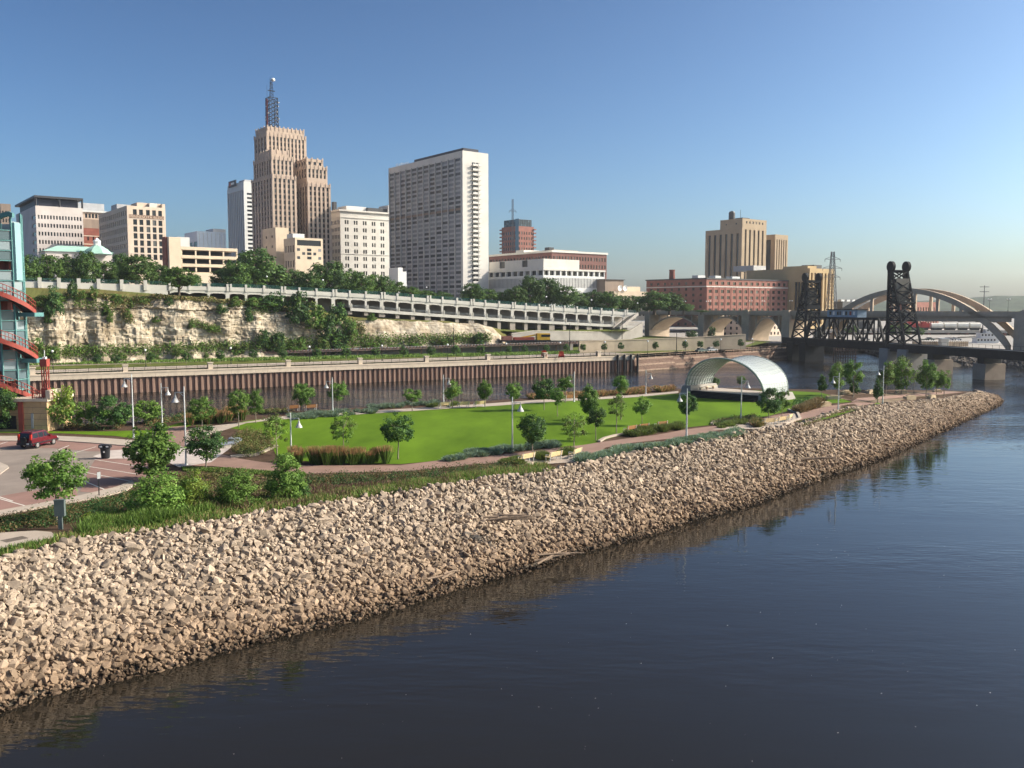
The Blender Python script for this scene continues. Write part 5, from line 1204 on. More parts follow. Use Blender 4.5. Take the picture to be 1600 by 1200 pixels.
# operator's cabin on the truss
s = lt(1319); oc = thing('operator_cabin', 'small pale blue operator cabin with graffiti perched on the lift span', 'cabin', L0 + LP(s, -.5, ZR + 8.5)); M['cabin'] = mat('pale_blue_paint', (.30, .38, .46), var=.2, scale=.8)
MB().obox(LP(0, 0, 1.3), LD * 9, LN * 1.8, up * 1.3).build('cabin_wall', M['cabin'], oc); MB().obox(LP(0, 0, 2.75), LD * 9.4, LN * 2.2, up * .15).build('roof', M['steel_dark'], oc)
for k, c in enumerate((-7, -5, -2.5, -1, 1, 2.5, 5, 7)):
    m = 'red_paint' if k == 6 else ('white' if k % 3 == 1 else 'glass_dark'); MB().obox(LP(c, 1.82, 1.45), LD * .55, LN * .05, up * .65).build('window' if m == 'glass_dark' else 'graffiti', M[m], oc)
# timber dolphins by the left tower
dl = thing('timber_dolphin', 'cluster of old timber piles and braces beside the lift bridge pier', 'dolphin', G(1322, 562, 0))
for k in range(9):
    for j in range(2): MB().lathe((k * .95 - 4, j * 2.5, 0), [(.25, -1), (.22, 4.6 - .3 * ((k * 7) % 3))], 6).build('timber_pile', M['timber'], dl)
for j, z in enumerate((.8, 2.2, 3.6)): MB().bar((-4.4, -.3, z), (4.2, -.3, z), .3).build('brace', M['timber'], dl)
# ---- transmission towers
p = V(1299, 470, 560); lattice_mast('transmission_tower', 'tall lattice power pylon with three cross arms behind the ochre building', 'pylon', (p.x, p.y, 4), V(800, 393, 560).z - 4, 7, 1.6, 12, .26, ((V(800, 419, 560).z - 4, 6.5, .2), (V(800, 405, 560).z - 4, 5.2, .2), (V(800, 433, 560).z - 4, 5.5, .2)), 'mast_grey')
p = V(1537, 478, 620); t = thing('utility_pole', 'slim power pole with two cross arms against the hazy hills', 'utility pole', (p.x, p.y, 5)); hp = V(800, 446, 620).z - 5
MB().lathe((0, 0, 0), [(.4, 0), (.25, hp)], 6).build('pole', M['mast_grey'], t)
for z in (hp - 1, hp - 4.3): MB().bar((-3.2, 0, z), (3.2, 0, z), .35).build('cross_arm', M['mast_grey'], t)
# ---- the train on its embankment and other far things on the right
M['train_red'] = mat('red_locomotive_paint', (.42, .04, .035), var=.15, rough=.4); M['car_cream'] = mat('cream_tank_paint', (.72, .69, .62), var=.1, scale=.3)
Yt = 520; e0, e1 = V(1330, 516, Yt), V(1640, 519, Yt); rv = thing('rail_viaduct', 'concrete rail viaduct carrying the freight train on the far bank', 'viaduct', (e0.x, Yt, 4))
MB().box(-20, e1.x - e0.x, 0, 8, e0.z - 4 - 1.6, e0.z - 4).build('deck', M['concrete'], rv)
for k in range(12): MB().box(-10 + 11 * k, -8.6 + 11 * k, .5, 7.5, 0, e0.z - 5.6).build('column', M['brown_brick'], rv)
MB().box(-20, e1.x - e0.x, 7, 7.6, 0, e0.z - 5.6).build('back_wall', M['steel_dark'], rv)
def rail_car(name, label, px0, px1, m, kind):
    a, c = V(px0, 514, Yt), V(px1, 514, Yt); L = c.x - a.x; t = thing(name, label, 'rail car' if kind != 'loco' else 'locomotive', ((a.x + c.x) / 2, Yt + 4, e0.z), group='cream freight cars' if kind == 'car' else None)
    if kind == 'loco':
        MB().box(-L / 2, L / 2, -1.5, 1.5, .9, 1.5).build('chassis', M['black'], t); MB().box(-L / 2 + .5, L / 2 - .3, -1.1, 1.1, 1.5, 4.0).build('hood', M[m], t); MB().box(-L / 2 + 2.5, -L / 2 + 5, -1.5, 1.5, 1.5, 4.7).build('cab', M[m], t)
    else:
        mb = MB(); N = 10
        pr = [(1.5 * math.cos(q), 2.6 + 1.6 * math.sin(q)) for q in [2 * math.pi * i / N for i in range(N)]]
        for i in range(N): (y0, z0_), (y1, z1_) = pr[i], pr[(i + 1) % N]; mb.face([(-L / 2 + .4, y0, z0_), (L / 2 - .4, y0, z0_), (L / 2 - .4, y1, z1_), (-L / 2 + .4, y1, z1_)])
        mb.face([(-L / 2 + .4, y, z) for y, z in pr]); mb.face([(L / 2 - .4, y, z) for y, z in reversed(pr)]); mb.build('tank', M[m], t); MB().box(-L / 2, L / 2, -1.3, 1.3, .8, 1.2).build('chassis', M['black'], t)
    for s_ in (-1, 1): MB().box(s_ * (L / 2 - 2.4) - 1.3, s_ * (L / 2 - 2.4) + 1.3, -1.2, 1.2, 0, .85).build('bogie', M['black'], t)
rail_car('locomotive', 'red locomotive with its cab at the left end of the train', 1414, 1436, 'train_red', 'loco'); rail_car('locomotive', 'second red locomotive coupled to the first cream freight car', 1437, 1457, 'train_red', 'loco')
xs_ = [1458, 1479, 1500, 1519, 1538]; nm_ = ['just behind the red locomotives', 'second from the red locomotives', 'third from the red locomotives', 'partly behind the bridge arch, last one in view']
for k in range(4): rail_car('tank_car', 'cream rounded freight car ' + nm_[k], xs_[k], xs_[k + 1] - .5, 'car_cream', 'car')
# towboat
p = G(1541, 549, 0); tb = thing('towboat', 'white towboat with stacked decks moored beyond the rail bridge', 'boat', p); M['boat_white'] = mat('boat_white', (.74, .74, .73), var=.04)
hull = [(-8, -2.5), (6, -2.5), (8.5, 0), (6, 2.5), (-8, 2.5)]; MB().prism(hull, -.2, 1.5).build('hull', M['black'], tb)
for i, (x0, x1, z0_, z1_) in enumerate(((-7.2, 5.5, 1.5, 3.9), (-5.8, 4.6, 3.95, 6.2), (-4.0, 3.4, 6.25, 8.4), (-1.6, 2.4, 8.45, 10.2))):
    MB().box(x0, x1, -2.1, 2.1, z0_, z1_).build('deckhouse', M['boat_white'], tb); MB().box(x0 - .4, x1 + .4, -2.5, 2.5, z1_ - .02, z1_ + .14).build('deck', M['boat_white'], tb)
    for k in range(int((x1 - x0) / 1.5)): MB().box(x0 + .5 + 1.5 * k, x0 + 1.2 + 1.5 * k, -2.16, -2.08, z0_ + 1.0, z0_ + 1.8).build('window', M['glass_dark'], tb)
MB().lathe((-2.6, 0, 8.5), [(.5, 0), (.5, 2.4)], 8).build('funnel', M['steel_dark'], tb); MB().bar((1, 0, 10.2), (1, 0, 12.5), .12).build('mast', M['boat_white'], tb)
# fence along the far car park, retaining edge
p0, p1 = V(1425, 545, 372), V(1512, 546, 372); t = thing('boarded_fence', 'pale tan fence of posts and boards along the far quay', 'fence', (p0.x, 372, 4.2)); L = p1.x - p0.x
for k in range(26): MB().box(L * k / 25, L * k / 25 + .14, 0, .14, 0, 2.3).build('post', M['timber_pale'], t)
for k in range(25): MB().box(L * k / 25 + .18, L * (k + 1) / 25 - .06, .03, .1, .15, 2.1).build('board', M['beige'], t)
p = V(1472, 546, 371); t = thing('quay_hut', 'small pale hut at the gap in the far quay fence', 'hut', (p.x, 370, 4.2)); MB().box(-1.6, 1.6, -1.2, 1.2, 0, 3.3).build('wall', M['white_panel'], t); MB().box(-1.8, 1.8, -1.4, 1.4, 3.3, 3.6).build('roof', M['steel_panel'], t)
# ================================================================== THE STAIR TOWER
Zv = Vector((0, 0, 1))
M['sandstone'] = mat('yellow_sandstone', (.50, .34, .19), var=.12, scale=.8, rough=.9)
M['teal_pale'] = mat('pale_teal_panel', (.24, .38, .39), var=.1, rough=.4)
M['stair_under'] = mat('dark_stair_soffit', (.035, .035, .04), var=.2)
M['tower_glass'] = glassmat('pale_tower_glass', (.12, .17, .19), (.25, .30, .32), .4, .1, .6)
DT = 110.0
def TX(px, D=DT): return (px - 800) / FPX * D
def TZ_(y, D=DT): return V(800, y, D).z
ax = Vector((TX(-8), DT + 2.0, 0)); tw = thing('stair_tower', 'teal framed glass tower wrapped by a curving red open stair, standing on a sandstone block', 'stair tower', (ax.x, ax.y, IS_Z)); o3 = Vector((0, 0, -IS_Z))
zt_ = TZ_(331); RT = 2.6
# frame and glass
for k in range(10):
    a = 2 * math.pi * k / 10 + .1; top = zt_ - (1.0 if math.cos(a) < .7 else 0); p = Vector((RT * math.cos(a), RT * math.sin(a), 0)); MB().bar(p + Zv * .5, p + Zv * (top - IS_Z), .18).build('frame_post', M['teal'], tw)
for j in range(20):
    z = 3.6 + j * 1.22
    if z > zt_ - IS_Z - 1.0: break
    mb = MB()
    for k in range(10): a, c = 2 * math.pi * k / 10 + .1, 2 * math.pi * (k + 1) / 10 + .1; mb.bar((RT * math.cos(a), RT * math.sin(a), z), (RT * math.cos(c), RT * math.sin(c), z), .13)
    mb.build('frame_ring', M['teal'], tw)
    for k in range(10):
        if (k + j) % 4 == 1: continue
        a, c = 2 * math.pi * k / 10 + .13, 2 * math.pi * (k + 1) / 10 + .07; rr_ = RT - .06; mb = MB(); mb.face([(rr_ * math.cos(a), rr_ * math.sin(a), z + .1), (rr_ * math.cos(c), rr_ * math.sin(c), z + .1), (rr_ * math.cos(c), rr_ * math.sin(c), z + 1.12), (rr_ * math.cos(a), rr_ * math.sin(a), z + 1.12)])
        mb.build('glass_pane', M['tower_glass'], tw)
MB().lathe((0, 0, 0), [(1.1, .5), (1.1, zt_ - IS_Z - 2)], 12).build('lift_shaft', M['red_paint'], tw)
# solid teal fin with swept top on the right side
mb = MB(); pr = [(-2.6, zt_ - 2.4), (-1.2, zt_ - 1.7), (.2, zt_ - .8), (1.4, zt_ - .1), (2.2, zt_ + .1), (2.7, zt_ - .1)]
f = [Vector((x, -1.7, z - IS_Z)) for x, z in pr] + [Vector((x, -1.7, z - IS_Z - .55)) for x, z in reversed(pr)]; g = [p + Vector((0, .5, 0)) for p in f]
mb.face(f); mb.face(list(reversed(g)))
for i in range(len(f)): j = (i + 1) % len(f); mb.face([f[i], g[i], g[j], f[j]])
mb.build('roof_rim', M['teal'], tw)
MB().box(2.15, 2.65, -1.2, .4, zt_ - IS_Z - 8.2, zt_ - IS_Z - 1.2).build('tower_panel', M['teal_pale'], tw)
zl = [TZ_(414), TZ_(487), TZ_(560), TZ_(630)]
def hel(r, t, z0, z1, dz=0.0):
    a = math.pi + math.pi * t; return Vector((r * math.cos(a), r * math.sin(a), z1 + 3.9 * (1 - t ** 2.1) - IS_Z + dz))
for fl in range(3):
    z0_, z1_ = zl[fl], zl[fl + 1]; NS = 34
    for r in (2.75, 4.15):
        mb = MB()
        for i in range(NS):
            a, c = hel(r, i / NS, z0_, z1_), hel(r, (i + 1) / NS, z0_, z1_); w = Vector((a.x, a.y, 0)).normalized() * .07; w2 = Vector((c.x, c.y, 0)).normalized() * .07
            q = [a - w - Zv * .42, c - w2 - Zv * .42, c - w2 + Zv * .16, a - w + Zv * .16]; h = [a + w - Zv * .42, c + w2 - Zv * .42, c + w2 + Zv * .16, a + w + Zv * .16]
            mb.face(q); mb.face(list(reversed(h))); mb.face([q[3], q[2], h[2], h[3]]); mb.face([q[0], h[0], h[1], q[1]])
        mb.build('stringer', M['red_paint'], tw)
    for i in range(NS):
        a, c, d, e = hel(2.8, i / NS, z0_, z1_), hel(4.1, i / NS, z0_, z1_), hel(4.1, (i + 1) / NS, z0_, z1_), hel(2.8, (i + 1) / NS, z0_, z1_)
        for p in (d, e): p.z = a.z
        mb = MB(); mb.face([a, c, d, e]); mb.face([p - Zv * .1 for p in (e, d, c, a)]); mb.face([a - Zv * .1, c - Zv * .1, c, a]); mb.face([e, d, d - Zv * .1, e - Zv * .1]); mb.build('step', M['stair_under'], tw)
    mb = MB(); s0 = [hel(2.8, i / NS, z0_, z1_, -.38) for i in range(NS + 1)]; s1 = [hel(4.1, i / NS, z0_, z1_, -.38) for i in range(NS + 1)]; mb.strip(s0, s1); mb.build('soffit', M['stair_under'], tw)
    for r in (4.15,):
        mb = MB()
        for h in (1.15, .62): mb.tube([hel(r, i / NS, z0_, z1_, h) for i in range(NS + 1)], .05, 6)
        mb.build('handrail', M['red_paint'], tw)
        for i in range(0, NS + 1): p = hel(r, i / NS, z0_, z1_); MB().bar(p, p + Zv * 1.15, .05).build('baluster', M['red_paint'], tw)
    z = z1_ - IS_Z; MB().box(1.8, 4.3, -.6, 1.6, z - .62, z - .12).build('landing', M['teal'], tw)
    MB().box(-4.3, -1.8, -.6, 1.6, z - .62, z - .12).build('landing', M['teal'], tw)
# sandstone base: courses of blocks
zb0, zb1 = IS_Z, TZ_(624); x0, x1 = TX(-70), TX(85); sb = thing('stone_pier_block', 'yellow sandstone pier block with red balustrade under the stair tower', 'pier', (x0, DT - 2.4, IS_Z)); W = x1 - x0; H = zb1 - zb0
MB().box(.05, W - .05, .05, 6, 0, H - .1).build('core', M['timber'], sb)
nc = 5; rb_ = random.Random(2)
for j in range(nc):
    z0_, z1_ = H * j / nc, H * (j + 1) / nc; x = 0; n = 0
    while x < W - .01:
        w = min(W - x, 1.9 * (.5 if (n == 0 and j % 2) else 1)); w = W - x if W - x - w < .5 else w
        MB().box(x + .015, x + w - .015, rb_.uniform(-.02, .02), .6, z0_ + .02, z1_ - .02).build('stone_block', M['sandstone'], sb); x += w; n += 1
    MB().box(W - .2, W + .0, .62, 6, z0_ + .02, z1_ - .02).build('stone_block', M['sandstone'], sb)
MB().box(-.2, W + .25, -.3, 6.2, H, H + .35).build('coping', M['cap_stone'], sb)
pxm = lambda px: TX(px, DT - 2.4) - x0
MB().box(pxm(-60), pxm(20), -.12, .1, .3, 1.9).build('garage_door', M['steel_dark'], sb); MB().box(pxm(25), pxm(32), -.25, .1, 0, H).build('corner_post', M['red_paint'], sb); MB().box(pxm(44), pxm(47.5), -.14, .1, .4, 2.2).build('drain_pipe', M['steel_grey'], sb)
a, c = pxm(47), pxm(79)
for z in (.5, .95, 1.3): MB().bar((a, 0, H + z), (c, 0, H + z), .07).build('rail', M['red_paint'], sb)
for k in range(12): x = lerp(a, c, k / 11); MB().bar((x, 0, H + .35), (x, 0, H + 1.35), .06 if k % 4 else .12).build('baluster', M['red_paint'], sb)
MB().box(pxm(76), W, -.2, 2.5, H + .35, H + 1.35).build('end_wall', M['cap_stone'], sb)
xr = TX(72); rp = thing('red_light_tower', 'small red lattice light tower on the sandstone block, before the river wall', 'light tower', (xr, DT - .5, zb1 + .35)); h = TZ_(565) - zb1
mb = MB()
for dx in (-.28, .28):
    for dy in (-.28, .28): mb.bar((dx, dy, 0), (dx, dy, h), .11)
for k in range(4): mb.bar((-.28, -.28, h * k / 4), (.28, -.28, h * (k + 1) / 4), .06); mb.bar((.28, -.28, h * k / 4), (.28, .28, h * (k + 1) / 4), .06)
mb.build('lattice_frame', M['red_paint'], rp); MB().box(-.42, .42, -.42, .42, h - .9, h).build('lamp_housing', M['red_paint'], rp); MB().box(-.4, .4, -.4, .4, 0, 1.1).build('plinth', M['red_paint'], rp); MB().box(-.2, .2, -.2, .2, h, h + .25).bar((0, 0, h), (0, 0, h + 1.1), .06).build('finial', M['white'], rp)

# ================================================================== BANDSHELL
M['shell_glass'] = None
def shell_mat():
    m, nt, b_ = _new('frosted_shell_panel'); b_.inputs['Base Color'].default_value = (.58, .61, .60, 1); b_.inputs['Roughness'].default_value = .28
    t = nt.nodes.new('ShaderNodeBsdfTranslucent'); t.inputs['Color'].default_value = (.80, .83, .80, 1); mx = nt.nodes.new('ShaderNodeMixShader'); mx.inputs['Fac'].default_value = .32
    nt.links.new(b_.outputs[0], mx.inputs[1]); nt.links.new(t.outputs[0], mx.inputs[2]); nt.links.new(mx.outputs[0], nt.nodes['Material Output'].inputs['Surface']); return m
M['shell_glass'] = shell_mat()
FL, FR_ = G(1073, 618, IS_Z), G(1192, 628, IS_Z); bu = (FR_ - FL); BW = bu.length; bu.normalize(); bv = Vector((-bu.y, bu.x, 0))
bs = thing('bandshell', 'open bandshell of curved frosted glass panels on an arched lattice over a low stage', 'bandshell', (FL.x, FL.y, IS_Z), math.atan2(bu.y, bu.x))
DEP = 7.4; NA, ND = 22, 10; SPR = 1.1; APX = 6.1
def shell(i, j, off=0.0):
    """i along the arch, j front to back; saddle: the ends flare upwards and outwards"""
    t = i / NA; v = j / ND; e = (2 * v - 1); a = math.pi * t; half = BW / 2 * (1 + .02 * e * e)
    x = BW / 2 - (half + off) * math.cos(a) * (1 if True else 0); z = SPR + (APX - SPR + .55 * e * e + off) * math.sin(a) ** .92
    y = DEP * v + e * .9 * math.sin(a)
    return Vector((x, y, z))
for i in range(NA):
    for j in range(ND):
        c = [shell(i + a, j + b_, .06) for a, b_ in ((.06, .07), (.94, .07), (.94, .93), (.06, .93))]; n = (c[1] - c[0]).cross(c[3] - c[0]).normalized() * .025
        mb = MB(); mb.face([p + n for p in c]); mb.face([p - n for p in reversed(c)]); mb.build('glass_panel', M['shell_glass'], bs)
M['shell_steel'] = mat('grey_green_steel', (.33, .37, .34), var=.08, rough=.45)
for j in range(ND + 1):
    r = .17 if j in (0, ND) else .09
    MB().tube([shell(i, j) for i in range(NA + 1)], r, 8).build('arch_rib', M['shell_steel'], bs)
for i in range(NA + 1): MB().tube([shell(i, j) for j in range(ND + 1)], .06, 6).build('purlin', M['shell_steel'], bs)
M['stage_floor'] = mat('pale_stage_floor', (.42, .36, .32), var=.08, scale=.8)
MB().box(.6, BW - .3, .2, DEP - .2, 0, .95).build('stage', M['stage_floor'], bs)
for k in range(5): MB().box(.9, BW - .6, -.35 * (5 - k) - .1, -.35 * (4 - k) - .1 if k < 4 else .2, 0, .19 * (k + 1) - .01).build('stage_step', M['steel_dark'], bs)
for s_ in (0, 1):
    x0_, x1_ = (-.9, .9) if s_ == 0 else (BW - .9, BW + .9)
    mb = MB(); q0 = [(x0_ - .3, -.6, 0), (x1_ + .5, -.6, 0), (x1_ + .5, DEP + .6, 0), (x0_ - .3, DEP + .6, 0)]; ht = 1.7 if s_ == 0 else 1.15; q1 = [(x0_ + .25, -.3, ht), (x1_, -.3, ht), (x1_, DEP + .3, ht), (x0_ + .25, DEP + .3, ht)]
    mb.face([Vector(p) for p in q1])
    for i in range(4): j = (i + 1) % 4; mb.face([q0[i], q0[j], q1[j], q1[i]])
    mb.build('abutment', M['concrete_grey'], bs)
for k in range(3): MB().box(1.4 + .1, 2.0, 1.0 + 2.0 * k, 2.4 + 2.0 * k, 1.35, 1.45).build('seat', M['beige'], bs); MB().box(1.5, 1.9, 1.4 + 2 * k, 1.55 + 2 * k, .95, 1.36).build('seat_leg', M['cap_stone'], bs)

# ================================================================== CAR
M['car_red'] = mat('metallic_red_paint', (.10, .006, .012), var=.05, rough=.22, spec=.6); M['lamp_red'] = mat('tail_lamp', (.5, .03, .02), var=.05, rough=.2); M['chrome'] = mat('alloy', (.55, .55, .55), var=.05, rough=.3, metal=.8)
cpos = G(60, 697, IS_Z + .05); car = thing('parked_suv', 'dark red four by four with a spare wheel on its tailgate, in the car park', 'car', cpos, math.atan2(.99, .16))
CL, CW = 4.35, 1.78
def section_body(outline, w0, w1):
    """side outline (x,z) with half widths given per point"""
    mb = MB(); L_ = [Vector((x, w, z)) for (x, z), w in zip(outline, w0)]; R_ = [Vector((x, -w, z)) for (x, z), w in zip(outline, w0)]
    mb.face(L_); mb.face(list(reversed(R_)))
    for i in range(len(L_)): j = (i + 1) % len(L_); mb.face([L_[j], L_[i], R_[i], R_[j]])
    return mb
low = [(-2.05, .42), (-2.12, .62), (-2.08, 1.02), (.95, 1.06), (1.95, .92), (2.12, .70), (2.10, .42), (1.75, .34), (-1.75, .34)]; section_body(low, [.80, .87, .84, .86, .80, .78, .80, .86, .86], 0).build('body', M['car_red'], car)
cab = [(-2.06, 1.02), (-1.90, 1.70), (-1.75, 1.76), (.10, 1.77), (.35, 1.70), (1.02, 1.05)]; section_body(cab, [.84, .70, .66, .66, .68, .82], 0).build('cabin', M['car_red'], car)
for s_ in (1, -1):
    for (a, c, d, e) in (((-1.82, 1.12), (-1.74, 1.60), (-1.02, 1.62), (-1.02, 1.12)), ((-.92, 1.12), (-.92, 1.62), (-.18, 1.62), (-.18, 1.12)), ((-.08, 1.12), (-.08, 1.62), (.25, 1.60), (.72, 1.12))):
        mb = MB(); mb.face([Vector((x, s_ * (.845 - (z - 1.05) * .235), z)) for x, z in (a, c, d, e)]); mb.build('side_window', M['glass_dark'], car)
    mb = MB(); mb.box(-.25, .05, s_ * .86 - .03, s_ * .86 + .03, 0, 0); w = MB()
    MB().box(.62, .85, s_ * .86, s_ * 1.02, 1.06, 1.24).build('mirror', M['car_red'], car)
    MB().box(-2.13, -1.98, s_ * .70 - .1, s_ * .70 + .1, .95, 1.55).build('tail_light', M['lamp_red'], car)
    MB().box(1.98, 2.13, s_ * .62 - .16, s_ * .62 + .16, .68, .84).build('headlight', M['white'], car)
    MB().box(-2.0, 2.0, s_ * .87 - .03, s_ * .87 + .03, .5, .62).build('side_moulding', M['black'], car)
    for dx in (-1.28, 1.30):
        wh = link('wheel', None, car, (dx, s_ * .80, .34)); mt = Matrix
        def disc(r, w_, nm, m, par):
            mb = MB(); N = 18
            for k in range(N):
                a0, a1 = 6.2832 * k / N, 6.2832 * (k + 1) / N; f = lambda a, y: Vector((r * math.cos(a), y, r * math.sin(a))); mb.face([f(a0, -w_), f(a1, -w_), f(a1, w_), f(a0, w_)])
            mb.face([Vector((r * math.cos(6.2832 * k / N), -w_, r * math.sin(6.2832 * k / N))) for k in range(N)]); mb.face([Vector((r * math.cos(6.2832 * k / N), w_, r * math.sin(6.2832 * k / N))) for k in reversed(range(N))]); return mb.build(nm, M[m], par)
        disc(.34, .11, 'tyre', 'rubber', wh); disc(.21, .118, 'rim', 'chrome', wh)
mb = MB(); mb.face([Vector(p) for p in ((-2.065, .66, 1.12), (-1.945, .60, 1.62), (-1.945, -.60, 1.62), (-2.065, -.66, 1.12))]); o = mb.build('rear_window', M['glass_dark'], car); o.location.x = -.012
mb = MB(); mb.face([Vector(p) for p in ((.42, .60, 1.64), (.97, .74, 1.10), (.97, -.74, 1.10), (.42, -.60, 1.64))]); o = mb.build('windscreen', M['glass_dark'], car); o.location = (.02, 0, .02)
MB().box(-2.24, -2.04, -.86, .86, .42, .66).build('bumper', M['black'], car); MB().box(2.05, 2.2, -.84, .84, .40, .62).build('bumper', M['black'], car)
mb = MB(); N = 16
for k in range(N):
    a0, a1 = 6.2832 * k / N, 6.2832 * (k + 1) / N; f = lambda a, x: Vector((x, .33 * math.cos(a), .95 + .33 * math.sin(a))); mb.face([f(a0, -2.08), f(a1, -2.08), f(a1, -2.30), f(a0, -2.30)])
mb.face([Vector((-2.30, .33 * math.cos(6.2832 * k / N), .95 + .33 * math.sin(6.2832 * k / N))) for k in range(N)]); mb.build('spare_wheel', M['rubber'], car)
for s_ in (-.55, .55): MB().bar((-1.6, s_, 1.82), (.0, s_, 1.82), .05).build('roof_rail', M['black'], car)
MB().box(-2.26, -2.245, -.62, -.34, .5, .62).build('number_plate', M['white'], car)

# ================================================================== STREET FURNITURE
p = G(165, 716, IS_Z + .05); t = thing('litter_bin', 'black twin opening litter bin on the pale paved corner', 'litter bin', p, .1)
MB().lathe((0, 0, 0), [(.36, 0), (.40, .1), (.46, .95), (.50, 1.0), (.50, 1.06)], 16).build('body', M['black'], t)
for s_ in (-1, 1):
    mb = MB(); mb.box(s_ * .30 - .24, s_ * .30 + .24, -.34, .34, 1.06, 1.36); mb.build('hood', M['black'], t); MB().box(s_ * .30 - .12, s_ * .30 + .12, -.36, -.34, 1.14, 1.28).build('opening', M['white'], t)
MB().box(-.06, .06, -.47, -.43, .62, .78).build('notice', M['white'], t)
p = G(95, 827, IS_Z); t = thing('utility_cabinet', 'grey green metal utility cabinet on a stout post beside the young tree', 'cabinet', p, .15); M['cab_green'] = mat('grey_green_enamel', (.10, .125, .12), var=.1, rough=.6)
MB().box(-.13, .13, -.1, .1, 0, 1.0).build('post', M['cab_green'], t); MB().box(-.32, .32, -.17, .17, .92, 2.0).build('cabinet_box', M['cab_green'], t); MB().box(-.35, .35, -.2, .2, 2.0, 2.05).build('lid', M['cab_green'], t)
p = G(155, 776, IS_Z); t = thing('parking_sign', 'thin post with a small parking sign seen edge on beside the near pavement', 'sign', p, 1.15)
MB().bar((0, 0, 0), (0, 0, 2.0), .06).build('post', M['steel_dark'], t); MB().box(-.16, .16, -.05, -.02, 1.45, 1.98).build('sign_plate', M['steel_grey'], t)
# curved granite bench ring
M['granite'] = mat('blue_grey_granite', (.22, .24, .28), var=.12, scale=2, rough=.5); c = G(349, 696, IS_Z); t = thing('curved_stone_bench', 'curved blue grey stone seat wall at the edge of the paved plaza', 'bench', c)
mb = MB(); mb2 = MB()
for k in range(14):
    a0, a1 = R(-80) + R(170) * k / 14, R(-80) + R(170) * (k + 1) / 14; f = lambda a, r, z: Vector((r * math.cos(a), r * 1.5 * math.sin(a), z))
    for m_, r0, r1, z0_, z1_ in ((mb, 1.15, 1.75, 0, .42), (mb2, 1.05, 1.85, .42, .55)):
        m_.face([f(a0, r1, z0_), f(a1, r1, z0_), f(a1, r1, z1_), f(a0, r1, z1_)]); m_.face([f(a0, r0, z0_), f(a0, r0, z1_), f(a1, r0, z1_), f(a1, r0, z0_)]); m_.face([f(a0, r0, z1_), f(a0, r1, z1_), f(a1, r1, z1_), f(a1, r0, z1_)])
mb.build('seat_base', M['concrete_grey'], t); mb2.build('seat_slab', M['granite'], t)
# benches
M['bench_wood'] = mat('golden_bench_slats', (.78, .58, .31), var=.12, scale=3, rough=.6, rnd=.08); M['bench_brown'] = mat('brown_bench_slats', (.36, .17, .07), var=.12, scale=3, rough=.6, rnd=.08)
def bench_proto(wood, name):
    t = thing(name, 'x', 'bench')
    for k in range(4): MB().box(-.95, .95, -.02 + .13 * k, .095 + .13 * k, .43, .47).build('slat', M[wood], t)
    for k in range(4): MB().obox((0, -.09 - .028 * k, .55 + .115 * k), (.95, 0, 0), (0, .02, 0), (0, -.012, .052)).build('slat', M[wood], t)
    for s_ in (-.78, .78):
        MB().bar((s_, .48, 0), (s_, .48, .62), .06).bar((s_, -.02, 0), (s_, -.22, .98), .06).bar((s_, .5, .43), (s_, -.1, .40), .06).build('leg', M['galv'], t)
        MB().bar((s_, .52, .63), (s_, -.12, .66), .06, .05).build('armrest', M['galv'], t)
    return t
pro = {'bench_wood': None, 'bench_brown': None}
BEN = [(824, 723, 'bench_wood', 'near', 'golden slatted bench, leftmost of the three backing on the stone bank', 0), (867, 720, 'bench_wood', 'near', 'golden slatted bench, middle of the three backing on the stone bank', 0), (901, 715, 'bench_wood', 'near', 'golden slatted bench at the path end of the three by the stone bank', .25),
       (986, 677, 'bench_brown', 'mid', 'orange brown bench at the tip of the curved lawn edge, leftmost of three', .25), (1005, 674, 'bench_brown', 'mid', 'orange brown bench between two others behind the tufts at the lawn edge', .12), (1034, 670, 'bench_brown', 'mid', 'orange brown bench nearest the tall lamp post, behind the tufts at the lawn edge', .1),
       (1202, 665, 'bench_wood', 'right', 'golden bench beside the tan grass tuft on the right hand terrace', -.1), (1222, 662, 'bench_wood', 'right', 'golden bench in the middle of the right hand terrace trio', .1), (1234, 658, 'bench_wood', 'right', 'golden bench turned sideways at the bend of the right hand terrace', .5),
       (695, 638, 'bench_wood', 'north', 'golden bench facing the channel, just left of the pale lawn tree', .1), (725, 637, 'bench_wood', 'north', 'golden bench facing the channel, between two young trees', .1), (750, 636, 'bench_wood', 'north', 'pale golden bench facing the channel, at the right of its row', .1),
       (459, 643, 'bench_brown', 'west', 'brown bench on the channel side left of the round headed tree', .1), (486, 642, 'bench_brown', 'west', 'brown bench on the channel side between the round headed trees', .1), (890, 626, 'bench_brown', 'shore', 'brown bench on the channel side beside a lamp post', .1)]
for (px, py, wd, grp, lab, dr) in BEN:
    if pro[wd] is None: o = pro[wd] = bench_proto(wd, 'park_bench')
    else: o = copy_tree(pro[wd])
    p = G(px, py, IS_Z + .05); a = {'near': .80, 'mid': .55, 'right': .5, 'north': .5, 'west': .5, 'shore': .5}[grp] + dr
    o.location = p; o.rotation_euler = (0, 0, a); tag(o, lab, 'bench', 'slatted benches in the park')
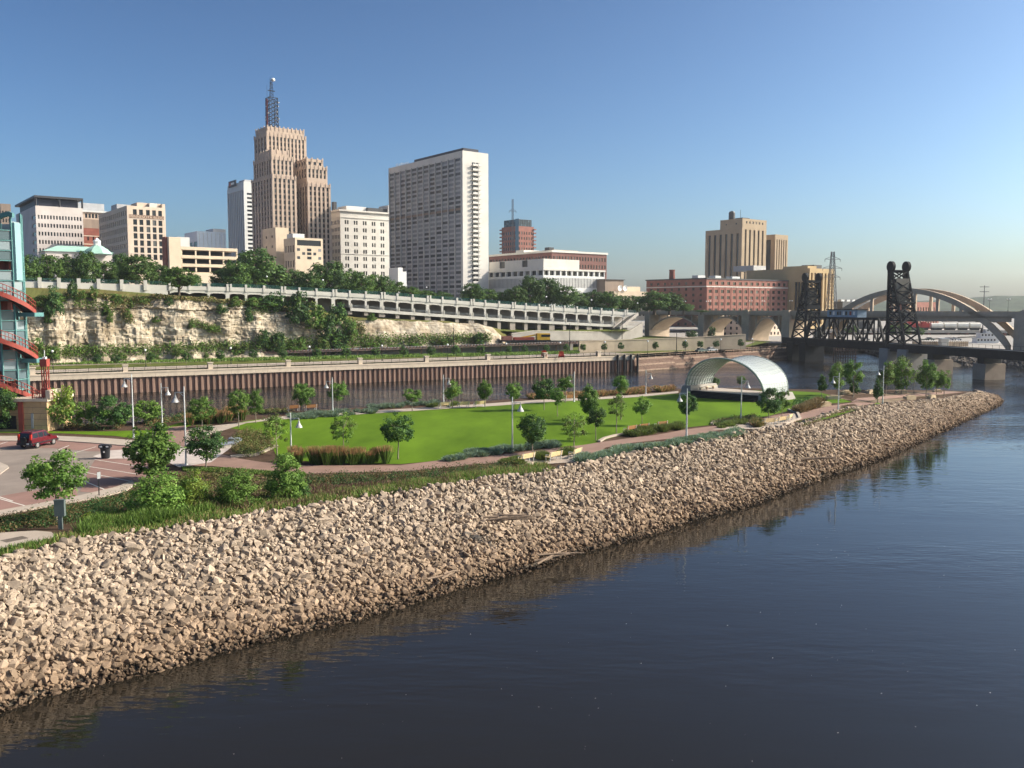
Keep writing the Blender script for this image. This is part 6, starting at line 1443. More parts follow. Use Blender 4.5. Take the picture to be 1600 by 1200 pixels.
# lamp posts
M['bell'] = mat('pale_lamp_bell', (.46, .44, .42), var=.05, rough=.4)
def lamp_post(px, py, ytop, side, label):
    p = G(px, py, IS_Z); h = (py - ytop) * p.y / FPX * 1.0; t = thing('lamp_post', label, 'lamp post', p, 0, 'tall bell lamp posts in the park')
    MB().lathe((0, 0, 0), [(.17, 0), (.17, .12), (.12, .16), (.10, .9), (.085, 1.0), (.055, h)], 10).build('pole', M['galv'], t)
    zl_ = h - .75; x = side * .85; MB().bar((0, 0, h - .55), (x, 0, h - .55), .06).bar((0, 0, h - .95), (x * .55, 0, h - .56), .04).build('arm', M['galv'], t)
    MB().lathe((x, 0, zl_ - .75), [(.36, 0), (.34, .05), (.24, .24), (.13, .42), (.10, .56), (.05, .64), (.05, .95)], 14).build('lamp_shade', M['bell'], t)
    return t
for a in ((209, 685, 583, -1, 'tall lamp post with pale bell shade by the far pavement of the car park'), (253.5, 665, 598, 1, 'lamp post where the brick path leaves the car park, its shade to the right'), (291, 727, 602, -1, 'tall lamp post at the edge of the pale plaza, its bell shade to the left'),
          (455, 710, 644, 1, 'lamp post among the tall grasses in front of the lawn'), (520, 647, 589, -1, 'slim lamp post beside a round headed tree on the channel side'), (693, 632, 585, 1, 'thin lamp post behind the channel side benches'),
          (800.5, 706, 619, 1, 'lamp post at the near lawn edge, just left of the golden benches'), (897, 628, 580, -1, 'thin lamp post beside the brown channel side bench'), (1009, 616, 578, 1, 'thin lamp post on the channel bank left of the bandshell'),
          (1072.5, 682, 606, -1, 'lamp post on the brick path in front of the bandshell stage'), (1157.5, 657, 588, 1, 'lamp post standing in the middle of the bandshell opening'), (1309.5, 643, 582, -1, 'lamp post at the path bend right of the bandshell'), (1379, 631, 571, -1, 'lamp post among the birches on the point')): lamp_post(*a)
# stone blocks at the point and terrace
M['block'] = mat('cut_sandstone_block', (.52, .40, .26), var=.15, scale=1.5, rough=.9, bump=.3)
for i, (px, py, w, lab) in enumerate(((1322, 616, 2.2, 'long pale sandstone block seat under the leftmost trees of the point'), (1360, 615, 2.0, 'low sandstone block in shade between the point trees'), (1408, 615, 1.9, 'sandstone block seat by the water in the middle of the point'), (1421, 624, 2.1, 'sandstone block on bare earth in front of the point trees'),
                                       (1455, 623, 1.6, 'short sandstone block towards the tip of the island'), (1464, 614, 1.5, 'sandstone block at the far water edge of the tip'), (1286, 635, 2.3, 'flat sandstone block edging the path beside the tan grasses'), (1250, 640, 2.4, 'sandstone block at the corner of the bench terrace'), (1302, 624, 2.2, 'pale sandstone slab set in the point lawn'))):
    p = G(px, py, IS_Z); t = tag(MB().obox((0, 0, .25), (w / 2, .1, 0), (-.05, .45, 0), (.02, 0, .3)).obox((w * .12, .05, .62), (w / 3, 0, 0), (0, .36, 0), (0, 0, .07)).build('sandstone_block', M['block']), lab, 'stone block', 'sandstone blocks'); t.location = p; t.rotation_euler = (0, 0, .25 + .3 * math.sin(i * 2.1))
# red garden chairs on the promenade
M['chair_red'] = mat('red_chair_paint', (.55, .035, .02), var=.05, rough=.5)
for px, py, lab in ((850, 558, 'big red slatted chair on the promenade lawn, left of the pair'), (877, 559.5, 'big red slatted chair by a stone pillar, right of the pair')):
    p = G(px, py, NBZ); t = thing('garden_chair', lab, 'chair', p, 0, 'red chairs on the promenade')
    for k in range(5): MB().obox((-.6 + .3 * k, .35, 1.15), (.13, 0, 0), (0, .03, 0), (0, .22, .75 + .12 * (2 - abs(k - 2)))).build('slat', M['chair_red'], t)
    MB().obox((0, -.25, .55), (.75, 0, 0), (0, .55, -.1), (0, 0, .04)).build('seat', M['chair_red'], t)
    for s_ in (-.8, .8): MB().box(s_ - .08, s_ + .08, -.85, .4, .85, .92).build('armrest', M['chair_red'], t); MB().box(s_ - .06, s_ + .06, -.8, -.68, 0, .86).build('leg', M['chair_red'], t); MB().box(s_ - .06, s_ + .06, .2, .32, 0, .86).build('leg', M['chair_red'], t)
# yellow track machine and parked cars on the river road
M['yellow'] = mat('yellow_machine_paint', (.58, .34, .03), var=.15, rough=.5)
p = V(823, 533, 316); t = thing('track_machine', 'yellow and brown railway work machine parked by the end of the cliff', 'rail vehicle', (p.x, p.y, NBZ + 2.4), .25)
MB().box(-9.5, 8.5, -1.3, 1.3, .7, 1.2).build('chassis', M['black'], t); MB().box(3.5, 8.2, -1.3, 1.3, 1.2, 3.5).build('cab', M['yellow'], t); MB().box(5.0, 8.25, -1.34, 1.34, 2.3, 3.1).build('cab_window', M['glass_dark'], t); MB().box(-9, -5.5, -1.2, 1.2, 1.2, 2.6).build('hopper', M['brown_brick'], t); MB().bar((-5, 0, 1.5), (3.0, 0, 2.9), .5).build('boom', M['yellow'], t); MB().box(-4.8, 2.6, -1.1, 1.1, 1.2, 2.2).build('deck_load', M['red_paint'], t)
for x in (-7, -5, 4, 6.5): MB().box(x - .45, x + .45, -1.2, 1.2, 0, .72).build('wheel', M['black'], t)
M['silver'] = mat('silver_paint', (.55, .56, .57), var=.05, rough=.3, metal=.2); M['green_car'] = mat('dull_green_paint', (.16, .20, .17), var=.05, rough=.35)
def small_car(px, py, z, m, label, rz, sc=1.0, Y=None):
    p = G(px, py, z) if Y is None else Vector((V(px, py, Y).x, Y, z)); t = thing('parked_car', label, 'car', p, rz); 
    section_body([(-2.1, .35), (-2.15, .85), (-1.2, .95), (.9, .92), (2.0, .75), (2.1, .35)], [.85] * 6, 0).build('body', M[m], t); section_body([(-1.7, .93), (-1.2, 1.42), (.2, 1.42), (.95, .92)], [.78, .65, .65, .78], 0).build('cabin', M['glass_dark'], t); section_body([(-1.2, 1.40), (-1.15, 1.46), (.15, 1.46), (.2, 1.40)], [.64, .6, .6, .64], 0).build('roof', M[m], t)
    for dx in (-1.3, 1.3):
        for s_ in (-.78, .78): 
            mb = MB(); N = 12
            for k in range(N): a0, a1 = 6.2832 * k / N, 6.2832 * (k + 1) / N; f = lambda a, y: Vector((dx + .32 * math.cos(a), s_ + y, .32 + .32 * math.sin(a))); mb.face([f(a0, -.1), f(a1, -.1), f(a1, .1), f(a0, .1)]); mb.face([f(a0, -.1), Vector((dx, s_ - .1, .32)), f(a1, -.1)]); mb.face([f(a0, .1), f(a1, .1), Vector((dx, s_ + .1, .32))])
            mb.build('wheel', M['rubber'], t)
    return t
small_car(1112, 549, NBZ, 'silver', 'silver car parked on the river road below the arch bridge', .5); small_car(1096, 550.5, NBZ, 'green_car', 'dull green car parked behind the silver one on the river road', .5)
for i, (px, m, lab) in enumerate(((1352, 'silver', 'pale car on the far quay left of the lift tower'), (1453, 'green_car', 'dark car on the far quay under the rail viaduct'), (1482, 'silver', 'silver car on the far quay beside the quay hut'), (1495, 'white', 'white car on the far quay near the towboat'))): small_car(px, 534, 5.0, m, lab, .1, Y=420)
# cars on the viaduct roadway
for i, (px, m, lab) in enumerate(((50, 'steel_grey', 'grey car parked behind the roadway wall at the cliff top, under the park trees'), (74, 'silver', 'silver car parked behind the roadway wall beside a tree trunk'), (92, 'green_car', 'dark car parked behind the roadway wall, right of the silver one'))):
    q = via_pt(px) + WN * 4; small_car(px, 440, q.z - .7, m, lab, .5, Y=q.y)
# driftwood on the stones
M['drift'] = mat('grey_driftwood', (.24, .17, .12), var=.25, scale=4, rough=.9)
def drift(px, py, z, L, n, lab, rz):
    p = G(px, py, z); t = tag(MB().build('driftwood', M['drift']), lab, 'driftwood'); mb = MB(); r_ = random.Random(int(px))
    for k in range(n):
        a = rz + r_.uniform(-.35, .35); l = L * r_.uniform(.5, 1); q = Vector((r_.uniform(-.6, .6), r_.uniform(-.5, .5), r_.uniform(.2, .55))); d = Vector((math.cos(a), math.sin(a), r_.uniform(-.12, .12)))
        mb.tube([q - d * l / 2, q + d * l * .1 + Vector((0, 0, .06)), q + d * l / 2], [.09, .07, .03] if n > 1 else [.16, .14, .10], 6)
    me = mb.mesh('driftwood', M['drift']); t.data = me; t.location = p; return t
drift(800, 815, 3.6, 3.6, 12, 'tangle of thin brown driftwood branches halfway up the stone bank', .1); drift(1275, 722, 1.8, 4.5, 1, 'single long driftwood log lying on the right part of the stone bank', -.1); drift(870, 877, .6, 4.0, 5, 'bleached driftwood sticks along the waterline of the stone bank', .55); drift(700, 905, 1.0, 2.5, 4, 'few driftwood sticks low on the stone bank, left of the bleached ones', 1.0)

for nm_ in ('body', 'cabin'):
    o = [c for c in car.children if c.name.startswith(nm_)][0]; bv_ = o.modifiers.new('edge', 'BEVEL'); bv_.width = .07; bv_.segments = 3; bv_.limit_method = 'ANGLE'
# ================================================================== PLANTS
rng = np.random.default_rng(11)
def norm(a): return a / np.maximum(1e-6, np.linalg.norm(a, axis=1, keepdims=True))
def leaf_faces(P, N, size, aspect=.62, fold=True):
    """leaf-shaped quads at points P facing N"""
    n = len(P); N = norm(N); t = norm(np.cross(N, norm(rng.normal(size=(n, 3))))); b = np.cross(N, t); s = (size if np.ndim(size) else np.full(n, size))[:, None]
    v = np.stack([P - t * s * .5, P + b * s * .5 * aspect, P + t * s * .5, P - b * s * .5 * aspect], 1).reshape(-1, 3)
    f = np.arange(n * 4).reshape(n, 4); return v, f
def crown_mesh(name, mats, nclump, per, leaf, shape='round', hole=.0, r0=.15, seed=0, share=.25):
    """leaf clumps through a crown one unit wide and one unit high"""
    global rng; rng = np.random.default_rng(seed + 100); C = []
    while len(C) < nclump:
        p = rng.uniform(-1, 1, 3); z = (p[2] + 1) / 2
        if shape == 'round': lim = math.sqrt(max(0, 1 - (2 * z - .92) ** 2 / 1.1))
        elif shape == 'oval': lim = .92 * math.sin(math.pi * min(1, (z * .86 + .10))) ** .8
        elif shape == 'cone': lim = max(.08, (1 - z) ** .75) * (1 if z > .12 else .7)
        elif shape == 'bush': lim = math.sqrt(max(0, 1 - (z * .95) ** 2.2))
        else: lim = max(0, min(1, 1.15 * math.sin(math.pi * min(1, z * .9 + .08))))
        r = math.hypot(p[0], p[1])
        if r > lim or (r < lim * .35 and rng.random() < .6): continue
        if hole and mnoise.noise(Vector((p[0] * 1.7 + seed * 7.3, p[1] * 1.7, p[2] * 1.7))) < hole - .45: continue
        C.append((p[0] * .5 * .86, p[1] * .5 * .86, .06 + z * .88))
    C = np.array(C); rad = rng.uniform(.6, 1.3, nclump) * r0
    k = np.repeat(np.arange(nclump), per); d = norm(rng.normal(size=(nclump * per, 3))) * (rng.random((nclump * per, 1)) ** .45)
    d[:, 2] *= .75; P = C[k] + d * rad[k][:, None]; out = P - np.array([0, 0, .42])
    N = norm(d) * .55 + norm(out) * .5 + rng.normal(size=P.shape) * .55 + np.array([0, 0, .35])
    v, f = leaf_faces(P, N, leaf * rng.uniform(.65, 1.35, len(P)))
    mi = (rng.random(nclump)[k] < share).astype(int) if len(mats) > 1 else None
    return np_mesh(name, v, f, mats, mi)
def trunk_mesh(name, m, limbs=7, spread=.30, seed=0, r=.035, base=.0):
    """unit-high trunk dividing into limbs"""
    rr_ = random.Random(seed); mb = MB(); p = [Vector((0, 0, base - .02))]
    for k in range(1, 6): p.append(Vector((rr_.uniform(-.02, .02), rr_.uniform(-.02, .02), k / 5 * .9)))
    mb.tube(p, [r * 1.35, r, r * .85, r * .7, r * .5, r * .25], 7)
    for k in range(limbs):
        z = rr_.uniform(.36, .72); a = 6.2832 * k / limbs + rr_.uniform(-.4, .4); q = p[0].lerp(p[-1], z / .9); q = Vector((q.x, q.y, z)); l = spread * rr_.uniform(.6, 1.1)
        e = q + Vector((math.cos(a) * l, math.sin(a) * l, l * rr_.uniform(.5, 1.0))); mb.tube([q, q.lerp(e, .5) + Vector((0, 0, -.02)), e], [r * .5, r * .34, r * .14], 5)
    return mb.mesh(name, m)
LM = {'mid': leafmat('maple_leaves', (0.067, 0.140, 0.024), (0.140, 0.244, 0.046)), 'light': leafmat('light_green_leaves', (0.122, 0.226, 0.037), (0.213, 0.329, 0.067)), 'dark': leafmat('dark_green_leaves', (0.034, 0.088, 0.024), (0.079, 0.152, 0.044)), 'yellow': leafmat('yellow_green_leaves', (0.183, 0.256, 0.034), (0.281, 0.354, 0.061)),
      'rust': leafmat('rusty_leaves', (0.122, 0.088, 0.037), (0.195, 0.140, 0.055), .25), 'blue': leafmat('blue_green_grass', (0.146, 0.220, 0.159), (0.244, 0.329, 0.232), .2), 'olive': leafmat('olive_leaves', (0.091, 0.122, 0.030), (0.171, 0.201, 0.055)), 'forest': leafmat('park_tree_leaves', (0.032, 0.073, 0.018), (0.076, 0.140, 0.034), .3), 'forest2': leafmat('park_tree_light_leaves', (0.061, 0.122, 0.022), (0.122, 0.201, 0.043), .3)}
CR = {}
def crown(kind, var):
    key = (kind, var)
    if key not in CR:
        q = {'round_mid': (['mid', 'light'], 70, 60, .056, 'round', .2, .13), 'round_dark': (['dark', 'mid'], 74, 62, .056, 'round', .18, .13), 'round_light': (['light', 'mid'], 64, 56, .058, 'round', .2, .13), 'sparse': (['light', 'olive'], 46, 34, .056, 'round', .34, .12), 'oval_mid': (['mid', 'light'], 74, 56, .062, 'oval', .24, .14),
             'oval_light': (['light', 'yellow'], 56, 46, .062, 'oval', .28, .15), 'cone': (['dark', 'mid'], 60, 30, .085, 'cone', .1, .15), 'bush_mid': (['light', 'mid'], 96, 64, .046, 'bush', .05, .13), 'bush_yellow': (['yellow', 'light'], 84, 60, .048, 'bush', .1, .13), 'bush_dark': (['dark', 'mid'], 80, 40, .062, 'bush', .08, .14),
             'birch': (['light', 'olive'], 60, 44, .065, 'oval', .3, .15), 'park': (['forest', 'forest2'], 110, 44, .058, 'round', .08, .12), 'park_light': (['forest2', 'forest'], 100, 40, .06, 'round', .1, .12), 'far': (['forest', 'forest2'], 70, 26, .09, 'round', .08, .14), 'scrub': (['mid', 'olive'], 60, 26, .09, 'bush', .12, .15), 'scrub_dark': (['dark', 'mid'], 60, 26, .09, 'bush', .12, .15)}[kind]
        CR[key] = crown_mesh('crown', [LM[m] for m in q[0]], q[1], q[2], q[3], q[4], q[5], q[6], seed=hash_(kind) + var * 17, share=.3)
    return CR[key]
def hash_(s): return sum(ord(c) * (i + 3) for i, c in enumerate(s)) % 997
TK = {}
def trunk(kind, var):
    if (kind, var) not in TK: TK[(kind, var)] = trunk_mesh('trunk', M['trunk_pale' if kind == 'pale' else 'trunk'], seed=var + hash_(kind), r=.022 if kind != 'thick' else .05)
    return TK[(kind, var)]
tree_n = [0]
def tree(name, label, p, w, h, crown_bottom, kind, group, tk='pale', cat='tree', nvar=5, rz=None):
    """p base point, w crown width, h total height, crown_bottom height of the lowest leaves"""
    i = tree_n[0]; tree_n[0] += 1; t = thing(name, label, cat, p, (i * 2.399) % 6.283 if rz is None else rz, group)
    if crown_bottom > .05: c = link('trunk', trunk(tk, i % 3), t); c.scale = (max(w * .75, h * .5) * 1.0, max(w * .75, h * .5) * 1.0, h * .95)
    cr = link('crown', crown(kind, i % nvar), t, (0, 0, crown_bottom)); cr.scale = (w, w * .97, h - crown_bottom); return t
def px_tree(px, py, xl, xr, yt, yb, kind, label, group, z=IS_Z, name='young_tree', tk='pale', cat='tree'):
    p = G(px, py, z); s = p.y / FPX * 1.003; w = (xr - xl) * s; h = (py - yt) * s; cb = max(0, (py - yb) * s); return tree(name, label, p, w * 1.06, h, cb, kind, group, tk, cat)
GI = 'young trees in the park'
for a in ((89, 817, 38, 131, 698, 782, 'round_mid', 'young spreading tree beside the grey green cabinet'), (240, 752, 196, 290, 655, 745, 'oval_mid', 'tall bushy tree at the corner of the red paved bays'), (322, 730, 289, 353, 660, 716, 'round_dark', 'dense dark tree at the edge of the pale plaza'),
          (10, 674, -22, 31, 604, 668, 'round_dark', 'dark tree before the sandstone block under the stair tower'), (98, 671, 60, 122, 598, 664, 'oval_light', 'tall yellowish tree at the right end of the sandstone block'), (134, 669, 116, 152, 624, 662, 'round_light', 'small light tree between two bigger ones by the channel'), (177, 670, 146, 206, 616, 666, 'round_dark', 'broad dark green tree left of the tall car park lamp post'), (226, 662, 194, 252, 624, 658, 'round_light', 'low yellow green tree behind the car park lamp posts'),
          (316, 671, 296, 338, 617, 656, 'round_mid', 'tree before the orange feathered grass by the channel'), (373, 668, 353, 389, 606, 646, 'round_light', 'left one of a pair of slim lawn trees near the channel'), (400, 661, 386, 416, 606, 647, 'round_mid', 'right one of a pair of slim lawn trees near the channel'), (473, 646, 452, 489, 596, 633, 'round_mid', 'round headed tree between the brown benches'), (528, 645, 514, 547, 593, 626, 'round_mid', 'round headed tree touching a slim lamp post'),
          (433, 712, 408, 458, 638, 694, 'sparse', 'thin see-through tree beside the shrub circle'), (537, 712, 512, 558, 641, 694, 'sparse', 'open yellowish tree standing behind the orange grass row'), (622, 718, 589, 644, 641, 692, 'round_dark', 'dark round tree at the right end of the orange grass row'), (644, 643, 627, 660, 604, 628, 'round_light', 'small light tree alone on the channel bank'), (707, 638, 691, 721, 591, 626, 'oval_light', 'pale thin tree right of the first channel bench'),
          (758, 637, 745, 773, 593, 624, 'oval_mid', 'slim tree right of the channel side benches'), (803, 642, 789, 817, 595, 627, 'round_light', 'light tree directly behind a tall near lamp post'), (850, 641, 831, 868, 585, 626, 'round_dark', 'dark tree on the channel edge of the lawn, left of a small one'), (871, 651, 860, 883, 603, 633, 'round_mid', 'small tree on the lawn in front of the dark one'), (883, 630, 869, 898, 585, 611, 'round_mid', 'round topped tree directly behind the shore lamp post'), (921, 662, 904, 941, 599, 647, 'oval_mid', 'tall pointed tree in the middle of the lawn'),
          (931, 689, 914, 947, 630, 667, 'round_dark', 'small dark tree in front of the tall pointed one'), (963, 677, 945, 979, 611, 653, 'sparse', 'yellowish thin tree on the lawn left of three orange benches'), (970, 656, 957, 984, 584, 612, 'round_mid', 'narrow tree whose top stands above the yellowish thin one'), (1003, 665, 987, 1018, 617, 649, 'round_light', 'light round tree behind the orange brown benches'), (832, 709, 805, 856, 643, 694, 'round_dark', 'round tree behind the leftmost golden bench'), (897, 701, 874, 921, 641, 690, 'sparse', 'browning yellow green tree behind the right golden bench'),
          (1074, 664, 1059, 1091, 610, 650, 'round_dark', 'dark tree just behind the lamp post before the stage'), (1201, 657, 1182, 1221, 604, 648, 'round_dark', 'dark bushy tree against the right foot of the bandshell'), (1222, 652, 1212, 1237, 604, 642, 'round_mid', 'slimmer tree behind the golden benches at the bandshell'), (1118, 607, 1111, 1126, 589, 603, 'round_dark', 'small tree seen through the left of the bandshell opening'), (1158, 605, 1151, 1166, 586, 601, 'round_mid', 'small round tree seen through the bandshell beside the lamp post')):
    px_tree(*a, GI)
GT = 'trees on the island point'
for a in ((1284, 622, 1274, 1294, 580, 610, 'cone', 'dark pointed tree, first on the left of the island point'), (1308, 618, 1293, 1322, 565, 608, 'birch', 'airy light green birch left of the dark conifer'), (1333, 621, 1320, 1354, 558, 602, 'round_mid', 'green tree above the dark conifer in the left clump of the point'), (1335, 617, 1326, 1344, 590, 614, 'cone', 'small dark conifer in the left clump of the point'), (1371, 630, 1362, 1380, 584, 622, 'cone', 'dark columnar conifer beside the point lamp post'), (1384, 616, 1366, 1396, 562, 604, 'birch', 'loose birch behind the dark columnar conifer'), (1408, 616, 1388, 1428, 556, 610, 'birch', 'tallest airy birch in the middle of the point'), (1428, 615, 1418, 1441, 574, 598, 'sparse', 'wispy small tree between the birch and the dark tree'), (1447, 620, 1430, 1460, 560, 608, 'round_mid', 'dark leaning tree before the stone bridge pier'), (1463, 617, 1454, 1476, 577, 608, 'round_mid', 'small tree right of the leaning dark one'), (1475, 619, 1464, 1487, 576, 608, 'round_light', 'bright green tree nearest the tip of the island')):
    px_tree(*a, GT)
GB = 'big shrubs at the car park corner'
for a in ((246, 806, 203, 302, 732, 804, 'bush_mid', 'big bright green shrub, largest at the car park corner'), (303, 796, 276, 332, 728, 790, 'bush_yellow', 'yellow green shrub right of the biggest one'), (371, 792, 337, 410, 730, 788, 'bush_mid', 'green shrub between the yellow one and the path tree'), (447, 780, 410, 483, 707, 774, 'bush_mid', 'tall bright shrub overhanging the brick path')):
    px_tree(*a, GB, name='large_shrub', tk='brown', cat='shrub')
px_tree(470, 780, 455, 492, 750, 779, 'bush_dark', 'low dark shrub at the right foot of the tall bright one', GB, name='large_shrub', tk='brown', cat='shrub')
# promenade saplings and lamps on the far bank
SAP = [153, 180, 235, 291, 344, 396, 442, 495, 541, 587, 631, 674, 712, 751, 795, 820, 854, 885, 911, 944, 970, 1024, 1070, 1094, 1119, 1157]
SY = [(150, 573), (400, 565), (700, 559), (830, 556), (1157, 547.5)]
ordn = 'first second third fourth fifth sixth seventh eighth ninth tenth eleventh twelfth thirteenth fourteenth fifteenth sixteenth seventeenth eighteenth nineteenth twentieth twenty-first twenty-second twenty-third twenty-fourth twenty-fifth twenty-sixth twenty-seventh twenty-eighth twenty-ninth thirtieth'.split()
for i, px in enumerate(SAP):
    py = interp(px, SY); big = px < 780; px_tree(px, py, px - (8 if big else 5.5), px + (8 if big else 5.5), py - (20 if big else 18), py - (5 if big else 6), 'round_dark', ordn[i] + ' small dark tree along the far promenade counting from the stair tower', 'promenade saplings', NBZ, 'sapling')
gl = globe_lamp(4.3, .30)
for i, (px, off) in enumerate(((83, 0), (228, 0), (361, 0), (484, 0), (597, 0), (699.5, 0), (791, 0), (875, 0), (945, 0), (1012, 0), (1071, 0), (1126, -1), (1175, -1))):
    o = gl if i == 0 else copy_tree(gl); o.location = G(px, interp(px, SY) + 3 + off, NBZ); tag(o, ordn[i] + ' white globe lamp on the promenade counting from the stair tower', 'street lamp', 'globe lamps on the promenade')
for i, px in enumerate((421, 509, 640, 672, 730, 860, 931, 1003)):     # lamps up on the viaduct
    q = via_pt(px) + WN * 3; o = copy_tree(gl); o.location = (q.x, q.y, q.z - .3); tag(o, ordn[i] + ' lamp standing on the white viaduct counting from the left', 'street lamp', 'lamps on the viaduct')
for px, y0_, y1_ in ((709, 548, 512), (890, 548, 505), (972, 530, 497), (1057, 548, 520)): 
    p = G(px, 548, NBZ + 1) if px != 972 else V(972, 530, 352); t = tag(MB().lathe((0, 0, 0), [(.14, 0), (.09, (y0_ - y1_) * p.y / FPX)], 6).build('utility_post', M['steel_dark']), {709: 'dark slim post in front of the white rock face', 890: 'dark slim post before the upper concrete wall', 972: 'grey pole by the foot of the bridge stair', 1057: 'dark post before the lower concrete wall'}[px], 'post'); t.location = p
# ---- bushes on the cliff and along its foot
def cliff_pt(px, py):
    """point of the cliff face seen at a pixel"""
    i = int((px + 140) / 940 * NU); i = min(max(i, 0), NU); best = None
    for j in range(NVV + 1):
        v = CV[i, j]; y = HORIZON + (CAM_H - v[2]) / v[1] * FPX
        if best is None or abs(y - py) < best[0]: best = (abs(y - py), Vector(tuple(float(c) for c in v)))
    return best[1]
CB = [(36, 474, 30, 22, 'scrub_dark'), (75, 500, 14, 18, 'scrub_dark'), (84, 488, 34, 46, 'scrub_dark'), (70, 478, 26, 22, 'scrub'), (117, 466, 20, 32, 'scrub_dark'), (150, 462, 18, 20, 'scrub'), (167, 488, 14, 22, 'scrub'), (190, 470, 16, 14, 'scrub'), (202, 494, 12, 16, 'scrub'), (207, 478, 8, 16, 'scrub'), (266, 474, 18, 14, 'scrub_dark'), (300, 508, 12, 10, 'scrub'), (330, 515, 20, 9, 'scrub'), (392, 498, 14, 22, 'scrub_dark'), (410, 540, 26, 30, 'scrub_dark'), (432, 548, 34, 34, 'scrub_dark'), (456, 552, 26, 26, 'scrub'), (440, 482, 36, 30, 'scrub_dark'),
      (470, 500, 44, 48, 'scrub_dark'), (492, 512, 40, 44, 'scrub'), (515, 530, 44, 46, 'scrub_dark'), (535, 505, 34, 36, 'scrub_dark'), (548, 528, 30, 36, 'scrub'), (530, 548, 40, 30, 'scrub_dark'), (502, 550, 30, 26, 'scrub'), (470, 545, 24, 22, 'scrub'), (578, 548, 40, 16, 'scrub'), (612, 548, 36, 14, 'scrub'), (646, 547, 40, 15, 'scrub'), (690, 544, 34, 17, 'scrub'), (750, 538, 22, 22, 'scrub_dark'), (55, 560, 26, 40, 'scrub'), (80, 558, 24, 22, 'scrub'), (130, 562, 10, 8, 'scrub'), (320, 556, 10, 8, 'scrub'), (590, 478, 18, 10, 'scrub'), (425, 478, 40, 22, 'scrub_dark'), (400, 470, 30, 16, 'scrub'), (58, 462, 24, 16, 'scrub'), (98, 462, 22, 14, 'scrub'), (132, 461, 20, 12, 'scrub'), (182, 466, 22, 12, 'scrub'), (228, 470, 22, 12, 'scrub'), (245, 500, 14, 10, 'scrub'), (350, 486, 20, 16, 'scrub_dark'), (372, 476, 24, 16, 'scrub'), (172, 500, 12, 20, 'scrub'), (275, 552, 24, 12, 'scrub'), (370, 550, 26, 16, 'scrub'), (240, 556, 22, 10, 'scrub'), (188, 558, 22, 10, 'scrub')]
wh = lambda px: interp(px, [(0, 0), (250, 1), (420, 2), (560, 3), (1000, 4)])
for i, (px, py, w, h, k) in enumerate(CB):
    p = cliff_pt(px, py); s = p.y / FPX; p = p + Vector((.2, -.5, -.8)); where = 'hanging high on the left of the cliff' if (px < 300 and py < 520) else 'at the foot of the left cliff' if px < 400 and py > 520 else 'on the middle of the cliff' if px < 400 else 'in the green gully that splits the cliff' if px < 565 else 'below the white rock under the viaduct'
    tree('cliff_bush', ordn[i % 30] + ' ' + ('dark' if k.endswith('dark') else 'green') + ' bush from the left, ' + where if i < 30 else ['small', 'low', 'broad', 'ragged', 'thin', 'pale', 'tufted', 'scrubby'][i % 8] + ' bush ' + where + (' and near the rim' if py < 475 else ' at mid height' if py < 520 else ' by the railway') + ', ' + ['west', 'middle', 'east'][min(2, int(px / 190) % 3)] + ' end', p, w * s, (h + 2) * s, .02, k, 'bushes on the cliff', 'brown', 'bush')
tp = cliff_pt(285, 466); s = tp.y / FPX; tree('cliff_tree', 'wide open topped tree with a bare trunk on the cliff edge before the viaduct', tp + Vector((0, 0, -1.5)), 62 * s, 58 * s, 26 * s, 'park_light', 'bushes on the cliff', 'thick')
# ---- park and street trees of the upper town
PK = [(42, 436, 44, 42, 'park'), (75, 437, 46, 44, 'park_light'), (108, 437, 42, 44, 'park'), (137, 438, 48, 48, 'park'), (166, 440, 40, 34, 'park_light'), (188, 438, 36, 46, 'park'), (214, 444, 62, 50, 'park_light'), (246, 446, 40, 40, 'park'), (272, 448, 40, 34, 'park_light'), (302, 448, 30, 22, 'park'), (398, 452, 92, 68, 'park'), (350, 452, 50, 34, 'park_light'), (372, 446, 50, 42, 'park'), (440, 455, 44, 34, 'park'), (462, 456, 40, 38, 'park'), (486, 458, 44, 36, 'park'), (512, 460, 62, 56, 'park'), (545, 460, 46, 44, 'park'), (566, 462, 44, 40, 'park_light'), (592, 464, 50, 38, 'park'), (618, 466, 40, 28, 'park_light'), (642, 466, 36, 20, 'park_light'), (664, 467, 36, 16, 'park_light'), (690, 469, 36, 14, 'park'),
      (738, 474, 42, 34, 'park'), (762, 476, 34, 26, 'park_light'), (785, 477, 32, 24, 'park'), (806, 478, 38, 34, 'park'), (828, 479, 50, 50, 'park'), (856, 481, 54, 50, 'park'), (884, 483, 46, 40, 'park'), (905, 484, 34, 28, 'park_light'), (926, 486, 40, 36, 'park'), (950, 488, 40, 34, 'park'), (970, 490, 40, 30, 'park'), (992, 492, 36, 32, 'park'), (1022, 494, 52, 42, 'park'), (1046, 494, 44, 40, 'park'), (1068, 494, 34, 22, 'park_light'), (1095, 494, 26, 10, 'park')]
for i, (px, py, w, h, k) in enumerate(PK):
    d = via_d(min(px, 1000)) + 22 + 9 * (i % 3); p = V(px, py, d); s = d / FPX; zb = interp(px, PZ) - .2; top = V(px, py - h, d).z
    blk = 'in front of the pink office' if px < 132 else 'in front of the painted sign building' if px < 262 else 'below the parking ramp and beige blocks' if px < 470 else 'below the white cornice office' if px < 610 else 'at the foot of the apartment slab' if px < 790 else 'before the white garage block' if px < 950 else 'left of the red brick block'
    tree('park_tree', ordn[i] + ' big green tree from the left, ' + blk if i < 30 else ordn[i - 30] + ' dark tree along the viaduct past the white garage, ' + blk, Vector((p.x, d, zb)), w * s * 1.08, top - zb, max(1.0, (top - zb) * .12), k, 'big trees of the upper town', 'thick')
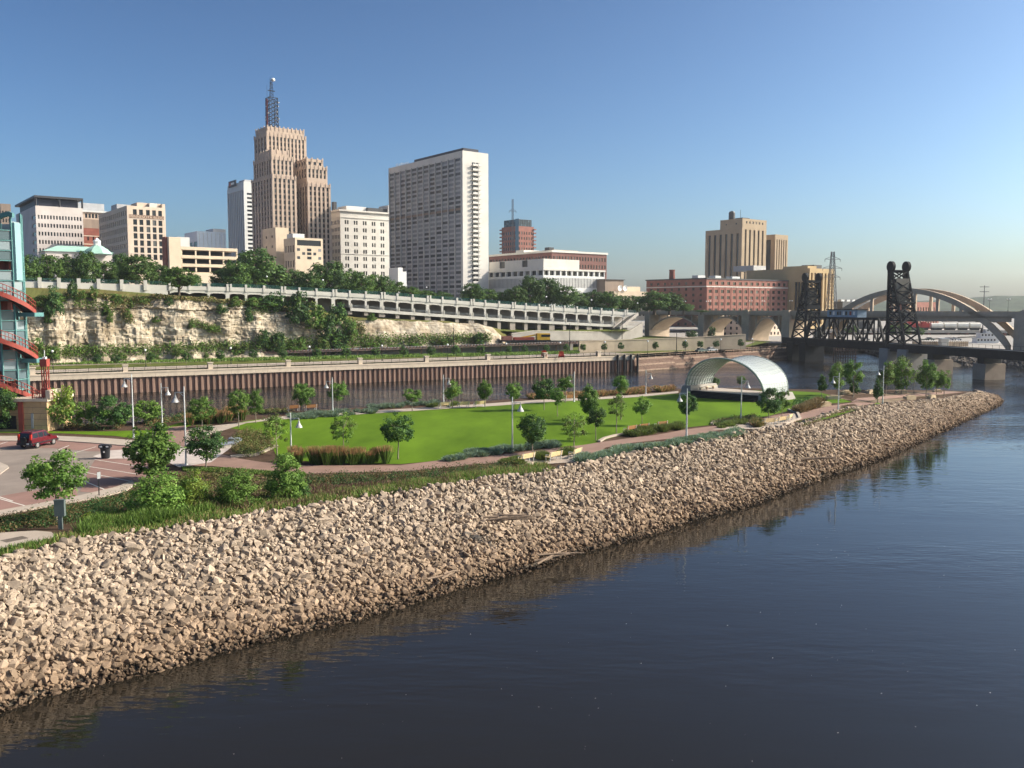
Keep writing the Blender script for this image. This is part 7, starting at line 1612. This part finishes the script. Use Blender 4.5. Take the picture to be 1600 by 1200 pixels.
for i, (px, Y, w, h) in enumerate(((1395, 470, 26, 20), (1412, 470, 24, 22), (1436, 480, 20, 16), (1330, 520, 26, 14), (1080, 420, 20, 18), (1112, 418, 14, 24))):
    s = Y / FPX; p = V(px, 530, Y); tree('far_tree', ['dull green tree under the rail viaduct left of the brick arches', 'bushy tree on the far quay right of the lift tower', 'low tree before the brick columns of the rail viaduct', 'tree beyond the operator cabin of the lift bridge', 'tree glimpsed through the first bridge arch', 'slim tree at the first bridge pier'][i], Vector((p.x, Y, 5)), w * s, h * s, .6, 'far', 'trees on the far bank', 'thick')

# ---- beds: loose plants filling a polygon
def in_poly(P, poly):
    x, y = P[:, 0], P[:, 1]; r = np.zeros(len(P), bool); n = len(poly)
    for i in range(n):
        x1, y1 = poly[i]; x2, y2 = poly[(i + 1) % n]
        c = ((y1 > y) != (y2 > y)) & (x < (x2 - x1) * (y - y1) / (y2 - y1 + 1e-12) + x1); r ^= c
    return r
def scatter(poly_px, n, z=IS_Z, seed=0):
    r = np.random.default_rng(seed); poly = [tuple(G(x, y, z)[:2]) for x, y in poly_px]; a = np.array(poly); lo, hi = a.min(0), a.max(0); out = []
    tot = 0
    while tot < n: q = r.uniform(lo, hi, (n * 2, 2)); q = q[in_poly(q, poly)]; out.append(q); tot += len(q)
    return np.concatenate(out)[:n], r
def height_noise(P, sc, seed):
    return np.array([mnoise.noise(Vector((x * sc + seed, y * sc, seed * .3))) for x, y in P]) * .5 + .5
def shrub_bed(name, label, poly, n, h, leaf, mats, share=.4, z=IS_Z, seed=0, clump=.55):
    """shrub clumps of leaves over a bed"""
    global rng; rng = np.random.default_rng(seed + 50); per = 26; nc = max(4, n // per); C, r = scatter(poly, nc, z, seed); hh = h * (.55 + .6 * r.random(nc)); k = np.repeat(np.arange(nc), per)
    d = norm(r.normal(size=(nc * per, 3))); d[:, 2] = np.abs(d[:, 2]); q = r.random((nc * per, 1)) ** .4; P = np.zeros((nc * per, 3)); P[:, :2] = C[k] + d[:, :2] * q * clump * (.7 + .6 * r.random(nc))[k][:, None]; P[:, 2] = z + .04 + d[:, 2] * q[:, 0] * hh[k]
    v, f = leaf_faces(P, d + rng.normal(size=d.shape) * .5 + np.array([0, 0, .3]), leaf * rng.uniform(.6, 1.4, len(P))); mi = (r.random(nc)[k] < share).astype(int)
    return tag(link(name, np_mesh(name, v, f, [LM[m] for m in mats], mi)), label, 'shrubs' if 'shrub' in name or 'hedge' in name else 'plants', kind='stuff')
def blade_bed(name, label, poly, n, h, w, mats, plume=0.0, z=IS_Z, seed=0, tuft=0.0, ntuft=0, lean=.35, shares=None, hn=.0):
    """grass blades; with tufts they spring from shared points; plume tops the stems with a second colour"""
    if tuft: C, r = scatter(poly, ntuft, z, seed); k = r.integers(0, ntuft, n); off = r.normal(size=(n, 2)) * tuft * .28; B = C[k] + off; dirv = np.concatenate([off / tuft * (.45 if h > 1.2 else 2.2), np.ones((n, 1))], 1) + r.normal(size=(n, 3)) * .12; th = (.75 + .5 * r.random(ntuft))[k]
    else: B, r = scatter(poly, n, z, seed); dirv = np.concatenate([r.normal(size=(n, 2)) * lean, np.ones((n, 1))], 1); th = .5 + r.random(n) * .7
    if hn: th = th * (.35 + 1.1 * height_noise(B, hn, seed + 1))
    dirv = norm(dirv); base = np.concatenate([B, np.full((n, 1), z)], 1); L = (h * th)[:, None]; side = norm(np.cross(dirv, norm(r.normal(size=(n, 3))))) * (w * .5) * r.uniform(.6, 1.4, (n, 1))
    top = base + dirv * L; mid = base + dirv * L * (.68 if plume else .55) + np.array([0, 0, .03])
    v = np.stack([base - side, base + side, mid + side * .9, mid - side * .9], 1); v2 = np.stack([mid - side * .9, mid + side * .9, top + side * .15, top - side * .15], 1)
    V_ = [v.reshape(-1, 3), v2.reshape(-1, 3)]; m1 = np.zeros(n, int) if shares is None else r.choice(len(shares), n, p=shares); m2 = m1.copy()
    if plume: m2 = np.where(r.random(n) < plume, len(mats) - 1, m1)
    AVV = np.concatenate(V_); FF = np.arange(len(AVV)).reshape(-1, 4); return tag(link(name, np_mesh(name, AVV, FF, [LM[m] if m in LM else M[m] for m in mats], np.concatenate([m1, m2]))), label, 'grass', kind='stuff')
LM['blade'] = leafmat('wild_grass_blades', (.065, .13, .022), (.13, .20, .04), .3); LM['blade_light'] = leafmat('light_grass_blades', (.115, .20, .03), (.19, .28, .06), .3); LM['straw'] = leafmat('straw_stalks', (.20, .15, .07), (.30, .22, .10), .2); LM['plume'] = leafmat('rust_orange_plumes', (.36, .19, .09), (.46, .27, .14), .3); LM['sedum'] = leafmat('dull_red_stems', (.105, .055, .042), (.17, .095, .065), .15)
TOPIN = [(-330, 982), (-150, 922), (0, 877), (130, 847), (250, 833), (360, 814), (407, 805), (470, 798), (540, 785), (610, 775), (700, 761), (762, 750), (832, 744), (870, 737)]
blade_bed('wild_grass', 'wild green grass growing along the crest of the stone bank', TOPIN + [(850, 728), (760, 742), (690, 748), (610, 762), (540, 770), (470, 780), (400, 790), (320, 796), (250, 805), (180, 812), (120, 838), (60, 858), (-60, 890), (-330, 950)], 30000, .62, .05, ['blade', 'blade_light', 'straw'], seed=3, shares=[.44, .24, .32], hn=.35)
blade_bed('tall_weeds', 'taller leafy weeds and grass between the shrubs and the bank', [(120, 836), (180, 808), (250, 806), (330, 798), (330, 806), (250, 822), (130, 842)], 7000, .95, .07, ['blade', 'blade_light'], seed=5, shares=[.45, .55], hn=.5)
blade_bed('verge_weeds', 'fresh green weeds around the corner walk', [(-200, 915), (0, 862), (60, 851), (100, 840), (150, 842), (0, 875), (-200, 935)], 6000, .35, .06, ['blade_light', 'blade'], seed=6, shares=[.6, .4], hn=.5)
shrub_bed('hedge_bed', 'dark green and reddish hedge below the near pavement', [(-200, 870), (-40, 826), (60, 803), (165, 785), (210, 772), (225, 790), (150, 806), (100, 820), (40, 828), (-60, 845)], 14000, .85, .13, ['dark', 'rust'], .35, seed=7)
shrub_bed('yellow_lily_bed', 'clump of yellow green strap leaved plants in the hedge gap', [(130, 812), (168, 806), (172, 812), (140, 818)], 900, .5, .2, ['yellow', 'light'], .4, seed=8, clump=.4)
shrub_bed('hedge_bed', 'low reddish green hedge behind the far pavement', [(-200, 676), (0, 672), (100, 672), (190, 672), (198, 662), (100, 664), (0, 666), (-200, 668)], 7000, .9, .2, ['dark', 'rust'], .4, seed=9)
shrub_bed('shrub_circle', 'rounded bed of red brown and green shrubs beside the plaza', [(362, 694), (368, 684), (385, 676), (410, 680), (428, 690), (428, 702), (410, 711), (385, 714), (366, 708)], 9000, 1.0, .16, ['rust', 'olive'], .55, seed=10)
shrub_bed('path_hedge', 'long low hedge of rusty and dark shrubs along the near side of the brick path', [(470, 750), (535, 744), (635, 741), (720, 732), (790, 727), (830, 730), (790, 740), (720, 748), (635, 756), (535, 760), (480, 764)], 13000, .75, .13, ['rust', 'dark'], .5, seed=12)
blade_bed('sedum_bed', 'dull red flowering stems on the dark bed by the shrubs', [(400, 804), (440, 782), (490, 764), (560, 760), (650, 756), (700, 750), (700, 760), (600, 774), (520, 786), (440, 798)], 14000, .5, .07, ['sedum', 'olive'], seed=13, shares=[.75, .25], hn=.4)
blade_bed('dry_stems', 'pale dry stems among the shrubs', [(285, 800), (330, 775), (340, 792), (400, 792), (390, 800), (320, 802)], 2600, .9, .05, ['straw', 'sedum', 'blade'], seed=14, shares=[.4, .35, .25], hn=.5)
blade_bed('feather_grass', 'row of tall feather grass with rusty orange plumes before the lawn', [(458, 726), (520, 727), (626, 726), (625, 722), (520, 722.5), (458, 721)], 5200, 1.5, .045, ['blade', 'blade_light', 'plume'], .75, seed=15, tuft=.42, ntuft=26, shares=[.75, .25, 0])
blade_bed('feather_grass_back', 'tall orange topped feather grass near the channel left of the lawn', [(296, 668), (340, 662), (382, 656), (380, 650), (330, 655), (294, 661)], 5000, 1.45, .07, ['blade', 'plume', 'plume'], .7, seed=16, tuft=.6, ntuft=30, shares=[.85, .15, 0])
blade_bed('shore_grass', 'rust and straw coloured grasses along the channel bank', [(830, 627), (930, 621), (1000, 615), (1062, 610), (1062, 606), (1000, 611), (930, 617), (830, 622)], 7000, .9, .10, ['plume', 'straw', 'olive', 'plume'], .4, seed=17, tuft=.8, ntuft=70, shares=[.35, .3, .35, 0])
blade_bed('tan_grass', 'clump of tan feather grass beside the flat sandstone block', [(1246, 648), (1276, 636), (1280, 630), (1262, 632), (1246, 641)], 3500, 1.1, .07, ['straw', 'straw'], .6, seed=18, tuft=.5, ntuft=16)
blade_bed('terrace_grass', 'rusty grass tuft at the left end of the right hand terrace', [(1176, 668), (1190, 668), (1191, 662), (1178, 662)], 1200, 1.0, .06, ['straw', 'plume', 'olive'], .5, seed=19, tuft=.5, ntuft=5, shares=[.4, .3, .3])
for i, (poly, nt, n, lab) in enumerate((([(700, 722), (760, 713), (800, 706), (868, 700), (868, 695), (800, 700), (740, 709), (700, 717)], 60, 9000, 'blue green grass tufts along the lawn left of the near lamp post'), ([(926, 718), (950, 704), (1000, 699), (1060, 690), (1110, 682), (1160, 673), (1158, 680), (1110, 689), (1050, 699), (990, 706), (950, 716)], 95, 15000, 'blue green grass tufts between the brick path and the stone bank'), ([(905, 724), (925, 722), (928, 713), (908, 715)], 5, 1500, 'blue green tuft right of the golden benches'), ([(840, 722), (852, 722), (852, 714), (842, 714)], 3, 900, 'dark green tuft between the first two golden benches'), ([(876, 718), (890, 716), (890, 709), (878, 710)], 3, 900, 'dark green tuft between the last two golden benches'), ([(978, 684), (1000, 681), (1030, 676), (1068, 671), (1062, 667), (1020, 671), (985, 677)], 26, 4500, 'green grass tufts in front of the orange brown benches'),
                                            ([(455, 657), (520, 652), (592, 646), (592, 641), (520, 645), (455, 650)], 55, 9000, 'blue green grass band at the channel side of the lawn'), ([(575, 640), (640, 636), (690, 632), (690, 629), (640, 632), (575, 636)], 40, 4500, 'blue green plants along the channel shore by the benches'), ([(665, 638), (683, 637), (683, 633), (668, 633)], 4, 800, 'dark tuft left of the first channel bench'), ([(700, 637), (716, 636), (716, 632), (702, 632)], 3, 600, 'dark tuft between the channel benches'), ([(1120, 671), (1180, 660), (1176, 656), (1118, 664)], 12, 1500, 'low dark plants at the end of the bandshell lawn'), ([(780, 731), (815, 727), (812, 719), (785, 722)], 8, 1800, 'green tufts left of the leftmost golden bench'))):
    blade_bed('ornamental_grass', lab, poly, n, .62 if i < 2 or i > 5 else .8, .06, ['blue', 'olive'] if i in (0, 1, 2, 6, 7) else ['olive', 'blade'], seed=30 + i, tuft=.6, ntuft=nt, shares=[.8, .2])
shrub_bed('point_shrubs', 'dark low shrubs behind the tan grass on the point', [(1240, 636), (1275, 628), (1276, 622), (1242, 628)], 1800, .7, .2, ['dark', 'mid'], .4, seed=60)
shrub_bed('lawn_end_shrubs', 'reddish low shrubs around the lamp post at the bandshell lawn edge', [(1110, 664), (1180, 656), (1182, 650), (1112, 659)], 3000, .6, .16, ['rust', 'dark'], .6, seed=61)
shrub_bed('bank_creeper', 'low brown creeping plants along the top of the right stone bank', [(1255, 666), (1330, 640), (1326, 634), (1290, 650), (1245, 660)], 3500, .28, .14, ['rust', 'olive'], .5, seed=62, clump=.7)
shrub_bed('shore_shrubs', 'dark shrubs along the channel shore left of the plaza', [(240, 668), (285, 657), (300, 652), (292, 648), (250, 656), (225, 662)], 3500, .7, .2, ['rust', 'dark'], .5, seed=63)
shrub_bed('channel_shrubs', 'low dark plants on the channel shore behind the lawn', [(330, 655), (390, 648), (455, 644), (455, 640), (390, 643), (330, 650)], 3500, .5, .2, ['olive', 'rust'], .5, seed=64)
# scrub at the cliff foot and dry grass on its crown
def cliff_scrub(name, label, pts, n, h, mats, share, seed, leaf=.45):
    global rng; rng = np.random.default_rng(seed); P = []; r = random.Random(seed)
    for _ in range(n):
        t = r.uniform(0, len(pts) - 1.001); i = int(t); px = lerp(pts[i][0], pts[i + 1][0], t - i); py = lerp(pts[i][1], pts[i + 1][1], t - i) + r.uniform(-1, 1) * lerp(pts[i][2], pts[i + 1][2], t - i)
        q = cliff_pt(px, py); P.append((q.x + r.gauss(0, .4), q.y - abs(r.gauss(0, .6)) - .1, q.z + r.random() * h))
    P = np.array(P); v, f = leaf_faces(P, rng.normal(size=P.shape) + np.array([.2, -.5, .6]), leaf * rng.uniform(.5, 1.4, len(P))); mi = (rng.random(len(P)) < share).astype(int)
    return tag(link(name, np_mesh(name, v, f, [LM[m] for m in mats], mi)), label, 'plants', kind='stuff')
cliff_scrub('dry_cliff_grass', 'dry brown and green grass along the rim of the cliff', [(-60, 455, 6), (40, 460, 12), (110, 460, 6), (140, 458, 5), (200, 467, 8), (260, 464, 4), (330, 468, 5), (420, 474, 4), (470, 486, 5)], 9000, 1.1, ['straw', 'olive'], .5, 71, .5)
cliff_scrub('cliff_foot_scrub', 'green scrub along the foot of the cliff', [(-60, 558, 6), (40, 556, 6), (150, 553, 6), (300, 548, 6), (420, 543, 6), (520, 538, 10), (600, 536, 7), (700, 533, 6), (770, 531, 4)], 13000, 2.0, ['olive', 'mid'], .5, 72, .55)
blade_bed('promenade_grass', 'strip of rough green grass between promenade and railway', [(20, 572), (400, 563.5), (700, 557), (905, 553), (905, 549), (700, 554), (400, 560), (20, 567)], 14000, .7, .22, ['blade', 'blade_light'], z=NBZ, seed=73, shares=[.6, .4], hn=.2)

# weeds that have taken hold on the ledges
for i, pts in enumerate(([(30, 476, 8), (90, 478, 8)], [(120, 474, 7), (150, 480, 8), (185, 486, 9)], [(175, 478, 4), (240, 474, 4)], [(300, 506, 5), (345, 518, 4)], [(195, 492, 8), (208, 502, 5)], [(395, 486, 8), (450, 482, 7)], [(560, 506, 6), (575, 520, 12)])):
    cliff_scrub('ledge_weeds', 'green and tan weeds on the cliff, patch ' + ['by the stair tower', 'below the first dark bushes', 'along the upper ledges', 'on the middle ledge', 'beside the small cave', 'left of the green gully', 'right of the green gully'][i], pts, 620, 1.1, ['olive', 'mid' if i % 2 else 'straw'], .4, 80 + i, .5)

# specks of foam and leaves drifting on the river
P, r_ = scatter([(0, 1190), (500, 1020), (1000, 880), (1600, 760), (1600, 1190)], 110, 0, 90); P3 = np.concatenate([P, np.full((len(P), 1), .012)], 1)
v, f = leaf_faces(P3, np.tile(np.array([0, 0, 1.0]), (len(P3), 1)), .03 + .06 * r_.random(len(P3)) ** 3); tag(link('floating_specks', np_mesh('floating_specks', v, f, M['concrete'])), 'pale specks of foam and leaves drifting on the dark river', 'debris', kind='stuff')

shrub_bed('ground_cover', 'low mixed ground cover around the big shrubs below the plaza', [(268, 742), (330, 735), (430, 742), (476, 752), (470, 768), (410, 790), (330, 792), (250, 788)], 9000, .45, .15, ['olive', 'rust'], .45, seed=66, clump=.6)
blade_bed('path_verge', 'short light grass along the near edge of the brick path', [(285, 731), (360, 733), (480, 742), (476, 746), (360, 739), (285, 737)], 5000, .22, .06, ['blade_light', 'blade'], seed=67, shares=[.6, .4])

# ================================================================== HAZE
mb = MB().box(-3400, 4600, -420, 4300, -5, 190); hz = bpy.data.materials.new('haze'); hz.use_nodes = True; hn_ = hz.node_tree
hn_.nodes.remove(hn_.nodes['Principled BSDF']); pv = hn_.nodes.new('ShaderNodeVolumePrincipled'); pv.inputs['Color'].default_value = (.90, .93, 1.0, 1); pv.inputs['Density'].default_value = .00008; pv.inputs['Anisotropy'].default_value = .25
hn_.links.new(pv.outputs[0], hn_.nodes['Material Output'].inputs['Volume']); hzo = tag(mb.build('haze', hz), kind='stuff')
